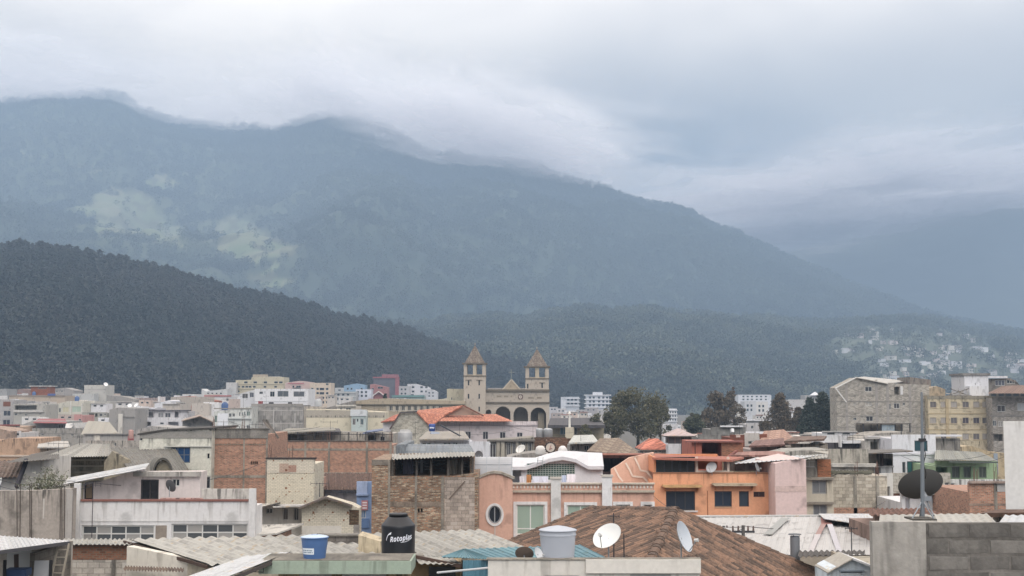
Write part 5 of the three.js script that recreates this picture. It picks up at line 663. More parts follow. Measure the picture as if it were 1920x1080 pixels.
// salmon house
{
  const sal = '#d8a78e', salm = mat(sal, 'plaster'), w0 = { sur: 0.16, frame: '#d5d5d0', pane: '#93a598', pr: 0.35, nx: 2, ny: 2, split: 0.2, each: 1 };
  const R = house('salmon_house', 'salmon pink house with white pilasters, green windows and an oval window', 'house', { d: 73, x: [959, 1226], y: 906, dep: 7, wall: sal, tx: 'plaster', win: [[968, 946, 1021, 1003, w0], [1063, 947, 1114, 1000, w0], [1155, 946, 1181, 985, { ...w0, pane: '#4d3f3f', ny: 1 }], [1207, 946, 1222, 985, { ...w0, pane: '#4d3f3f', ny: 1, nx: 1 }]],
    bands: [[958, 905, 1227, 908, mat('#c9bfae', 'dirty'), 0.16, 'cornice'], [958, 919, 1227, 923, mat('#b5aa98', 'dirty'), 0.2, 'cornice'], [1033, 896, 1051, 1010, mat('#d0cfcb', 'plaster'), 0.27, 'pilaster'], [1129, 893, 1147, 1010, mat('#dadad9', 'plaster'), 0.27, 'pilaster'], [1031, 894, 1053, 898, '#bdb7ab', 0.33, 'pilaster_cap'], [1127, 890, 1149, 894, '#bdb7ab', 0.33, 'pilaster_cap'], ...[...Array(40)].map((_, k) => 962 + k * 6.6).filter((x) => !(x > 1028 && x < 1052) && !(x > 1124 && x < 1148)).map((x) => [x, 910.5, x + 2.6, 915.5, '#d6d2c6', 0.06, 'dentil'])] });
  house('', '', '', { into: R, d: 72, x: [897, 961], y: 890, dep: 7, top: [[897, 899], [905, 894], [914, 890], [927, 887.5], [940, 889], [950, 893], [961, 899]], drop: 1, wall: salm, cop: [0.14, 0.12, '#b9b0a2'], win: [[915, 948, 940, 982, { round: 1, rsur: 0.13, frame: '#8d9094', pane: '#262b33', nx: 2, ny: 1 }]], bands: [[927, 983, 929, 1003, '#c9beb2', 0.04, 'drain_pipe']] });
  const G2 = house('', '', '', { into: R, d: 79, x: [1146, 1226], y: 850, dep: 0.5, top: [[1146, 880], [1160, 872], [1180, 858], [1200, 854], [1226, 848]], wall: mat('#d6ab90', 'plaster') });
  for (const ln of [[[1152, 877], [1160, 893], [1168, 903]], [[1173, 868], [1180, 880], [1186, 893], [1206, 895], [1216, 905], [1222, 916]], [[1190, 858], [1197, 872], [1201, 882], [1212, 884], [1220, 893], [1225, 905]], [[1204, 905], [1214, 911], [1221, 922], [1224, 930]]]) { const gb = new GB(); for (let k = 1; k < ln.length; k++) { const [a, b] = G2.loc(...ln[k - 1]), [c, d] = G2.loc(...ln[k]); gb.bar([a, b, 0.03], [c, d, 0.03], 0.06, 0.1); } mesh('moulding', gb, plain('#d5cabb', 0.9), G2.g); }
}
// wavy white house
{
  const R = house('wavy_roof_house', 'white house with a wavy roof edge over green glass blocks', 'house', { d: 86, x: [957, 1130], y: 870, dep: 7, top: [[957, 875], [985, 874], [1005, 868], [1030, 860], [1056, 856], [1080, 861], [1103, 873], [1130, 873]], drop: 0, wall: '#dcdddf', tx: 'plaster', win: [[961, 877, 977, 910, { open: 1.5 }], [988, 869, 1078, 900, { nx: 18, ny: 8, pane: '#3f5a55', frame: '#9fb0a9', ft: 0.55, top: 1 }]] });
  const Q = (x, y, d) => inv(R.g, P(x, y, d)), lo = [[953, 875], [985, 875], [1005, 869], [1030, 860], [1056, 856], [1080, 861], [1103, 874], [1132, 874]], hi = [[955, 857], [985, 858], [1005, 858], [1030, 850], [1048, 845], [1080, 846], [1103, 848], [1129, 849]];
  for (let k = 0; k < lo.length - 1; k++) mesh('roof_panel', plate(Q(...lo[k], 85.5), Q(...lo[k + 1], 85.5), Q(...hi[k + 1], 95), Q(...hi[k], 95), 0.22), mat('#c9cacc', 'plaster'), R.g);
  const a = Q(1007, 874, 85.2), b = Q(1009, 857, 85.4), c = Q(1017, 874, 85.2); mesh('ladder', new GB().bar(a.toArray(), b.toArray(), 0.04).bar(c.toArray(), [c.x + 0.05, b.y, b.z], 0.04).bar([a.x, lerp(a.y, b.y, 0.3), a.z], [c.x, lerp(a.y, b.y, 0.3), a.z], 0.03).bar([a.x, lerp(a.y, b.y, 0.65), a.z], [c.x, lerp(a.y, b.y, 0.65), a.z], 0.03), K.steel, R.g);
}
[[974, 984, 893, 906, '#c9ced8', 'white towel hung beside the orange cloth'], [987, 996, 890, 906, '#b07a3c', 'orange cloth hung between white washing'], [998, 1028, 893, 905, '#c3d0e3', 'wide pale blue sheet hung on the salmon house roof'], [1053, 1062, 891, 904, '#a9bdd9', 'blue towel hung by the white pilaster'], [1063, 1079, 889, 904, '#d9dce6', 'white sheet hung next to the blue towel']].forEach(([x0, x1, y0, y1, c, lab]) => {
  const a = P(x0, y0, 75), b = P(x1, y1, 75), gb = new GB(), n = 7; for (let k = 0; k < n; k++) { const z = (i) => Math.sin(i * 1.7 + x0) * 0.05, X = (i) => lerp(a.x, b.x, i / n) - a.x, H = b.y - a.y; gb.quad([X(k), H, z(k)], [X(k + 1), H, z(k + 1)], [X(k + 1), 0, 0], [X(k), 0, 0]); gb.quad([X(k + 1), H, z(k + 1) - 0.01], [X(k), H, z(k) - 0.01], [X(k), 0, -0.01], [X(k + 1), 0, -0.01]); }
  const o = mesh(numbered('laundry'), gb, plain(c, 0.95), scene); o.position.copy(a); tag(o, lab, 'laundry', 'washing on the salmon house roof');
});
// orange house
{
  const R = house('orange_house', 'bright orange house with dark windows and a glazed roof terrace', 'house', { d: 76, x: [1225, 1457], y: 887, dep: 6.5, wall: '#e8a271', tx: 'plaster', win: [[1249, 921, 1303, 957, { nx: 3, pane: '#2b333f', frame: '#2b2f36', each: 1 }], [1340, 921, 1372, 950, { pane: '#2e3847', frame: '#30343c', nx: 2, split: 0.7 }], [1386, 921, 1404, 950, { pane: '#39434f', frame: '#30343c', nx: 1 }], [1413, 922, 1434, 932, { pane: '#3a2a2a', frame: '#4a302a', nx: 2 }]],
    bands: [[1224, 885.5, 1458, 888, '#9c6a45', 0.05, 'parapet_edge'], [1266, 957, 1308, 960, '#cfc9c4', 0.12, 'sill'], [1340, 950, 1373, 952, '#c79a70', 0.05, 'sill'], [1326, 920, 1327.2, 968, '#a86a3e', 0.02, 'joint']] });
  const g = R.g, Q = (x, y, d) => inv(g, P(x, y, d)), hood = (x0, x1, y, m) => { const [a, b] = R.loc(x0, y), [c] = R.loc(x1, y); mesh('window_hood', new GB().slab([[a, b], [c, b], [c + 0.15, b + 0.06], [c + 0.1, b + 0.14], [a - 0.1, b + 0.14], [a - 0.15, b + 0.06]], 0.65, -0.02), m, g); for (const x of [a + 0.05, c - 0.1]) mesh('bracket', new GB().box(x, b - 0.25, 0, x + 0.05, b - 0.003, 0.25), mat('#b8763f', 'plaster'), g); };
  hood(1245, 1310, 913, mat('#c99f63', 'dirty')); hood(1338, 1412, 910, mat('#b9a88c', 'dirty'));
  const b0 = R.h, t0 = R.loc(1300, 857)[1], xa = R.loc(1226, 870)[0], xm = R.loc(1307, 870)[0], xb = R.loc(1366, 870)[0];
  mesh('terrace_rear_wall', new GB().box(xa, b0, -4.2, xb, t0, -4.05), mat('#d68a55', 'plaster'), g); mesh('terrace_side_wall', new GB().box(xa, b0 + 0.003, -4.04, xa + 0.12, t0, -0.1), mat('#d68a55', 'plaster'), g);
  const pane = new THREE.MeshPhysicalMaterial({ color: '#3d4146', roughness: 0.08, transmission: 0.75, thickness: 0 }); const n = 5; for (let k = 0; k < n; k++) { const a = lerp(xa + 0.15, xm - 0.1, k / n), c = lerp(xa + 0.15, xm - 0.1, (k + 1) / n); const f = mesh('terrace_window', new GB().box(a, b0 + 0.01, -0.22, a + 0.05, t0, -0.16).box(a + 0.05, b0 + 0.01, -0.22, c, b0 + 0.06, -0.16), K.iron, g); mesh('pane', new GB().box(a + 0.05, b0 + 0.06, -0.2, c, t0, -0.19), pane, f); }
  for (const x of [xm, xb]) mesh('terrace_post', new GB().box(x - 0.07, b0, -0.25, x + 0.07, t0, -0.1), plain('#c9b8a8', 0.8), g); mesh('terrace_rail', new GB().box(xm, b0 + 0.003, -0.2, xb, b0 + 0.14, -0.12), mat('#c4b3a0', 'plaster'), g); mesh('terrace_roof', plate(Q(1223, 858, 75.4), Q(1372, 862, 75.4), Q(1395, 857, 81), Q(1228, 850, 81), 0.12), mat('#a8634c', 'plaster'), g);
  const xr = R.loc(1456, 870)[0]; mesh('terrace_low_wall', new GB().box(xb + 0.1, b0 + 0.003, -2.4, xr, R.loc(1400, 869)[1], -2.25), mat('#b9b4ae', 'dirty'), g); mesh('terrace_column', new GB().box(R.loc(1390, 870)[0], b0, -2.2, R.loc(1408, 870)[0], R.loc(1400, 872)[1], -2.0), mat('#9c9894', 'dirty'), g);
}
{ const gg = 'chairs on the orange house terrace'; for (const [x, c] of [[1262, '#4d5057'], [1275, '#4d5057'], [1283, '#4d5057']]) { const b = P(x, 886.5, 78.6), g = thing('terrace_chair', 'dark chair behind the terrace glass of the orange house', 'chair', b, 0.3, gg), m = plain(c, 0.7); mesh('seat', new GB().box(-0.2, 0.42, -0.2, 0.2, 0.46, 0.2), m, g); mesh('backrest', new GB().box(-0.2, 0.47, -0.2, 0.2, 0.9, -0.16), m, g); for (const [i, j] of [[-1, -1], [1, -1], [1, 1], [-1, 1]]) mesh('leg', new GB().box(i * 0.19 - 0.02, 0, j * 0.19 - 0.02, i * 0.19 + 0.02, 0.42, j * 0.19 + 0.02), m, g); } }
dish('white-rimmed dish on the orange house terrace rail', 1335, 877, 75.7, 21, -35, 25, { pole: 0.45, mat: plain('#c4c8cb', 0.5) });
dish('dish turned sideways at the right end of the orange house roof', 1418, 877, 75.6, 17, 60, 20, { pole: 0.4, mat: plain('#8f969c', 0.5) });
// pink wall, sheet roof, beige house
{
  const R = house('pink_house', 'pale pink blank gable wall joined to the orange house', 'house', { d: 74, x: [1453, 1511], y: 862, dep: 6, top: [[1453, 869], [1500, 859], [1511, 861]], wall: '#d9bdb6', tx: 'plaster', bands: [[1453, 911, 1511, 922, mat('#cdb3ad', 'dirty'), 0.02, 'weathered_band']] });
  const Q = (x, y, d) => inv(R.g, P(x, y, d)); sheets(R.g, 'roof_sheet', Q(1376, 870, 77), Q(1500, 861, 73.5), Q(1552, 852, 82), Q(1420, 858, 84), { mat: zinc, n: 7, prof: 'rib', pitch: 0.3, amp: 0.03, seed: 41 }); sheets(R.g, 'roof_sheet', Q(1496, 864, 74), Q(1553, 858, 74), Q(1553, 852, 82), Q(1500, 855, 82), { mat: fibre, n: 3, seed: 42 });
  const B = house('beige_house', 'narrow beige house with two stacked grey windows', 'house', { d: 77, x: [1508, 1562], y: 895, dep: 6, wall: '#c6bda6', tx: 'plaster', win: [[1523, 900, 1550, 926, { pane: '#77797c', frame: '#8d8d8c', nx: 2 }], [1525, 946, 1551, 970, { pane: '#6c6e72', frame: '#8d8d8c', nx: 2 }]], bands: [[1506, 895, 1562, 899, mat('#a79f92', 'dirty'), 0.35, 'slab_edge'], [1508, 941, 1562, 945, mat('#8d867a', 'dirty'), 0.3, 'slab_edge']] });
  house('', '', '', { into: B, d: 79, x: [1506, 1557], y: 861, dep: 4, wall: '#97928a', tx: 'dirty', win: [[1506.5, 864, 1530, 876, { pane: plain('#a6a29a', 0.9), nx: 2 }]], bands: [[1533, 861, 1557.5, 895, mat('#f2c9a6', 'brick'), 0.03, 'brick_panel']] });
}
{
  const R = house('grey_block_house', 'unfinished grey block wall with a mossy broken top', 'wall', { d: 79, x: [1560, 1663], y: 892, dep: 5, top: [[1560, 893], [1572, 889], [1600, 892], [1663, 893]], wall: mat('#b3ab9c', 'block'), bands: [[1601, 893, 1606, 965, mat('#a59f92', 'concrete'), 0.02, 'concrete_column'], [1560, 952, 1641, 968, brick, 0.02, 'brick_course'], [1643, 893, 1648, 965, mat('#a59f92', 'concrete'), 0.02, 'concrete_column']] });
  const r = rng(5), gb = new GB(); for (let k = 0; k < 400; k++) { const x = lerp(0, R.w * 0.75, r()), [, y] = R.loc(1590, 891), s = 0.05 + r() * 0.07, p = [x, y + r() * 0.16, -r() * 0.5]; gb.tri([p[0] - s, p[1], p[2]], [p[0] + s, p[1] + s * r(), p[2] + s * (r() - 0.5)], [p[0], p[1] + s * 1.4, p[2] - s], [0, 0], [1, 0], [0, 1]); } mesh('weeds', gb, plain('#5b594b', 1), R.g);
  house('concrete_wall_house', 'big weathered bare concrete wall behind the grey block house', 'wall', { d: 92, x: [1555, 1628], y: 842, dep: 6, wall: '#a5a196', tx: 'dirty', bands: [[1558, 869, 1640, 875, mat('#b9b7b0', 'dirty'), 0.5, 'slab_edge'], [1560, 875, 1626, 890, mat('#b1aea6', 'dirty'), 0.1, 'lower_wall']] });
  const S = house('roof_shack', 'small grey shack with a tin roof on a brown post', 'shack', { d: 96, x: [1624, 1674], y: 851, dep: 5, wall: '#948d82', tx: 'dirty', win: [[1640, 870, 1650, 891, { pane: '#22222a', nx: 1 }], [1655, 860, 1673, 873, { open: 1.2 }]], bands: [[1650, 849, 1652, 873, K.brown, 0.6, 'post'], [1638, 873, 1674, 876, '#bdbab4', 0.3, 'slab_edge'], [1651, 876, 1672, 900, '#d2d2d0', 0.1, 'white_panel']] }); mesh('tin_roof', plate(inv(S.g, P(1621, 850, 93)), inv(S.g, P(1712, 845, 93)), inv(S.g, P(1690, 842, 101)), inv(S.g, P(1630, 843, 101)), 0.08), mat('#6f6a64', 'sheet'), S.g);
}
// white house with teal windows
{
  const R = house('white_modern_house', 'white cubic house with dark teal windows behind the mast', 'house', { d: 112, x: [1672, 1754], y: 815, dep: 8, wall: '#d5d6da', tx: 'plaster', win: [[1715, 826, 1739, 846, { pane: '#28474f', frame: '#39474c' }], [1701, 865, 1731, 887, { pane: '#2f5a5a', frame: '#39474c', nx: 3 }], [1692, 866, 1698, 887, { pane: '#3a3d44', nx: 1 }]], bands: [[1672, 850, 1754, 853, '#c3c4c8', 0.1, 'ledge']] });
  house('', '', '', { into: R, d: 116, x: [1622, 1700], y: 820, dep: 6, wall: '#c0bdb6', tx: 'dirty', win: [[1632, 828, 1646, 844, { open: 1.2 }], [1682, 829, 1693, 844, { pane: '#77716f', nx: 1 }]], bands: [[1656, 822, 1682, 844, '#d3d3d2', 0.03, 'white_panel'], [1620, 818, 1700, 823, '#a9a69f', 0.4, 'slab_edge']] });
}
// green house
{
  const R = house('green_house', 'light green house with three dark windows and a grey roof', 'house', { d: 106, x: [1754, 1869], y: 864, dep: 7, wall: '#97b486', tx: 'plaster', win: [[1785, 875, 1799, 896, { pane: '#5a625c', frame: '#6d746c' }], [1807, 875, 1820, 896, { pane: '#4f5751', frame: '#6d746c' }], [1836, 875, 1849, 896, { pane: '#545b55', frame: '#6d746c' }], [1755, 876, 1776, 888, { open: 1.4 }]] });
  const Q = (x, y, d) => inv(R.g, P(x, y, d)); sheets(R.g, 'roof_sheet', Q(1752, 862, 103), Q(1870, 865, 103), Q(1838, 848, 114), Q(1754, 844, 114), { mat: ['#8d8f88', '#97988f'].map((c) => mat(c, 'sheet')), n: 8, seed: 44 }); mesh('fascia', new GB().bar(Q(1780, 866, 102.9).toArray(), Q(1871, 867, 102.9).toArray(), 0.06, 0.12), plain('#4c5650', 0.8), R.g);
  const W = house('white_low_house', 'low white house below the green house', 'house', { d: 92, x: [1778, 1885], y: 899, dep: 6, wall: '#c6c7c4', tx: 'dirty', win: [[1782, 906, 1790, 922, { nx: 1, pane: '#5a5f60' }]] });
  house('garage', 'white garage with grey doors below the dark dish', 'garage', { d: 74, x: [1690, 1820], y: 926, dep: 5, wall: '#cfd0d0', tx: 'plaster', win: [[1698, 934, 1706, 960, { pane: plain('#93939a', 0.8), nx: 1, door: 1 }], [1750, 934, 1764, 960, { pane: '#23242a', nx: 1, door: 1 }], [1787, 932, 1803, 958, { pane: '#85888c', door: 1 }]], bands: [[1688, 923, 1822, 927, '#b3b1ab', 0.4, 'slab_edge']] });
  house('grey_low_wall', 'grey block wall standing behind the dark dish', 'wall', { d: 86, x: [1663, 1782], y: 887, dep: 4, wall: mat('#aaa69d', 'block'), win: [[1772, 905, 1780, 922, { pane: '#5d6466', nx: 1 }]], bands: [[1672, 925, 1692, 965, mat('#8c6f60', 'brick'), 0.05, 'brick_panel']] });
  house('cream_side_house', 'tall narrow cream strip of a house with a dark slot window', 'house', { d: 82, x: [1650, 1674], y: 888, dep: 5, wall: '#c9c6bd', tx: 'plaster', win: [[1660, 912, 1669, 944, { pane: '#6b6660', nx: 1 }]] });
  house('brick_house', 'bare brick house with concrete frame beside the white wall', 'house', { d: 68, x: [1817, 1890], y: 905, dep: 6, wall: brick, bands: [[1816, 902, 1891, 906, mat('#b09a8e', 'concrete'), 0.2, 'roof_slab'], [1865, 906, 1869, 970, colm, 0.03, 'concrete_column'], [1868, 906, 1890, 922, '#aaa7a2', 0.03, 'grey_panel'], [1817, 944, 1890, 948, mat('#a98f7e', 'concrete'), 0.02, 'concrete_beam']] });
  const T = house('tiled_shed', 'low shed with an old reddish tile roof below the garage', 'shed', { d: 52, x: [1640, 1755], y: 966, dep: 4, wall: '#8d7366', tx: 'dirty' }); const q = (x, y, d) => inv(T.g, P(x, y, d)); sheets(T.g, 'tile_slope', q(1630, 968, 51), q(1768, 967, 51), q(1735, 955, 56), q(1628, 955, 56), { mat: mat('#7d5a4c', 'clay'), n: 6, pitch: 0.22, amp: 0.07, seed: 17 });
  house('white_side_wall', 'tall smooth white wall at the right edge above the block wall', 'wall', { d: 42, x: [1881, 1990], y: 790, yaw: -24, dep: 6, wall: '#d9d9d4', tx: 'plaster' });
  const E = house('dark_eaves_house', 'low dark-eaved house under the white wall', 'house', { d: 38, x: [1868, 1990], y: 962, dep: 3, wall: '#8d8175', tx: 'dirty', win: [[1873, 966, 1897, 980, { pane: '#1d1d20', nx: 3 }]] }); mesh('eave', plate(inv(E.g, P(1838, 962, 36.6)), inv(E.g, P(1990, 960, 36.6)), inv(E.g, P(1990, 955, 41)), inv(E.g, P(1868, 955, 41)), 0.12), mat('#6b5244', 'clay'), E.g);
}
// ---------- church ----------
{
  const d = 300, st = mat('#b3a796', 'plaster'), st2 = mat('#a3977f', 'plaster'), rf = mat('#807a73', 'clay'), dk = mat('#6e6454', 'plaster');
  const R = house('church', 'tan church with two pyramid-roofed bell towers and an arched front', 'church', { d, x: [903, 1030], y: 731, dep: 24, top: [[903, 733], [915, 732], [1030, 734]], wall: st, win: [[911, 768, 921, 800, { arch: 1, open: 3 }], [929, 762, 957, 812, { arch: 1, open: 7 }], [963, 763, 990, 830, { arch: 1, open: 7 }], [995, 764, 1024, 832, { arch: 1, open: 7 }]],
    bands: [[902, 730, 1030.5, 734, dk, 0.5, 'cornice'], [902, 753.5, 1030.5, 756.5, dk, 0.35, 'string_course']] });
  const L = (x, y, o = 0) => R.loc(x, y, o), g = R.g;
  { const w = new GB(); for (const [x0, x1] of [[931.5, 939.5], [945.5, 953], [957.5, 960]]) for (let x = x0; x < x1; x += 1.5) w.box(...L(x, 745).concat(0.02), ...L(x + 1, 741.6).concat(0.06)); mesh('lettering', w, plain('#7d715c', 0.9), g); const w2 = new GB(); for (const [x0, x1] of [[990.5, 1001], [1007, 1016]]) for (let x = x0; x < x1; x += 1.5) w2.box(...L(x, 747.6).concat(0.02), ...L(x + 1, 744.2).concat(0.06)); mesh('lettering', w2, plain('#7d715c', 0.9), g); }
  { const [x, y] = L(976, 744), e = new THREE.TorusGeometry(0.5, 0.1, 6, 20).translate(x, y, 0.15); mesh('emblem_ring', e, plain('#5d3f3a', 0.8), g); mesh('emblem', new GB().tube([x, y, 0.03], [x, y, 0.12], 0.46, 0.46, 16).bar([x, y - 0.85, 0.14], [x, y + 0.95, 0.14], 0.12).bar([x - 0.3, y + 0.72, 0.14], [x + 0.3, y + 0.72, 0.14], 0.12), plain('#c9bfb2', 0.8), g); mesh('emblem_figure', new GB().box(x - 0.12, y - 0.3, 0.12, 0.16 + x, y + 0.25, 0.17), plain('#6a4a44', 0.8), g); }
  { const [a, b] = L(944, 730.5), [c] = L(974, 730.5), [m, t] = L(959, 712), z = -3; mesh('pediment', new GB().slab([[a, b - 2], [c, b - 2], [c, b], [m, t], [a, b]], z, z - 0.8), mat('#b0a288', 'plaster'), g); mesh('pediment_trim', new GB().bar([a - 0.2, b, z + 0.1], [m, t + 0.1, z + 0.1], 0.35, 0.3).bar([m, t + 0.1, z + 0.1], [c + 0.2, b, z + 0.1], 0.35, 0.3), mat('#c4b9a4', 'plaster'), g); const [q, y0] = L(958.5, 712), [, y1] = L(958.5, 692); mesh('cross', new GB().bar([q, y0, z - 0.3], [q, y1, z - 0.3], 0.14).bar([q - 0.6, lerp(y0, y1, 0.72), z - 0.3], [q + 0.6, lerp(y0, y1, 0.72), z - 0.3], 0.12), plain('#8b9490', 0.8), g); }
  mesh('nave_roof', plate([1, L(960, 731)[1] - 1.2, -2], [15, L(960, 731)[1] - 1.2, -2], [15, L(960, 731)[1] + 0.6, -22], [1, L(960, 731)[1] + 0.6, -22], 0.3), mat('#6f6a66', 'sheet'), g);
  { const [a, b] = L(995, 832), [c, t] = L(1006, 775); mesh('side_pier', new GB().box(L(1009, 800)[0], 0, -3.6, L(1021, 800)[0], L(1009, 774)[1], -2.4), mat('#968a74', 'plaster'), g); }
  // towers: shaft, belfry piers, eaves, pyramid
  const tower = (x0, x1, yBel, yEave, yApex, front, slits, yFoot) => {
    const [a, t1] = L(x0, yBel, front), [c] = L(x1, yBel, front), [, t2] = L(x0, yEave, front), [, t3] = L(x0, yApex, front), w = c - a, zc = front - w / 2, rot = 0, q = (u, y, v) => [a + w / 2 + u * w / 2, y, zc + v * w / 2];
    const B = (u0, y0, v0, u1, y1, v1) => new GB().box(...q(u0, y0, v0), ...q(u1, y1, v1), t1);
    mesh('tower_shaft', B(-1, yFoot ? L(x0, yFoot, front)[1] : 0, -1, 1, t1, 1), st, g); mesh('tower_band', B(-1.05, t1, -1.05, 1.05, t1 + 0.25, 1.05), dk, g);
    for (const [u, v] of [[-1, -1], [1, -1], [1, 1], [-1, 1]]) mesh('belfry_pier', B(Math.min(u, u * 0.7), t1 + 0.253, Math.min(v, v * 0.7), Math.max(u, u * 0.7), t2, Math.max(v, v * 0.7)), st, g);
    mesh('belfry_pier', B(-0.16, t1 + 0.253, 0.72, 0.16, t2, 1), mat('#b5a88e', 'plaster'), g); mesh('belfry_pier', B(-0.16, t1 + 0.253, -1, 0.16, t2, -0.72), st, g); for (const s of [-1, 1]) mesh('belfry_pier', B(Math.min(s, s * 0.72), t1 + 0.253, -0.16, Math.max(s, s * 0.72), t2, 0.16), st, g);
    mesh('belfry_parapet', B(-0.68, t1 + 0.253, 0.85, 0.68, t1 + 0.5, 0.95), st2, g); mesh('belfry_floor', B(-0.69, t1 + 0.1, -0.69, 0.69, t1 + 0.26, 0.69), dk, g);
    mesh('eave', B(-1.14, t2, -1.14, 1.14, t2 + 0.3, 1.14), dk, g);
    const py = new GB(), ap = q(0, t3, 0), e = 0.92, cs = [[-e, -e], [e, -e], [e, e], [-e, e]].map(([u, v]) => q(u, t2 + 0.303, v)); for (let k = 0; k < 4; k++) { const A2 = cs[(k + 1) % 4], B2 = cs[k]; py.tri(A2, B2, ap, [0, 0], [w, 0], [w / 2, 5]); } py.quad(...cs); mesh('tower_roof', py, rf, g); mesh('finial', new GB().tube(ap, [ap[0], ap[1] + 0.5, ap[2]], 0.14, 0.05, 6), mat('#b9b0a0', 'plaster'), g);
    for (const [x, y, hood] of slits) { const [sx, sy] = L(x, y, front); mesh('slit_window', new GB().box(sx - 0.16, sy - 0.55, front - 0.1, sx + 0.16, sy + 0.55, front + 0.012), glass(), g); if (hood) mesh('slit_hood', new GB().box(sx - 0.7, sy + 0.56, front, sx + 0.7, sy + 0.72, front + 0.15), dk, g); }
    mesh('bell', new THREE.CylinderGeometry(0.25, 0.55, 0.9, 14).translate(...q(0, t1 + 1.9, 0)), plain('#5d4f33', 0.5, 0.5), g);
  };
  tower(869.5, 910.5, 706, 683, 646, 2, [[878.5, 718, 1], [898.5, 718, 1], [878.5, 743], [898.5, 743], [898.5, 767]]); tower(985.5, 1029, 711, 689, 653, 0.4, [[989.5, 724], [1016.5, 723, 1]], 730);
  house('', '', '', { into: R, d: 305, x: [838, 872], y: 729, dep: 14, wall: '#b9b39a', tx: 'plaster', win: [[846, 745, 848, 750, { nx: 1 }]] });
}
// ---------- far town ----------
const far = (label, d, x0, x1, y, wall, o = {}) => house(o.name || 'town_house', label, o.cat || 'house', { d, x: [x0, x1], y, wall, tx: 'plaster', dep: 9, ...o });
const grid = (xs, ys, w, h, q) => xs.flatMap((x) => ys.map((y) => [x, y, x + w, y + h, { nx: 1, ...(q || {}) }]));
const roofOn = (R, name, pts, m, t = 0.15) => mesh(name, plate(...pts.map(([x, y, d]) => inv(R.g, P(x, y, d))), t), typeof m === 'string' ? mat(m, 'sheet') : m, R.g);
const B_ = { name: 'apartment_building', cat: 'building' };
// left part
far('grey house at the far left with a white base', 430, -40, 13, 729, '#9a9a99', { bands: [[-40, 742, 14, 751, '#cfcdca', 0.1, 'white_base']] });
{ const R = far('large blank tan building topped by a small red brick room', 400, 17, 122, 741, '#b5a48f', { name: 'tan_building', cat: 'building', bands: [[17, 741, 122, 744, '#8d8071', 0.2, 'cornice'], [90, 738, 104, 742, '#4d5f96', 0.4, 'blue_sheet']] }); house('', '', '', { into: R, d: 402, x: [58, 93], y: 725, dep: 5, wall: mat('#d8a999', 'brick'), win: [[71, 727, 88, 729, { nx: 1 }]], cop: [0.3, 0.5, '#d0cfcc'] }); }
far('grey three-window block at the left edge', 330, -30, 26, 749, '#a7a4a1', { name: 'window_block', win: [[6, 770, 20, 780, { pane: '#3c4048' }], [5, 787, 19, 797, { pane: '#3a3a44' }]], bands: [[6, 753, 20, 762, mat('#c09a88', 'brick'), 0.04, 'brick_panel']] });
far('pale grey house with a long dark terrace opening', 325, 26, 86, 757, '#a9a69c', { win: [[27, 760, 69, 769, { open: 2.5 }], [27, 775, 32, 779], [46, 777, 51, 779]], bands: [[26, 768.5, 82, 773, '#b9b6ae', 0.5, 'balcony_wall']] });
{ const R = far('pale stacked house with a small white dish on its roof', 430, 158, 199, 722, '#b8b5ac', { bands: [[158, 729, 199, 731, '#a9a69e', 0.1, 'ledge']] }); house('', '', '', { into: R, d: 424, x: [136, 176], y: 738, dep: 5, wall: '#b9bab6', tx: 'plaster' }); }
dish('small bright white dish on the pale stacked house', 198, 721, 428, 8, 40, 30, { pole: 1.2, feed: false, mat: plain('#e2e2e2', 0.5) });
far('cream house with a wide bay of windows', 340, 101, 157, 753, '#c3bfae', { top: [[101, 758], [128, 752], [157, 752]], win: [[117, 763, 129, 773, { pane: '#b9b49a' }], [135, 762, 152, 773, { pane: '#a3b3a5' }], [104, 766, 107, 773], [110, 765, 114, 773], [134, 780, 141, 788, { pane: '#9aa394' }], [107, 783, 113, 790]], bands: [[131, 752, 134, 800, '#d0cdc4', 0.3, 'pilaster'], [152, 757, 155, 800, '#d0cdc4', 0.3, 'pilaster'], [101, 776, 157, 777.5, '#b1ad9f', 0.2, 'ledge']] });
far('grey house with a yellow stripe beside its windows', 360, 155, 206, 752, '#afaca3', { win: [[158, 763, 172, 772, { pane: '#8b8880' }], [181, 761, 192, 770, { pane: '#706d68' }]], bands: [[175, 756, 178, 776, '#a8a860', 0.1, 'yellow_stripe']] });
far('small grey-green house with four dark windows', 318, 153, 201, 773, '#9a998d', { win: [[166, 775, 176, 783, { open: 1 }], [178, 775, 183, 782, { open: 1 }], [186, 775, 192, 781], [195, 775, 199, 779]] });
far('coral pink house gable with one tiny window', 305, 139, 154, 777, '#c08a82', { win: [[147, 785, 152, 791]], bands: [[139, 796, 154, 798, '#b8817a', 0.1, 'ledge']] });
{ const R = far('long grey block house with a red roof strip', 272, 37, 128, 791, '#9b9a95', { name: 'long_grey_house', top: [[37, 798], [61, 789], [128, 790]], win: [[109, 796, 119, 803, { pane: '#6d6259' }]] }); roofOn(R, 'red_roof', [[62, 792, 268], [126, 793, 268], [122, 785, 284], [72, 785, 284]], '#a05a5a'); }
far('grey concrete block with two tiny openings', 258, 60, 159, 803, '#9c9891', { tx: 'dirty', win: [[77, 813, 81, 816], [133, 814, 138, 817]], bands: [[60, 812, 159, 813, '#85817b', 0.05, 'joint']] });
{ const R = far('small tin gable shed on the grey block roof', 262, 124, 143, 795, '#b3b2ae', { name: 'tin_shed', cat: 'shed', top: [[124, 800], [138, 793], [143, 802]] }); roofOn(R, 'tin_roof', [[122, 802, 258], [133, 803, 258], [140, 793, 266], [124, 794, 266]], '#c9c8c6'); }
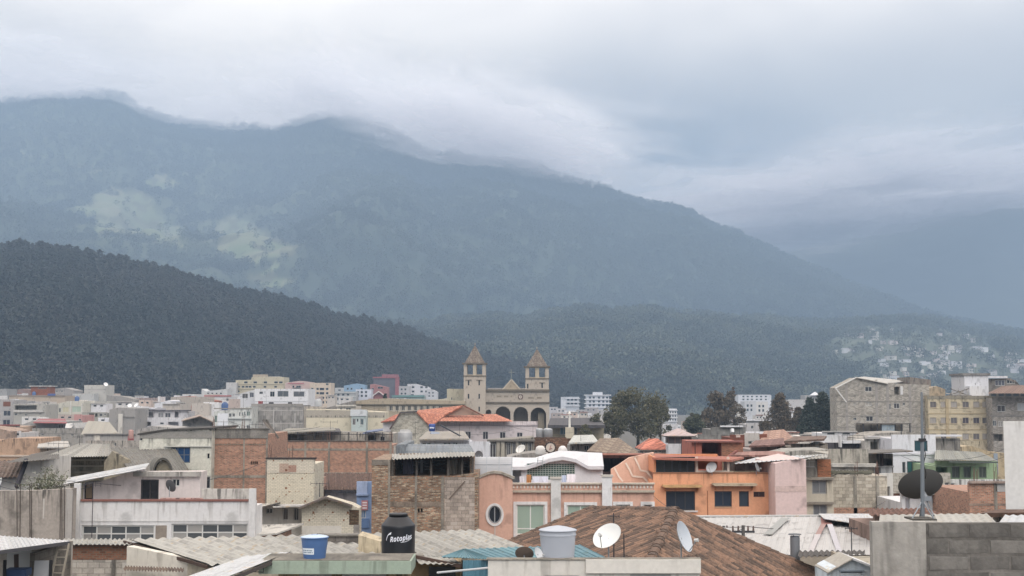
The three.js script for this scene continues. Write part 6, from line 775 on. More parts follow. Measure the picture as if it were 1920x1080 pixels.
far('peach house with a red eave line at the left edge', 262, -40, 37, 797, '#c9a98c', { bands: [[-40, 796, 38, 798, '#9c4f48', 0.5, 'red_eave'], [30, 798, 37, 808, '#a39b93', 0.05, 'grey_end']] });
far('white house with one dark window under the peach house', 235, 19, 39, 808, '#cbc7c4', { win: [[24, 812, 36, 817]] });
far('brown rendered house at the left edge', 232, -40, 20, 807, '#a58b78', { top: [[-40, 800], [0, 804], [20, 809]], tx: 'dirty' });
{ const R = far('peach-tan house behind the grey barn', 155, -50, 76, 822, '#b8967a', { name: 'peach_house', dep: 7, tx: 'dirty', top: [[-50, 828], [0, 826], [18, 822], [76, 822]], bands: [[-50, 853, 78, 856, '#c7b4a0', 0.2, 'ledge']] }); roofOn(R, 'tin_roof', [[70, 838, 150], [132, 838, 150], [128, 827, 160], [74, 826, 160]], '#b5b1ab'); house('', '', '', { into: R, d: 152, x: [76, 118], y: 838, dep: 6, wall: '#a8917c', tx: 'dirty' }); }
{ const R = far('house under a wide grey fibre-cement roof', 225, 150, 215, 812, '#9b968c', { dep: 10 }); roofOn(R, 'roof_slope', [[152, 814, 218], [222, 812, 218], [205, 791, 242], [165, 789, 242]], mat('#a29d90', 'sheet')); }
far('grey wall with a cream strip and a slit window', 214, 156, 258, 815, '#a7a29b', { bands: [[177, 815, 188, 840, '#cfc6b6', 0.15, 'cream_strip'], [158, 813, 258, 815, '#7d7872', 0.4, 'eave']], win: [[183, 817, 186, 828]] });
far('tall grey house with a cream pillar', 244, 205, 254, 767, '#97948f', { top: [[205, 768], [222, 764], [254, 766]], bands: [[222, 776, 231, 818, '#cac6bb', 0.4, 'cream_pillar'], [231, 781, 252, 783, '#7f7c78', 0.2, 'ledge']] });
{ const R = far('white terraced building with broad dark openings', 252, 253, 343, 783, '#cfced0', { name: 'terraced_building', cat: 'building', win: [[255, 791, 283, 799, { open: 1.5 }], [300, 792, 307, 796], [315, 791, 335, 799, { open: 1.5 }]] }); house('', '', '', { into: R, d: 256, x: [228, 352], y: 771, dep: 6, wall: '#b7b5b6', tx: 'plaster', win: [[277, 773, 288, 783, { open: 1.5 }], [296, 774, 307, 783, { pane: '#77777a' }], [309, 774, 320, 783, { pane: '#4a4a50' }], [327, 772, 335, 783, { open: 1.5 }]], cop: [0.25, 0.5, '#6a6870'] }); }
far('white roof parapet house with two white dishes', 275, 223, 290, 764, '#b9b8bc', { bands: [[240, 764, 291, 767, '#dddde0', 0.3, 'white_ledge']], win: [[225, 766, 233, 772], [252, 767, 259, 772]] });
dish('white dish on the left of two above the white parapet house', 243, 761, 273, 8, 20, 40, { pole: 0.8, feed: false, mat: plain('#dcdcdc', 0.5) });
dish('white dish on the right of two above the white parapet house', 256, 760, 273, 9, -30, 40, { pole: 0.8, feed: false, mat: plain('#dcdcdc', 0.5) });
far('white house with a slanted parapet and four windows', 330, 290, 321, 757, '#d4d5d8', { top: [[290, 757], [318, 750], [321, 752]], win: grid([295, 298.5, 309, 312.5], [764], 2.4, 6) });
far('small white chimney room above the slanted white house', 345, 296, 301, 743, '#d0d0d0', { name: 'roof_room', cat: 'room' });
far('long orange brick wall under a tan upper storey', 342, 320, 402, 760, mat('#f0b595', 'brick'), { win: [[340, 772, 361, 776, { open: 1.5 }]], bands: [[320, 744, 402, 760, '#a89f92', 0.06, 'tan_storey'], [333, 760, 336, 782, '#b9a795', 0.08, 'concrete_column'], [345, 780, 402, 782, '#b99a82', 0.2, 'ledge']], top: [[320, 750], [328, 744], [350, 743], [402, 752]] });
far('white house with a red trim line and two small doors', 422, 383, 434, 741, '#cfccc9', { bands: [[383, 741, 434, 743.5, '#b06a68', 0.3, 'red_trim']], win: [[391, 745, 393.5, 751], [424, 747, 428.5, 752]] });
far('white stepped house behind the red trim house', 480, 378, 426, 733, '#bfc0be', { top: [[378, 729], [386, 734], [400, 732], [426, 729]], win: grid([388, 396, 404, 412], [736], 4, 3.5) });
far('small white roof room with a thin flat slab', 420, 342, 366, 739, '#c9c9c7', { name: 'roof_room', cat: 'room', win: [[353, 741, 358, 745]] });
far('low white parapet house beside the roof room', 415, 362, 379, 745, '#bfbdb6');
far('mauve brick house with a grey roof line', 400, 252, 293, 746, '#a08f8a', { tx: 'dirty', bands: [[262, 755, 292, 757, '#b06d66', 0.1, 'red_line']] });
far('faded grey house near the foot of the wooded hill', 395, 200, 254, 745, '#8f8b84', { top: [[200, 741], [228, 743], [254, 749]] });
far('grey-brown row house behind the tan building', 470, 100, 140, 733, '#96918c', { top: [[100, 729], [120, 727], [140, 732]], win: [[104, 732, 108, 735], [114, 732, 118, 735]] });
far('low red-brown house at the wood edge', 500, 20, 60, 730, '#8b7269', { top: [[20, 732], [40, 729], [60, 731]] });
{ const R = far('grey gabled house in front of the orange brick wall', 236, 342, 402, 790, '#9e9a95', { top: [[342, 788], [375, 780], [402, 792]], tx: 'dirty' }); roofOn(R, 'roof_slope', [[340, 789, 233], [375, 779.5, 233], [375, 777, 246], [345, 785, 246]], '#a29184'); roofOn(R, 'roof_slope', [[375, 779.5, 233], [404, 793, 233], [402, 788, 246], [375, 777, 246]], '#9a8a7e'); }
far('low grey clutter house with a red tank stand', 200, 255, 330, 800, '#a5a19d', { top: [[255, 806], [285, 799], [330, 803]], tx: 'dirty', bands: [[240, 818, 251, 832, '#b85f60', 0.2, 'red_panel']] });
tank('water_tank', 'small pink-red tank on the grey clutter house', 241, 250, 806, 822, 199, [[0, 0], [1, 0], [1, 0.9], [0.6, 1], [0, 1]], plain('#b98a80', 0.6));
far('plain grey house wall left of the cream wing', 170, 160, 262, 826, '#a8a299', { tx: 'dirty', dep: 6, win: [[214, 830, 218, 836]] });
// centre left
{ const R = far('large cream apartment block with rows of small windows', 560, 442, 532, 706, '#bdb394', { ...B_, dep: 14, top: [[442, 713], [471, 712], [472, 707], [500, 706], [532, 707]], win: [...grid([457.5, 475, 494, 514, 523], [715], 7, 4), ...grid([444.5, 453, 460, 466, 474, 494, 514], [723.5], 5.5, 3.6), ...grid([444.5], [732, 741], 5, 4)], bands: [[442, 720, 532, 721, '#a89e80', 0.2, 'ledge'], [442, 729, 532, 730, '#a89e80', 0.2, 'ledge']] }); house('', '', '', { into: R, d: 556, x: [424, 443], y: 717, dep: 14, wall: '#bebdba', tx: 'plaster' }); house('', '', '', { into: R, d: 564, x: [474, 498], y: 702, dep: 6, wall: '#a89a86', tx: 'plaster' }); house('', '', '', { into: R, d: 566, x: [506, 524], y: 706, dep: 6, wall: '#c9c9c6', tx: 'plaster' }); }
{ const R = far('pink and cream apartment block with a grid of windows', 540, 581, 620, 718, '#c9b79f', { ...B_, dep: 12, win: [...grid([583, 593, 611], [727, 735, 743.5, 752], 5, 4.5), ...grid([599], [727, 735, 743.5, 752], 9, 5), [611, 718.5, 616, 722.5]] }); house('', '', '', { into: R, d: 545, x: [535, 584], y: 716, dep: 10, top: [[535, 718], [560, 714], [584, 717]], wall: '#c2a79f', tx: 'plaster', win: grid([548, 553], [723], 4, 4).concat([[555, 723, 564, 727]]), bands: [[540, 718, 570, 720, '#b56d70', 0.2, 'red_band']] }); }
far('bright white building with a row of wide dark windows', 330, 478, 578, 729, '#d8d9da', { name: 'white_long_building', cat: 'building', dep: 12, win: [[486, 734, 493, 739], [506, 734, 515, 744], [520, 733, 541, 744, { pane: '#55595c' }], [550, 734, 571, 744, { pane: '#5a5d60' }]], bands: [[478, 752, 578, 753, '#c4c5c6', 0.1, 'ledge']] });
far('white angled end wing with two square windows', 333, 451, 479, 735, '#c9cacb', { top: [[451, 738], [479, 730]], win: [[454, 738, 465, 747, { pane: '#55524f' }], [468, 736, 476, 745, { pane: '#4a4c55' }]] });
{ const R = far('pale grey concrete hall with thin white seams', 232, 471, 568, 758, '#a8a5a1', { name: 'grey_hall', cat: 'building', tx: 'concrete', dep: 9, bands: [[471, 769, 568, 770, '#b9b6b2', 0.04, 'seam'], [512, 768, 514, 805, '#bcb9b4', 0.05, 'seam'], [552, 775, 554, 800, '#b9b6b1', 0.05, 'seam'], [471, 793, 568, 794, '#bab7b2', 0.04, 'seam'], [471, 757, 568, 763, '#8f8b84', 0.08, 'stained_coping']], win: [[567.2, 782, 567.8, 790]].slice(0, 0) }); }
box('red_roof_bundle', 'small red bundle on the grey hall roof', 'bundle', 484, 491, 752, 757.5, 236, 1, plain('#8d3f42', 0.9));
box('rooftop_box', 'dark box on the middle of the grey hall roof', 'box', 504, 511, 754, 757.5, 236, 1, plain('#46464a', 0.9));
box('rooftop_box', 'dark box at the right end of the grey hall roof', 'box', 540, 546, 754, 757.5, 236, 1, plain('#46464a', 0.9));
far('white house with slot windows and an arched window', 226, 401, 472, 767, '#c9cdca', { name: 'arched_window_house', dep: 7, tx: 'dirty', top: [[401, 772], [432, 768], [455, 764], [472, 762]], win: [[411, 778, 413.2, 786], [414.6, 778, 416.8, 786], [420, 777, 422, 783], [414, 796, 426, 805, { arch: 1 }], [429, 775, 434, 782], [435.5, 775, 440.5, 781.5], [448, 773, 450.4, 780], [453, 773, 455.2, 779.5], [457.6, 772, 459.8, 779], [462, 771, 469, 780, { pane: '#5f6f68' }], [448, 799, 450, 805], [452.5, 798, 455, 804.5], [457, 798, 459, 804.5], [462, 797, 469, 804.5, { nx: 2, ny: 2 }], [402, 779, 407, 792, { pane: '#476257' }]], bands: [[408, 775, 428, 805, '#d9dcdf', 0.12, 'white_bay'], [428, 784, 472, 786, '#aeb3b0', 0.3, 'ledge'], [401, 765, 472, 767, '#8f8b80', 0.1, 'rough_top']] });
{ const R = far('cream low house with a pale teal corner room', 216, 574, 722, 783, '#cec4a8', { name: 'cream_row_house', dep: 7, bands: [[574, 769, 660, 783, mat('#a9a294', 'dirty'), 0.03, 'tan_upper_wall'], [686, 773, 722, 783, mat('#a9a294', 'dirty'), 0.03, 'tan_upper_wall']], top: [[574, 767], [600, 768], [655, 769], [722, 773]] }); house('', '', '', { into: R, d: 213, x: [659, 686], y: 769, dep: 5, wall: '#aebdb9', tx: 'plaster', win: [[660.5, 785, 667, 797, { pane: '#4d4744' }], [669, 785, 672, 791, { nx: 1 }], [675, 785, 682, 797, { pane: '#344a50' }]], bands: [[657, 768, 688, 780, '#c6cccd', 0.2, 'white_fascia']] }); house('', '', '', { into: R, d: 219, x: [570, 604], y: 762, dep: 5, wall: '#a7a096', tx: 'dirty' }); }
far('small house with two dark windows behind the cream row', 262, 632, 668, 760, '#bdb5a5', { win: [[637, 765, 642, 771], [648, 765, 658, 771]], bands: [[630, 759, 668, 762, '#c9c4b6', 0.4, 'slab_edge']] });
far('grey ridge-roofed houses behind the cream row', 285, 600, 660, 757, '#8e8881', { top: [[600, 768], [640, 757], [660, 752]], tx: 'dirty' });
// church side wing
far('long tan church wing with a row of dark window bays', 292, 655, 872, 751, '#a89a80', { name: 'church_wing', cat: 'building', dep: 10, top: [[655, 753], [690, 749], [722, 747], [872, 752]], win: [...Array(9)].map((_, k) => [730 + k * 11.5, 761, 738 + k * 11.5, 770, { pane: '#5b5850' }]), bands: [[655, 757.5, 872, 759, '#77705f', 0.6, 'eave'], ...[...Array(9)].map((_, k) => [724.5 + k * 11.5, 760, 729 + k * 11.5, 772, '#b9af9a', 0.15, 'pier'])] });
// houses below the wood
far('pale blue house with an open upper terrace', 620, 645, 685, 722, '#7fa3bf', { top: [[645, 723], [668, 719], [685, 722]], win: grid([650, 657, 676], [727], 4, 4) });
far('white and blue house with four square windows', 600, 667, 696, 730, '#c3cad6', { win: grid([669, 676, 684], [733, 740], 4.5, 4.5) });
far('grey stepped houses under the pale blue house', 590, 620, 668, 734, '#a3a6a5', { win: grid([624, 632, 641, 650], [738, 746], 5, 4), bands: [[620, 743.5, 668, 744.5, '#c2c4c2', 0.3, 'balcony_slab'], [620, 736, 668, 737, '#c2c4c2', 0.3, 'balcony_slab']] });
far('long pale roofed house by the blue house', 640, 628, 668, 727, '#b3b6b4', { win: grid([634, 646, 656], [730], 5, 3) });
{ const R = far('dark grey building framed in red', 640, 700, 742, 708, '#5e5d66', { name: 'dark_building', cat: 'building', dep: 12, bands: [[699, 706.5, 749, 709, '#9c5a60', 0.4, 'red_frame'], [741, 708, 749, 745, '#9c5a60', 0.3, 'red_frame']] }); house('', '', '', { into: R, d: 645, x: [716, 746], y: 702, dep: 6, wall: '#9a626a', tx: 'plaster' }); }
far('red brick house with a tilted balcony', 610, 694, 727, 722, '#a06a66', { top: [[694, 721], [700, 720], [727, 726]], win: [[708, 725, 718, 729], [697, 727, 701, 733]] });
{ const R = far('little red gable house with white verge boards', 590, 700, 720, 737, '#a8625a', { top: [[700, 741], [710, 734], [720, 741]] }); roofOn(R, 'verge', [[699, 742, 588], [710, 733.5, 588], [710, 733, 598], [699, 741, 598]], '#d2cfcc', 0.3); roofOn(R, 'verge', [[710, 733.5, 588], [721, 742, 588], [721, 741, 598], [710, 733, 598]], '#d2cfcc', 0.3); }
far('white balconied house on the right of the dark building', 650, 764, 806, 722, '#ccced2', { top: [[764, 720], [780, 720], [806, 727]], win: [...grid([772, 788, 797], [724, 732], 5, 4), [768, 739, 776, 743]] });
far('pale house tucked under the white balconied house', 620, 748, 768, 724, '#b0b2b4', { win: grid([751, 758], [728, 736], 4, 4) });
far('green roofed hall in front of the balconied house', 540, 735, 796, 742, '#8fa09b', { bands: [[735, 741, 796, 744.5, '#5f8a86', 0.6, 'green_eave']], win: [[743, 746, 748, 751, { pane: '#d0d3d4' }], [757, 746, 762, 751, { pane: '#d0d3d4' }]] });
far('white ruffled roofed house at the end of the balconied house', 640, 800, 820, 732, '#bcbfc3', { top: [[800, 729], [812, 731], [820, 735]], win: grid([803, 810], [735, 741], 3.5, 3) });
{ const R = far('low building with a wide pale cream sloping roof beside the left tower', 350, 790, 870, 752, '#c4bda4', { top: [[790, 752], [870, 744]] }); }
tree('cypress_tree', 'small dark green conical tree by the church wing', 722, 760, 738, 330, 10, { seed: 71, n: 900, lobes: 8, cone: 1, leaf: 0.35, tint: [[0.02, 0.04, 0.03], [0.05, 0.08, 0.05]] });
// orange roofed house in front of the church
{
  const R = house('orange_roof_house', 'pinkish white house with a bright orange tile roof below the church', 'house', { d: 198, x: [803, 1008], y: 790, dep: 9, wall: '#cbc0bf', tx: 'plaster', win: [[872, 809, 883, 824, { pane: '#3b3a40' }], [905, 809, 915.5, 824, { pane: '#3b3a40' }], [937, 810, 948, 824, { pane: '#3b3a40' }], [969, 811, 980, 824, { pane: '#3b3a40' }]], bands: [[803, 797, 1008, 798.5, '#a09799', 0.15, 'string_course']] });
  const or_ = mat('#cc8468', 'clay'), Q = (x, y, d) => inv(R.g, P(x, y, d)); sheets(R.g, 'tile_slope', Q(800, 790, 196), Q(962, 790.5, 196), Q(930, 777, 205), Q(800, 776, 205), { mat: or_, n: 6, pitch: 0.5, amp: 0.06, seed: 21 }); mesh('gable_face', new GB().slab([[Q(829, 779, 200).x, Q(829, 779, 200).y], [Q(905, 779, 200).x, Q(905, 779, 200).y], [Q(868, 760.5, 200).x, Q(868, 760.5, 200).y]], -3, -3.3), mat('#a48d78', 'plaster'), R.g);
  mesh('tile_slope', plate(Q(829, 780, 200.4), Q(868, 760, 200.4), Q(785, 769, 212), Q(781, 776, 212), 0.2), or_, R.g); mesh('verge', new GB().bar(Q(868, 759.8, 200.3).toArray(), Q(907, 780, 200.3).toArray(), 0.3, 0.2), mat('#8a5a48', 'clay'), R.g);
  const G = house('grey_gable_house', 'beige block gable house beside the orange roof', 'house', { d: 186, x: [733, 806], y: 785, dep: 9, top: [[733, 803], [751, 774], [781, 772], [806, 798]], wall: mat('#b4b0a3', 'block') }); const q = (x, y, d) => inv(G.g, P(x, y, d)); mesh('verge', new GB().bar(q(731, 805, 185.6).toArray(), q(751, 773.5, 185.6).toArray(), 0.35, 0.2), plain('#5a4a48', 0.9), G.g); mesh('verge', new GB().bar(q(751, 773.5, 185.6).toArray(), q(782, 771.5, 185.6).toArray(), 0.35, 0.2), plain('#4f4a4a', 0.9), G.g); mesh('tile_slope', plate(q(781, 772, 185.5), q(808, 799, 185.5), q(835, 778, 195), q(786, 768, 195), 0.2), mat('#cb8063', 'clay'), G.g); mesh('tile_slope', plate(q(714, 791, 188), q(742, 787, 188), q(752, 775, 195), q(740, 778, 195), 0.15), mat('#bd6f58', 'clay'), G.g); house('', '', '', { into: G, d: 189, x: [718, 746], y: 790, dep: 5, wall: '#d0cecf', tx: 'plaster' });
}
{ const { g, w, h } = tank('water_tank', 'blue rooftop water tank beside the orange tile roof', 804, 816, 795, 810, 176, [[0, 0], [0.9, 0], [1, 0.6], [1.04, 0.9], [0.9, 1], [0, 1]], plain('#2f4f9a', 0.5)); mesh('label', new GB().box(-w * 0.7, h * 0.45, w * 0.96, w * 0.7, h * 0.62, w * 1.02), plain('#c9cfe0', 0.6), g); }
{ const R = far('white rooftop room row below the orange roof house', 132, 788, 882, 823, '#cfd0d3', { dep: 6, win: [[791, 830, 808, 840, { pane: '#3a3c42' }], [831, 829.5, 845, 838, { pane: '#3c4046' }], [849, 829.5, 858, 838, { pane: '#3c4046' }]], bands: [[787, 822, 880, 827, '#d8d9db', 0.4, 'white_fascia']] }); roofOn(R, 'roof_slope', [[785, 823, 130], [880, 822, 130], [870, 808, 146], [800, 809, 146]], '#9b948a'); mesh('brace', new GB().bar(inv(R.g, P(826, 797, 140)).toArray(), inv(R.g, P(872, 822, 134)).toArray(), 0.12), K.iron, R.g); }
box('solar_panel', 'tilted pale panel frame on the roof below the blue tank', 'panel', 808, 824, 809, 815, 140, 0.8, plain('#8a94a6', 0.5), 0.3, -0.5);
far('white blank house wall above the curved metal roof', 128, 880, 918, 828, '#ccced2', { dep: 5 });
{ const R = far('old grey arcade house with stone pilasters', 142, 914, 1002, 826, '#8b857a', { name: 'arcade_house', dep: 7, tx: 'dirty', top: [[914, 827], [938, 825], [1002, 820]], win: [[918, 832, 930, 860, { pane: '#4c4a4c' }], [950, 830, 958, 860, { pane: '#3e3c40' }], [961, 830, 967, 860, { pane: '#4a484c' }], [978, 830, 985, 850], [990, 830, 997, 850]], bands: [[931, 828, 937, 870, '#a39c8c', 0.3, 'pilaster'], [939, 828, 946, 870, '#aaa392', 0.3, 'pilaster'], [968, 826, 972, 870, '#a39c8c', 0.3, 'pilaster'], [913, 824, 1003, 827.5, '#6f6a62', 0.5, 'cornice']] }); }
far('cluttered grey roofs with patched sheets beside the arcade', 132, 950, 1030, 848, '#96918b', { dep: 6, tx: 'dirty', top: [[950, 858], [975, 852], [1010, 848], [1030, 853]] });
dish('white mesh dish pointing up beside the round emblem', 977, 843, 128, 19, -35, 40, { pole: 0.9, tripod: 1, mat: plain('#cfcdc8', 0.6) });
tank('water_tank', 'white round tank left of the round emblem', 1004, 1023, 836, 853, 126, [[0, 0], [0.95, 0], [1, 0.1], [1, 0.6], [0.85, 0.85], [0.4, 1], [0, 1]], plain('#c9c6c2', 0.6));
tank('water_tank', 'white round tank right of the round emblem', 1046, 1064, 836, 853, 126, [[0, 0], [0.95, 0], [1, 0.1], [0.95, 0.6], [0.7, 0.85], [0.3, 1], [0, 1]], plain('#cfccca', 0.6));
{ const c = P(1032, 839, 124), r = 10 * mpx(124), g = thing('round_sign', 'round emblem with a dark toothed rim and a red mark', 'sign', [c.x, P(1032, 856, 124).y, c.z]), y = c.y - P(1032, 856, 124).y, teeth = new GB(); mesh('disc', new GB().tube([0, y, -0.06], [0, y, 0], r * 0.88, r * 0.88, 28), plain('#cdbfb0', 0.7), g); mesh('rim', new THREE.TorusGeometry(r * 0.9, r * 0.09, 6, 30).translate(0, y, 0), plain('#2b2422', 0.7), g); for (let k = 0; k < 16; k++) { const f = k / 16 * 2 * Math.PI; teeth.bar([Math.cos(f) * r * 0.9, y + Math.sin(f) * r * 0.9, 0], [Math.cos(f) * r * 1.12, y + Math.sin(f) * r * 1.12, 0], 0.08); } mesh('teeth', teeth, plain('#2b2422', 0.7), g); mesh('mark', new GB().bar([-0.08, y - r * 0.45, 0.03], [0.06, y + r * 0.5, 0.03], 0.12, 0.04).bar([-0.1, y - r * 0.4, 0.03], [0.16, y - r * 0.1, 0.03], 0.1, 0.04), plain('#8a2f26', 0.7), g); mesh('support', new GB().bar([0, 0, -0.08], [0, y - r * 0.9, -0.08], 0.08), K.iron, g); }
far('reddish brick house wall behind the round emblem', 138, 1026, 1075, 822, mat('#c9b0a6', 'rubble'), { dep: 6 });
{ const R = far('house with patched pale tin roofs above the wavy white roof', 130, 1068, 1122, 830, '#a09a93', { dep: 6, tx: 'dirty', win: [[1072, 836, 1078, 845], [1095, 835, 1104, 845]] }); roofOn(R, 'tin_roof', [[1066, 830, 128], [1122, 828, 128], [1112, 815, 138], [1076, 816, 138]], '#b9bbb6'); }
{ const R = far('house with a tan hipped roof beside the big tree', 122, 1108, 1198, 846, '#8f7466', { dep: 8, tx: 'rubble', wall: mat('#a5897a', 'rubble') }); R.g.children[0].material = mat('#b59a8c', 'rubble'); roofOn(R, 'roof_slope', [[1100, 846, 119], [1205, 853, 119], [1160, 821, 130], [1125, 822, 130]], mat('#8d8172', 'clay')); }
far('red-brown terrace beam under the tan roof house', 100, 1128, 1226, 852, '#8d5c4c', { name: 'terrace_beam', cat: 'beam', dep: 4, yb: 856, bands: [[1128, 850, 1226, 853, '#b87a66', 0.3, 'pink_fascia']] });
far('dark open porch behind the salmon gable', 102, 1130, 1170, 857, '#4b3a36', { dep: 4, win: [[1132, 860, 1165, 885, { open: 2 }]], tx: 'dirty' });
{ const R = far('low olive house with a dark slab roof beside the church', 232, 1030, 1132, 795, '#9a8f72', { dep: 8, win: [[1050, 798, 1063, 815, { pane: '#4f6d7a', door: 1 }], [1073, 800, 1082, 815, { pane: '#45484a' }], [1092, 799, 1100, 815, { pane: '#6a6a4a' }]] }); roofOn(R, 'slab_roof', [[1027, 797, 228], [1135, 797, 228], [1118, 783, 246], [1032, 784, 246]], mat('#5d5a5e', 'concrete'), 0.5); }
[[1005, 1018, 'left'], [1018.5, 1036, 'right']].forEach(([a, b], k) => tank('water_tank', ['narrow silver tank beside the church front', 'wide silver tank beside the church front'][k], a, b, 803, 820, 152, [[0, 0], [1, 0], [1, 0.85], [0.9, 0.92], [0.5, 1], [0, 1]], plain('#a2a5a8', 0.45, 0.3), { group: 'silver tanks by the church' }));
house('tank_platform', 'brown brick platform under the silver tanks', 'platform', { d: 150, x: [1000, 1062], y: 820, dep: 4, wall: mat('#b09a90', 'rubble') });
{ const b = P(1068, 815, 215), h = P(1068, 776, 215).y - b.y, g = thing('monument_column', 'white column statue on a pedestal beside the church', 'monument', [b.x, 0, b.z]); mesh('pedestal', new GB().box(-0.7, 0, -0.7, 0.7, b.y + 1.2, 0.7), mat('#bdb39a', 'plaster'), g); mesh('column', new GB().tube([0, b.y + 1.2, 0], [0, b.y + h, 0], 0.2, 0.14, 10), plain('#cfcdc6', 0.8), g); mesh('finial', new GB().tube([0, b.y + h, 0], [0, b.y + h + 0.5, 0], 0.3, 0.05, 8), plain('#cfcdc6', 0.8), g); }
// far white buildings right of the church
{ const R = far('white five-storey building with balconies at the foot of the wood', 900, 1100, 1142, 740, '#cdd0d6', { ...B_, dep: 14, win: [...grid([1104, 1111, 1121, 1129, 1136], [743.5, 751, 758], 4.5, 4)], bands: [740, 748, 755.5, 763].map((y) => [1095, y, 1146, y + 1.6, '#dadce0', 1, 'balcony_slab']) }); house('', '', '', { into: R, d: 904, x: [1112, 1130], y: 735, dep: 6, wall: '#c6c9ce', tx: 'plaster' }); }
far('white building with long balconies left of the five-storey one', 880, 1052, 1086, 744, '#b9bec4', { ...B_, win: grid([1063, 1070, 1077], [748, 755], 5, 3.5), bands: [747, 754, 761].map((y) => [1060, y - 0.5, 1088, y + 1, '#cfd2d6', 0.8, 'balcony_slab']).concat([[1052, 750, 1061, 775, '#ccd0d6', 0.3, 'white_tower']]) });
[[1030, 1046, 763, '#b5b3b6', 640], [1044, 1062, 766, '#c3c1c2', 610], [1060, 1078, 770, '#d3d3d5', 560], [1082, 1100, 768, '#a9a7a6', 620], [1098, 1122, 764, '#a29d9c', 700], [1120, 1142, 768, '#b5b1ae', 680], [1088, 1108, 775, '#8f8a88', 520], [1034, 1056, 774, '#a89c95', 520]].forEach(([a, b, y, c, d], k) => far(['small mauve-grey', 'small warm grey', 'small bright white', 'small mid grey', 'wide brownish grey', 'small sandy grey', 'small dark grey', 'wide reddish grey'][k] + ' two-window house in the cluster right of the church', d, a, b, y, c, { group: 'town houses right of the church', win: grid([a + 3, a + (b - a) * 0.55], [y + 3], 3.5, 3), dep: 7 }));
far('white narrow six-storey building beside the big tree', 520, 1253, 1269, 766, '#c9ccd0', { ...B_, win: grid([1255.5, 1260.5, 1265], [771, 778, 785], 2.6, 4), bands: [769, 776, 783, 790].map((y) => [1251, y - 0.6, 1270, y + 0.8, '#d7d9dc', 0.6, 'balcony_slab']) });
antenna('lattice antenna on the narrow six-storey building', 1261, 755, 766, 520, { mat: plain('#b9bcc0', 0.5) });
far('white house corner above the kiosk roof', 300, 1244, 1272, 795, '#c9cacd', { win: [[1248, 800, 1252, 806]] });
// right-hand far group
[[1384, 1446, 740, '#ced2d8', 720, 'white apartment block with two window rows between the brown trees'], [1396, 1418, 752, '#c2c4c6', 640, 'pale grey building below the white apartment block'], [1418, 1440, 753, '#cfcdc8', 640, 'cream building below the white apartment block'], [1478, 1524, 749, '#bdb9b4', 650, 'long blank pale building between the brown and green trees'], [1510, 1540, 741, '#aaa8a4', 700, 'small pale house with a white pointed roof']].forEach(([a, b, y, c, d, lab], k) => { const R = far(lab, d, a, b, y, c, { dep: 12, win: k === 0 ? grid([1392, 1400, 1408, 1417, 1425, 1434], [742, 747.5], 4, 3) : k < 3 ? grid([a + 4, a + 11], [y + 6, y + 14], 4, 5) : [] }); if (k === 4) roofOn(R, 'pointed_roof', [[1518, 741, d - 2], [1538, 741, d - 2], [1529, 735, d + 3], [1527, 735, d + 3]], '#d9dce2'); });
far('peach coloured end house beside the white apartment block', 740, 1376, 1390, 744, '#c3a89a', { win: [[1379, 748, 1383, 752]] });
far('grey house with a white roof slab under the brown trees', 330, 1392, 1444, 787, '#a9a8a8', { bands: [[1388, 786, 1446, 789, '#d3d5d8', 0.8, 'white_slab']] });
far('pale cube house in front of the trees', 240, 1400, 1432, 793, '#b5b3b2', { win: [[1408, 798, 1413, 804]] });
// middle right houses
{ const R = house('kiosk_tower', 'small glazed roof tower with a pale hipped roof', 'tower', { d: 112, x: [1253, 1297], y: 832, dep: 2, yb: 860, wall: '#c9cacb', tx: 'plaster' }), L = (x, y) => R.loc(x, y); const [a, b] = L(1253, 832), [c, t] = L(1297, 817), z1 = -2; R.wall.name = 'base_wall'; for (const [x, z] of [[a, 0], [c - 0.1, 0], [(a + c) / 2, 0], [a + 0.55, 0], [c - 0.65, 0], [a, z1 + 0.1], [c - 0.1, z1 + 0.1]]) mesh('post', new GB().box(x, b, z - 0.1, x + 0.08, t, z), plain('#5d4a45', 0.8), R.g); mesh('glazing', new GB().box(a + 0.08, b, -0.08, c - 0.08, t, -0.06), new THREE.MeshPhysicalMaterial({ color: '#6d6f74', roughness: 0.1, transmission: 0.6, thickness: 0 }), R.g); mesh('rear_panel', new GB().box(a + 0.1, b, z1 + 0.02, c - 0.1, t, z1 + 0.08), mat('#77706c', 'plaster'), R.g); hipRoof(R.g, 'roof_face', a, c, 0, z1, t, L(1275, 804)[1] - t, 0.35, mat('#b9a5a4', 'sheet'), 0.08); mesh('mast', new GB().tube([L(1277, 831)[0], b, 0.3], [L(1277, 852)[0], L(1277, 852)[1], 0.3], 0.05, 0.05, 6), K.iron, R.g); }
{ const R = house('orange_hip_house', 'house with an orange hipped roof beside the glazed tower', 'house', { d: 114, x: [1206, 1256], y: 843, dep: 5, yb: 870, wall: '#b4a79e', tx: 'dirty', win: [[1228, 843.5, 1232, 848], [1236, 843.5, 1240, 848]] }); hipRoof(R.g, 'roof_face', 0, R.w, 0, -5, R.h, R.loc(1240, 824)[1] - R.h, 0.25, mat('#cc7c66', 'clay'), 0.3); }
{ const R = house('red_porch_house', 'house with a dark porch between a red wall and a brick wall', 'house', { d: 101, x: [1297, 1393], y: 829, dep: 6, wall: '#b4634c', tx: 'plaster', win: [[1316, 830, 1353, 856, { open: 3.5 }]], bands: [[1353, 828, 1393, 858, mat('#f0d8c8', 'brick'), 0.03, 'brick_wall'], [1285, 826, 1392, 829, '#8a5a52', 0.5, 'eave']] }); mesh('post', new GB().box(R.loc(1301, 860)[0], R.loc(1301, 862)[1], 0.5, R.loc(1302.5, 860)[0], R.h, 0.56), K.dark, R.g); }
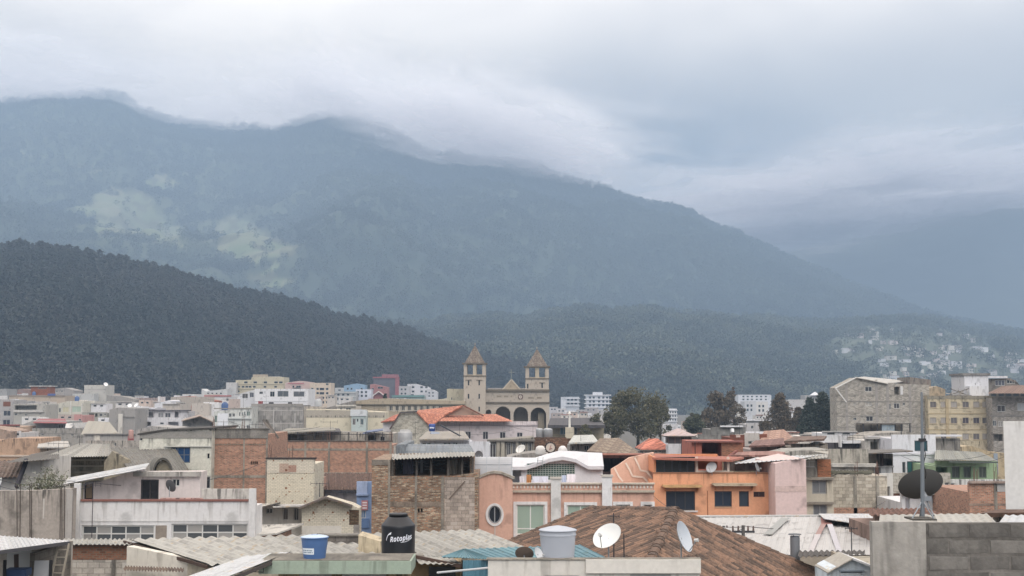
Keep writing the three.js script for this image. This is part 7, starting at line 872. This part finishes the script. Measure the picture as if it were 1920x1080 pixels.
far('flat grey concrete house behind the dark porch', 142, 1309, 1374, 815, '#93918d', { tx: 'concrete', dep: 7 });
far('upper grey concrete storey with a white eave line', 150, 1333, 1398, 801, '#8b8a86', { tx: 'concrete', dep: 7, bands: [[1350, 798, 1392, 800.5, '#cfd1d2', 0.5, 'white_eave']] });
box('solar_panel', 'tilted white panel on the flat grey concrete house', 'panel', 1372, 1377, 803, 810, 139, 0.3, plain('#d0d3d6', 0.5), 0.3, -0.4);
far('dark red brick cube house behind the brick porch wall', 118, 1369, 1396, 815, mat('#b98a80', 'brick'), { dep: 5, bands: [[1380, 816, 1388, 820, '#cbb3a6', 0.05, 'pale_patch']] });
far('cream house with one small window behind the mauve roof', 122, 1395, 1424, 812, '#b9b3aa', { dep: 5, win: [[1403, 827, 1410, 833], [1397, 837, 1420, 848, { open: 2 }]] });
{ const R = far('house with a mauve tile roof and a dark window', 112, 1408, 1488, 836, '#a89a92', { dep: 6, win: [[1456, 838, 1474, 845], [1404, 838, 1417, 846]].slice(0, 1) }); roofOn(R, 'roof_slope', [[1404, 836, 110], [1472, 833, 110], [1470, 821, 118], [1415, 826, 118]], mat('#8a6a66', 'clay')); }
{ const R = far('house with a pink tiled gable behind the mauve roof', 126, 1428, 1492, 822, '#a8897c', { dep: 6 }); roofOn(R, 'roof_slope', [[1424, 828, 122], [1496, 828, 122], [1470, 805, 134], [1432, 808, 134]], mat('#b08f80', 'clay')); mesh('brick_stub', new GB().box(...R.loc(1419, 824).concat(-1), ...R.loc(1438, 814).concat(0)), mat('#c09080', 'brick'), R.g); }
{ const R = far('grey-brown house with a shallow brown roof and door', 108, 1484, 1552, 832, '#968c80', { dep: 6, tx: 'dirty', win: [[1528, 828, 1536, 844, { pane: '#a7b0b5', door: 1 }], [1520, 830, 1526, 840]] }); R.g.userData.label = 'grey-brown house with a shallow brown roof and a pale door'; roofOn(R, 'roof_slope', [[1470, 827, 106], [1545, 823, 106], [1550, 817, 116], [1490, 818, 116]], mat('#7d6a60', 'clay')); }
{ const R = far('yellowish house under a pink flat roof with a brown fascia', 96, 1374, 1462, 852, '#b7a684', { dep: 6, win: [[1383, 855, 1398, 864, { pane: '#6b5a50' }]], bands: [[1398, 858, 1462, 862, '#a5683f', 0.1, 'orange_band']] }); roofOn(R, 'flat_roof', [[1368, 853, 93], [1466, 853, 93], [1476, 845, 102], [1374, 847, 102]], mat('#a87f78', 'clay')); mesh('slanted_verge', new GB().bar(inv(R.g, P(1364, 858, 92.5)).toArray(), inv(R.g, P(1382, 845, 95)).toArray(), 0.2, 0.12), mat('#8d4f45', 'clay'), R.g); }
far('grey ridge of corrugated roofing behind the pink wall', 98, 1462, 1556, 848, '#a09d96', { dep: 5, tx: 'dirty', top: [[1462, 852], [1490, 845], [1556, 843]] });
far('dark cluttered yard shed with a white sheet roof', 118, 1548, 1630, 830, '#4d4a50', { name: 'yard_shed', cat: 'shed', dep: 5, tx: 'dirty', bands: [[1578, 826, 1628, 831, '#d0d2d4', 0.6, 'white_sheet'], [1572, 816, 1574, 838, '#cfcfcd', 0.8, 'white_post'], [1606, 831, 1622, 838, '#5d5f70', 0.1, 'blue_panel']] });
// grey apartment block at the right
{
  const R = house('grey_apartment_building', 'tall unfinished grey block apartment building with a tin gable roof', 'building', { d: 232, x: [1568, 1742], y: 716, dep: 5, top: [[1568, 727], [1606, 708], [1664, 718], [1742, 722]], wall: mat('#a8a39a', 'block'), win: [[1622, 725, 1635, 734, { pane: '#3b3a3c' }], [1624, 780.5, 1637, 790, { pane: '#3a393b' }], [1623, 754, 1634, 761, { pane: plain('#9a948c', 0.9) }], [1600, 783, 1606, 788], [1667, 757, 1670.5, 768, { pane: '#5d5c5c' }], [1676, 756, 1686.5, 766, { pane: '#4a484a' }], [1693, 755, 1697, 760], [1600, 756, 1605, 760, { pane: plain('#9a948c', 0.9) }], [1677, 725, 1686, 740, { open: 1.5 }]],
    bands: [[1568, 752, 1742, 753.5, '#8a857d', 0.06, 'concrete_beam'], [1568, 779, 1742, 780.5, '#8a857d', 0.06, 'concrete_beam'], [1568, 800, 1742, 801.5, '#8a857d', 0.06, 'concrete_beam'], [1587, 720, 1589, 830, '#98938b', 0.05, 'concrete_column'], [1643, 712, 1645, 830, '#98938b', 0.05, 'concrete_column'], [1664, 718, 1666, 830, '#98938b', 0.05, 'concrete_column'], [1706, 722, 1708, 830, '#98938b', 0.05, 'concrete_column'], [1688, 724, 1692, 740, '#cfcfcd', 0.2, 'white_drum']] });
  const Q = (x, y, d) => inv(R.g, P(x, y, d)); mesh('verge', new GB().bar(Q(1566, 728, 231.5).toArray(), Q(1606, 707.5, 231.5).toArray(), 0.25, 0.15), plain('#c9c8c4', 0.7), R.g); mesh('verge', new GB().bar(Q(1606, 707.5, 231.5).toArray(), Q(1664, 719, 231.5).toArray(), 0.25, 0.15), plain('#c9c4b8', 0.7), R.g); mesh('drain_pipe', new GB().bar(Q(1567, 728, 231.4).toArray(), Q(1587, 754, 231.4).toArray(), 0.18), plain('#c6c5c2', 0.7), R.g); mesh('tin_roof', plate(Q(1606, 707.5, 231.5), Q(1664, 718, 231.5), Q(1706, 714, 248), Q(1620, 706, 248), 0.15), mat('#b9b7b2', 'sheet'), R.g); house('', '', '', { into: R, d: 238, x: [1706, 1745], y: 706, dep: 8, top: [[1706, 707], [1745, 712]], wall: '#857d75', tx: 'dirty' });
  house('', '', '', { into: R, d: 234, x: [1742, 1772], y: 722, dep: 8, top: [[1742, 728], [1757, 724], [1772, 730]], wall: '#a5957c', tx: 'dirty' });
}
{
  const cols = [1744, 1764, 1783, 1805, 1825, 1842], R = house('cream_apartment_building', 'cream three-storey apartment building with rows of curtained windows', 'building', { d: 230, x: [1740, 1862], y: 744, dep: 5, top: [[1740, 742], [1800, 744], [1862, 742]], wall: '#c4b696', tx: 'dirty', win: cols.flatMap((x, k) => [753, 783, 813].map((y, j) => [x, y, x + 11.5, y + 11, { pane: (k + j) % 3 ? (k > 2 && j === 1 ? '#4a4348' : plain('#98928b', 0.7)) : '#65605f', frame: '#8b8580', sill: 1, surm: mat('#b39f78', 'plaster') }])), bands: [[1738, 742, 1862, 748, mat('#8f8876', 'dirty'), 0.1, 'stained_top'], [1738, 775, 1862, 776.2, '#a9966d', 0.08, 'string_course'], [1738, 805, 1862, 806.2, '#a9966d', 0.08, 'string_course'], [1775, 748, 1778, 840, '#b39f76', 0.12, 'pilaster']] });
  house('', '', '', { into: R, d: 236, x: [1808, 1853], y: 704, dep: 7, wall: '#cfd0d2', tx: 'plaster', win: [[1828, 718, 1829.5, 722]], cop: [0.4, 0.3, '#8f8c8a'] }); house('', '', '', { into: R, d: 234, x: [1818, 1850], y: 724, dep: 4, wall: '#cdced0', tx: 'plaster' });
}
{ const r = rng(6), R = house('roof_lumber', 'stacked planks and scrap on the cream apartment roof', 'lumber', { d: 233, x: [1776, 1822], y: 741, dep: 3, yb: 746, wall: '#77716a', tx: 'dirty' }); for (let k = 0; k < 9; k++) mesh('plank', new GB().bar([r() * R.w, R.h, -r() * 2], [r() * R.w, R.h + 0.3 + r() * 0.9, -r() * 2], 0.12), plain(['#8f887c', '#5d564e', '#b5b2ad'][k % 3], 0.9), R.g); }
{ const R = house('grey_side_building', 'grey block building with a ribbed tile roof at the right edge', 'building', { d: 227, x: [1860, 1990], y: 745, dep: 4, wall: mat('#9d9790', 'block'), win: [[1870, 760, 1885, 772, { pane: '#4a4646' }], [1908, 756, 1925, 770, { pane: '#a6a8aa' }], [1862, 788, 1868, 799], [1872, 790, 1880, 800, { pane: plain('#8a8580', 0.9) }], [1863, 814, 1880, 827, { open: 1.5 }]], bands: [[1856, 779, 1990, 781, '#85807a', 0.1, 'concrete_beam']] }); const Q = (x, y, d) => inv(R.g, P(x, y, d)); sheets(R.g, 'tile_slope', Q(1852, 738, 223), Q(1990, 738, 223), Q(1990, 720, 238), Q(1880, 724, 238), { mat: mat('#8a746a', 'clay'), n: 8, pitch: 0.5, amp: 0.08, seed: 23 }); for (let k = 0; k < 9; k++) mesh('clerestory_pane', new GB().box(...R.loc(1858 + k * 14, 743).concat(0.01), ...R.loc(1868 + k * 14, 738).concat(0.05)), glass('#5d6468'), R.g); house('', '', '', { into: R, d: 240, x: [1850, 1990], y: 710, dep: 5, top: [[1850, 711], [1895, 709], [1912, 722], [1990, 730]], wall: '#857f78', tx: 'dirty', win: [[1888, 712, 1903, 719, { nx: 3 }], [1866, 713, 1884, 723, { nx: 3, pane: '#5a5a62' }]], bands: [[1850, 705, 1886, 709, '#d0d2d6', 0.8, 'white_eave']] }); }
house('cream_lower_house', 'cream house with scalloped brick eave below the apartment building', 'house', { d: 172, x: [1790, 1890], y: 838, dep: 6, wall: '#b7a47f', tx: 'dirty', top: [[1790, 846], [1800, 838], [1820, 836], [1862, 848], [1890, 850]], bands: [[1864, 850, 1870, 890, '#8b98a5', 0.1, 'blue_strip']] });
house('grey_terrace_house', 'grey concrete terrace under the big grey apartment building', 'house', { d: 160, x: [1616, 1762], y: 812, dep: 7, wall: '#9d988f', tx: 'dirty', win: [[1652, 795, 1678, 809, { pane: '#8fa0aa' }]].slice(0, 0), top: [[1616, 822], [1650, 812], [1700, 810], [1762, 818]] });
{ const R = house('rooftop_shelter', 'rickety rooftop shelter of posts and pale blue sheets', 'shelter', { d: 168, x: [1618, 1708], y: 812, dep: 4, yb: 820, wall: '#8f8a80', tx: 'dirty' }); const T = R.loc(1660, 795)[1]; for (const x of [1619, 1645, 1652, 1678, 1690, 1706]) mesh('post', new GB().box(R.loc(x, 800)[0], R.h, -0.3, R.loc(x, 800)[0] + 0.14, T, -0.16), K.iron, R.g); mesh('roof_sheet', new GB().box(R.loc(1617, 800)[0], T, -3, R.loc(1708, 800)[0], T + 0.12, 0.2), mat('#6d6862', 'sheet'), R.g); mesh('blue_sheet', new GB().box(R.loc(1653, 800)[0], R.h, -0.28, R.loc(1678, 800)[0], T - 0.1, -0.2), mat('#9fb0bb', 'sheet'), R.g); mesh('rear_wall', new GB().box(0, R.h, -3.6, R.w, T, -3.4), mat('#7d776d', 'dirty'), R.g); }
house('orange_brick_shed', 'small orange brick shed at the foot of the grey apartment building', 'shed', { d: 176, x: [1572, 1620], y: 812, dep: 5, wall: mat('#e0b090', 'brick') });
house('pale_sheet_terrace', 'terrace with a tilted white sheet beside the white cubic house', 'terrace', { d: 122, x: [1752, 1800], y: 822, dep: 5, wall: '#8f8b84', tx: 'dirty', bands: [[1748, 815, 1798, 818, '#d3d4d6', 0.8, 'white_sheet']] });
// ---------- hillside town on the right ----------
{
  const spots = [[1584, 1606, 627], [1609, 1619, 629], [1630, 1646, 626], [1560, 1570, 660], [1577, 1590, 657], [1586, 1600, 654], [1634, 1640, 618], [1686, 1694, 622], [1670, 1674, 620], [1757, 1766, 625], [1806, 1816, 629], [1820, 1828, 637], [1668, 1684, 642], [1690, 1706, 651], [1700, 1716, 653], [1722, 1734, 654], [1746, 1756, 661], [1764, 1784, 652], [1790, 1804, 648], [1792, 1802, 656], [1645, 1659, 675], [1648, 1664, 682], [1662, 1680, 672], [1684, 1706, 676], [1716, 1730, 664], [1724, 1734, 680], [1748, 1760, 674], [1762, 1780, 680], [1782, 1804, 682], [1812, 1830, 684], [1814, 1822, 694], [1760, 1772, 696], [1790, 1806, 702], [1640, 1652, 698], [1656, 1668, 704], [1668, 1680, 700], [1858, 1864, 670], [1886, 1898, 674], [1890, 1910, 662], [1896, 1916, 684], [1900, 1930, 690], [1893, 1908, 696], [1904, 1925, 676], [1700, 1712, 664], [1628, 1634, 640], [1650, 1660, 640], [1636, 1648, 632], [1740, 1748, 690], [1776, 1784, 690], [1722, 1730, 694], [1690, 1698, 694]];
  const r = rng(91), tones = ['#d3d5d8', '#c9cacd', '#dcdcdd', '#bfbbb9', '#cbc0bb', '#d2cfc4'];
  for (let k = 0; k < 24; k++) { const x = 1640 + r() * 275, y = 648 + r() * 62; if (y > 640 + Math.abs(x - 1720) * 0.08) spots.push([x, x + 7 + r() * 12, y]); }
  for (const [a, b, y] of spots) { const p = onHill(foothill, a, y + 5), d = -p.z, w = (b - a) * mpx(d), h = (5 + r() * 4.5) * mpx(d), ti = Math.floor(r() * 6), ri = Math.floor(r() * 3), g = thing('hillside_house', `tiny ${(b - a) > 13 ? 'wide' : 'narrow'} ${['bluish white', 'pale grey', 'bright white', 'grey', 'pinkish', 'cream'][ti]} house with a ${['grey', 'light grey', 'reddish'][ri]} roof on the far hillside`, 'house', p, (r() - 0.5) * 0.6, 'houses of the far hillside town'), c = mat(tones[ti], 'plaster'); mesh('wall', new GB().box(0, -8, -9, w, h, 0), c, g); mesh('roof', new GB().box(-0.3, h, -9.3, w + 0.3, h + 0.5, 0.3), mat(['#8d8a88', '#a5a2a0', '#8f6f66'][ri], 'plaster'), g); }
  [[1076, 1090, 592], [1450, 1454, 700]].forEach(([a, b, y]) => { const p = onHill(foothill, a, y + 3), d = -p.z, g = thing('lone_house', y < 600 ? 'lone white house on the wooded foothill above the church' : 'lone white hut in the woods left of the hillside town', 'house', p), w = (b - a) * mpx(d); mesh('wall', new GB().box(0, -6, -6, w, 9, 0), mat('#d6d6d4'), g); mesh('roof', new GB().box(-0.3, 9, -6.3, w + 0.3, 9.6, 0.3), mat('#a9a6a4'), g); });
}
// ---------- trees ----------
const DK = [[0.045, 0.05, 0.026], [0.14, 0.132, 0.07]], BR = [[0.06, 0.05, 0.032], [0.15, 0.115, 0.075]], GN = [[0.015, 0.03, 0.022], [0.04, 0.06, 0.04]];
tree('broad_tree', 'large dark spreading tree right of the church', 1196, 838, 730, 240, 136, { seed: 31, n: 6000, lobes: 46, small: 1, leaf: 0.32, tint: DK });
tree('broad_tree', 'smaller dark tree leaning left of the large spreading tree', 1148, 836, 762, 235, 84, { seed: 32, n: 2600, lobes: 26, small: 1, leaf: 0.32, tint: DK });
tree('broad_tree', 'dark tree right of the large spreading tree', 1238, 835, 752, 246, 44, { seed: 33, n: 2000, lobes: 20, small: 1, leaf: 0.32, tint: DK });
tree('eucalyptus_tree', 'tall brownish tree with a bare spike at its top', 1358, 814, 732, 300, 84, { seed: 34, n: 4600, lobes: 34, small: 1, leaf: 0.36, tint: BR });
tree('spike_tree', 'thin reddish spike of a tree behind the brownish tree', 1376, 800, 722, 305, 14, { seed: 35, n: 1100, lobes: 10, cone: 1, leaf: 0.3, tint: [[0.07, 0.045, 0.035], [0.13, 0.085, 0.06]] });
tree('spike_tree', 'left spike of the tall brownish tree group', 1343, 800, 728, 305, 16, { seed: 36, n: 1000, lobes: 9, cone: 1, leaf: 0.3, tint: BR });
tree('cypress_tree', 'brownish conical tree left of the dark pines', 1464, 824, 738, 260, 74, { seed: 37, n: 4000, lobes: 22, cone: 1, leaf: 0.34, tint: BR });
tree('pine_tree', 'dark green pine next to the grey apartment building', 1544, 830, 736, 250, 74, { seed: 38, n: 5000, lobes: 26, cone: 1, leaf: 0.34, tint: GN });
tree('pine_tree', 'second dark green pine left of the apartment pine', 1520, 830, 746, 252, 58, { seed: 39, n: 4600, lobes: 22, cone: 1, leaf: 0.33, tint: GN });
tree('pine_tree', 'low brownish pine between the cypress and the dark pines', 1498, 826, 764, 255, 48, { seed: 40, n: 4000, lobes: 18, cone: 1, leaf: 0.33, tint: BR });
tree('garden_tree', 'green garden tree behind the flat grey concrete house', 1304, 822, 778, 270, 44, { seed: 41, n: 3600, lobes: 14, leaf: 0.34, tint: [[0.03, 0.04, 0.02], [0.09, 0.1, 0.05]] });
tree('garden_tree', 'dark pointed garden tree behind the glazed roof tower', 1298, 815, 774, 290, 20, { seed: 42, n: 1800, lobes: 10, cone: 1, leaf: 0.33, tint: DK });
tree('garden_tree', 'brown-green tree left of the brownish tree group', 1332, 818, 770, 285, 40, { seed: 43, n: 3000, lobes: 12, leaf: 0.34, tint: BR });
tree('garden_tree', 'yellowish bush in front of the low olive house', 1098, 822, 800, 222, 22, { seed: 44, n: 1500, lobes: 8, leaf: 0.26, tint: [[0.08, 0.08, 0.03], [0.18, 0.17, 0.08]] });
tree('garden_tree', 'small bush beside the grey house under the brown trees', 1432, 812, 792, 236, 26, { seed: 45, n: 1500, lobes: 8, leaf: 0.26, tint: BR });
// ---------- crowded valley behind, roof clutter, cables ----------
{
  const r = rng(515), tones = ['#d9d9d8', '#cfcdc8', '#d6d0c4', '#c6c3be', '#bdb4a8', '#c9b5a6', '#b8a79c', '#dcdcde'];
  const row = (x0, x1, n, d0, d1, y0, y1) => { for (let k = 0; k < n; k++) { const d = lerp(d0, d1, r()), a = lerp(x0, x1, (k + r() * 0.8) / n), w = (10 + r() * 16) * 420 / d, y = lerp(y0, y1, r()), ci = Math.floor(r() * 8), c = tones[ci], hasW = r() > 0.3, edge = r() > 0.5 ? (r() > 0.7 ? 'red' : 'grey') : ''; const R = far(`small ${['white', 'light grey', 'cream', 'grey', 'beige', 'peach', 'brownish', 'bright white'][ci]} ${hasW ? 'two-window' : 'blank'} ${edge ? edge + '-edged ' : ''}house ${a < 960 ? 'below the wooded hill' : 'right of the church'}`, d, a, a + w, y, c, { name: 'valley_house', group: 'houses of the crowded valley', dep: 6, win: hasW ? grid([a + w * 0.15, a + w * 0.6], [y + 3.2], w * 0.22, 3.4) : [], bands: edge ? [[a - 0.5, y - 0.4, a + w + 0.5, y + 0.8, edge === 'red' ? '#a87468' : '#b9b6b0', 0.4, 'roof_edge']] : [] }); } };
  row(-10, 440, 26, 440, 540, 737, 752); row(200, 440, 10, 300, 400, 752, 764); row(620, 860, 14, 480, 600, 744, 756); row(1035, 1110, 6, 450, 560, 772, 782); row(1255, 1330, 5, 420, 560, 788, 800); row(1380, 1570, 12, 450, 700, 760, 790); row(10, 240, 10, 280, 330, 775, 800); row(-10, 440, 24, 345, 420, 747, 760); row(430, 640, 10, 420, 520, 738, 750); row(1040, 1130, 8, 380, 480, 776, 788); row(1300, 1560, 12, 165, 225, 806, 822);
}
{
  const r = rng(616), A = [[30, 720, 742, 398], [120, 722, 741, 398], [170, 708, 722, 428], [300, 730, 757, 328], [395, 748, 768, 340], [420, 748, 770, 226], [455, 742, 766, 226], [500, 742, 758, 233], [560, 738, 758, 233], [640, 745, 768, 214], [700, 752, 774, 214], [745, 752, 774, 186], [780, 790, 823, 132], [860, 795, 823, 132], [1000, 795, 822, 142], [1090, 800, 830, 130], [1345, 785, 802, 149], [1385, 795, 815, 118], [1430, 785, 808, 130], [1530, 800, 820, 110], [1600, 815, 842, 92], [1690, 795, 815, 112], [1770, 720, 744, 217], [1830, 690, 704, 224], [1790, 825, 846, 110], [560, 812, 828, 106], [620, 790, 812, 118], [420, 790, 806, 91], [480, 795, 806, 91], [150, 818, 838, 100], [110, 830, 858, 92], [600, 905, 932, 67]];
  for (const [x, y0, y1, d] of A) antenna('thin television antenna rising from a roof of the crowded town', x + (r() - 0.5) * 3, y0, y1, d, { arms: 3 + Math.floor(r() * 3), len: 0.9 + r() * 0.6, group: 'television antennas on the roofs' });
  const B = [[60, 742, 400], [140, 752, 340], [310, 752, 330], [415, 768, 226], [590, 762, 219]];
  for (const [x, y, d] of B) { const h = 1.3 * F / d, w = 1.2 * F / d; tank('roof_tank', 'small dark-lidded water tank on a roof of the crowded town', x, x + w, y - h, y + 1, d + 1.2, [[0, 0], [0.9, 0], [0.96, 0.05], [1, 0.7], [0.8, 0.85], [0.5, 0.92], [0.5, 1], [0, 1]], plain(['#2e3138', '#3f5f92', '#a5a8ab'][Math.floor(r() * 3)], 0.5), { group: 'small tanks on the roofs' }); }
  // starter bars standing on unfinished roofs
  for (const [x, y, d] of [[505, 861, 80], [545, 861, 80], [400, 805, 90], [455, 805, 90], [733, 828, 106], [616, 828, 106], [1606, 892, 79], [1645, 893, 79], [1700, 722, 233], [1740, 722, 233], [1830, 903, 68], [1868, 903, 68]]) { const b = P(x, y, d + 0.1), g = thing('starter_bars', 'rusty bundle of steel starter bars on an unfinished roof', 'steel bars', b, 0, 'starter bars on the unfinished roofs'); for (const [i, j] of [[-0.08, 0], [0.08, 0.02], [-0.07, -0.14], [0.08, -0.15]]) mesh('bar', new GB().tube([i, -0.05, j], [i + (r() - 0.5) * 0.12, 0.5 + r() * 0.5, j], 0.014, 0.014, 4), plain('#6d4f42', 0.9), g); }
  const cable = (p, q, sag, R0 = 0.014) => { const n = 18, gb = new GB(), a = P(...p), b = P(...q), at = (t) => a.clone().lerp(b, t).add(V(0, -sag * 4 * t * (1 - t), 0)).sub(a).toArray(); for (let k = 0; k < n; k++) gb.tube(at(k / n), at((k + 1) / n), R0, R0, 4); const o = mesh(numbered('overhead_cable'), gb, plain('#3a3a3e', 0.8), scene); o.position.copy(a); tag(o, 'thin dark overhead cable strung across the rooftops', 'cable', 'overhead cables'); };
  cable([-20, 895, 66], [180, 905, 61.8], 0.3); cable([-20, 905, 65], [172, 912, 61.7], 0.4); cable([172, 905, 61.7], [520, 855, 84], 0.8); cable([430, 790, 120], [600, 800, 112], 0.6); cable([430, 800, 120], [600, 812, 112], 0.8); cable([1394, 986, 54], [1660, 940, 70], 0.6); cable([1394, 988, 54], [1225, 930, 72], 0.5); cable([1394, 989, 54], [1357, 988, 58], 0.2); cable([1690, 845, 108], [1900, 835, 96], 0.9); cable([1690, 855, 108], [1900, 850, 92], 0.9); cable([960, 800, 150], [1120, 800, 160], 0.8); cable([800, 800, 150], [960, 806, 150], 0.7);
}
joinWings();
renderer.render(scene, camera);
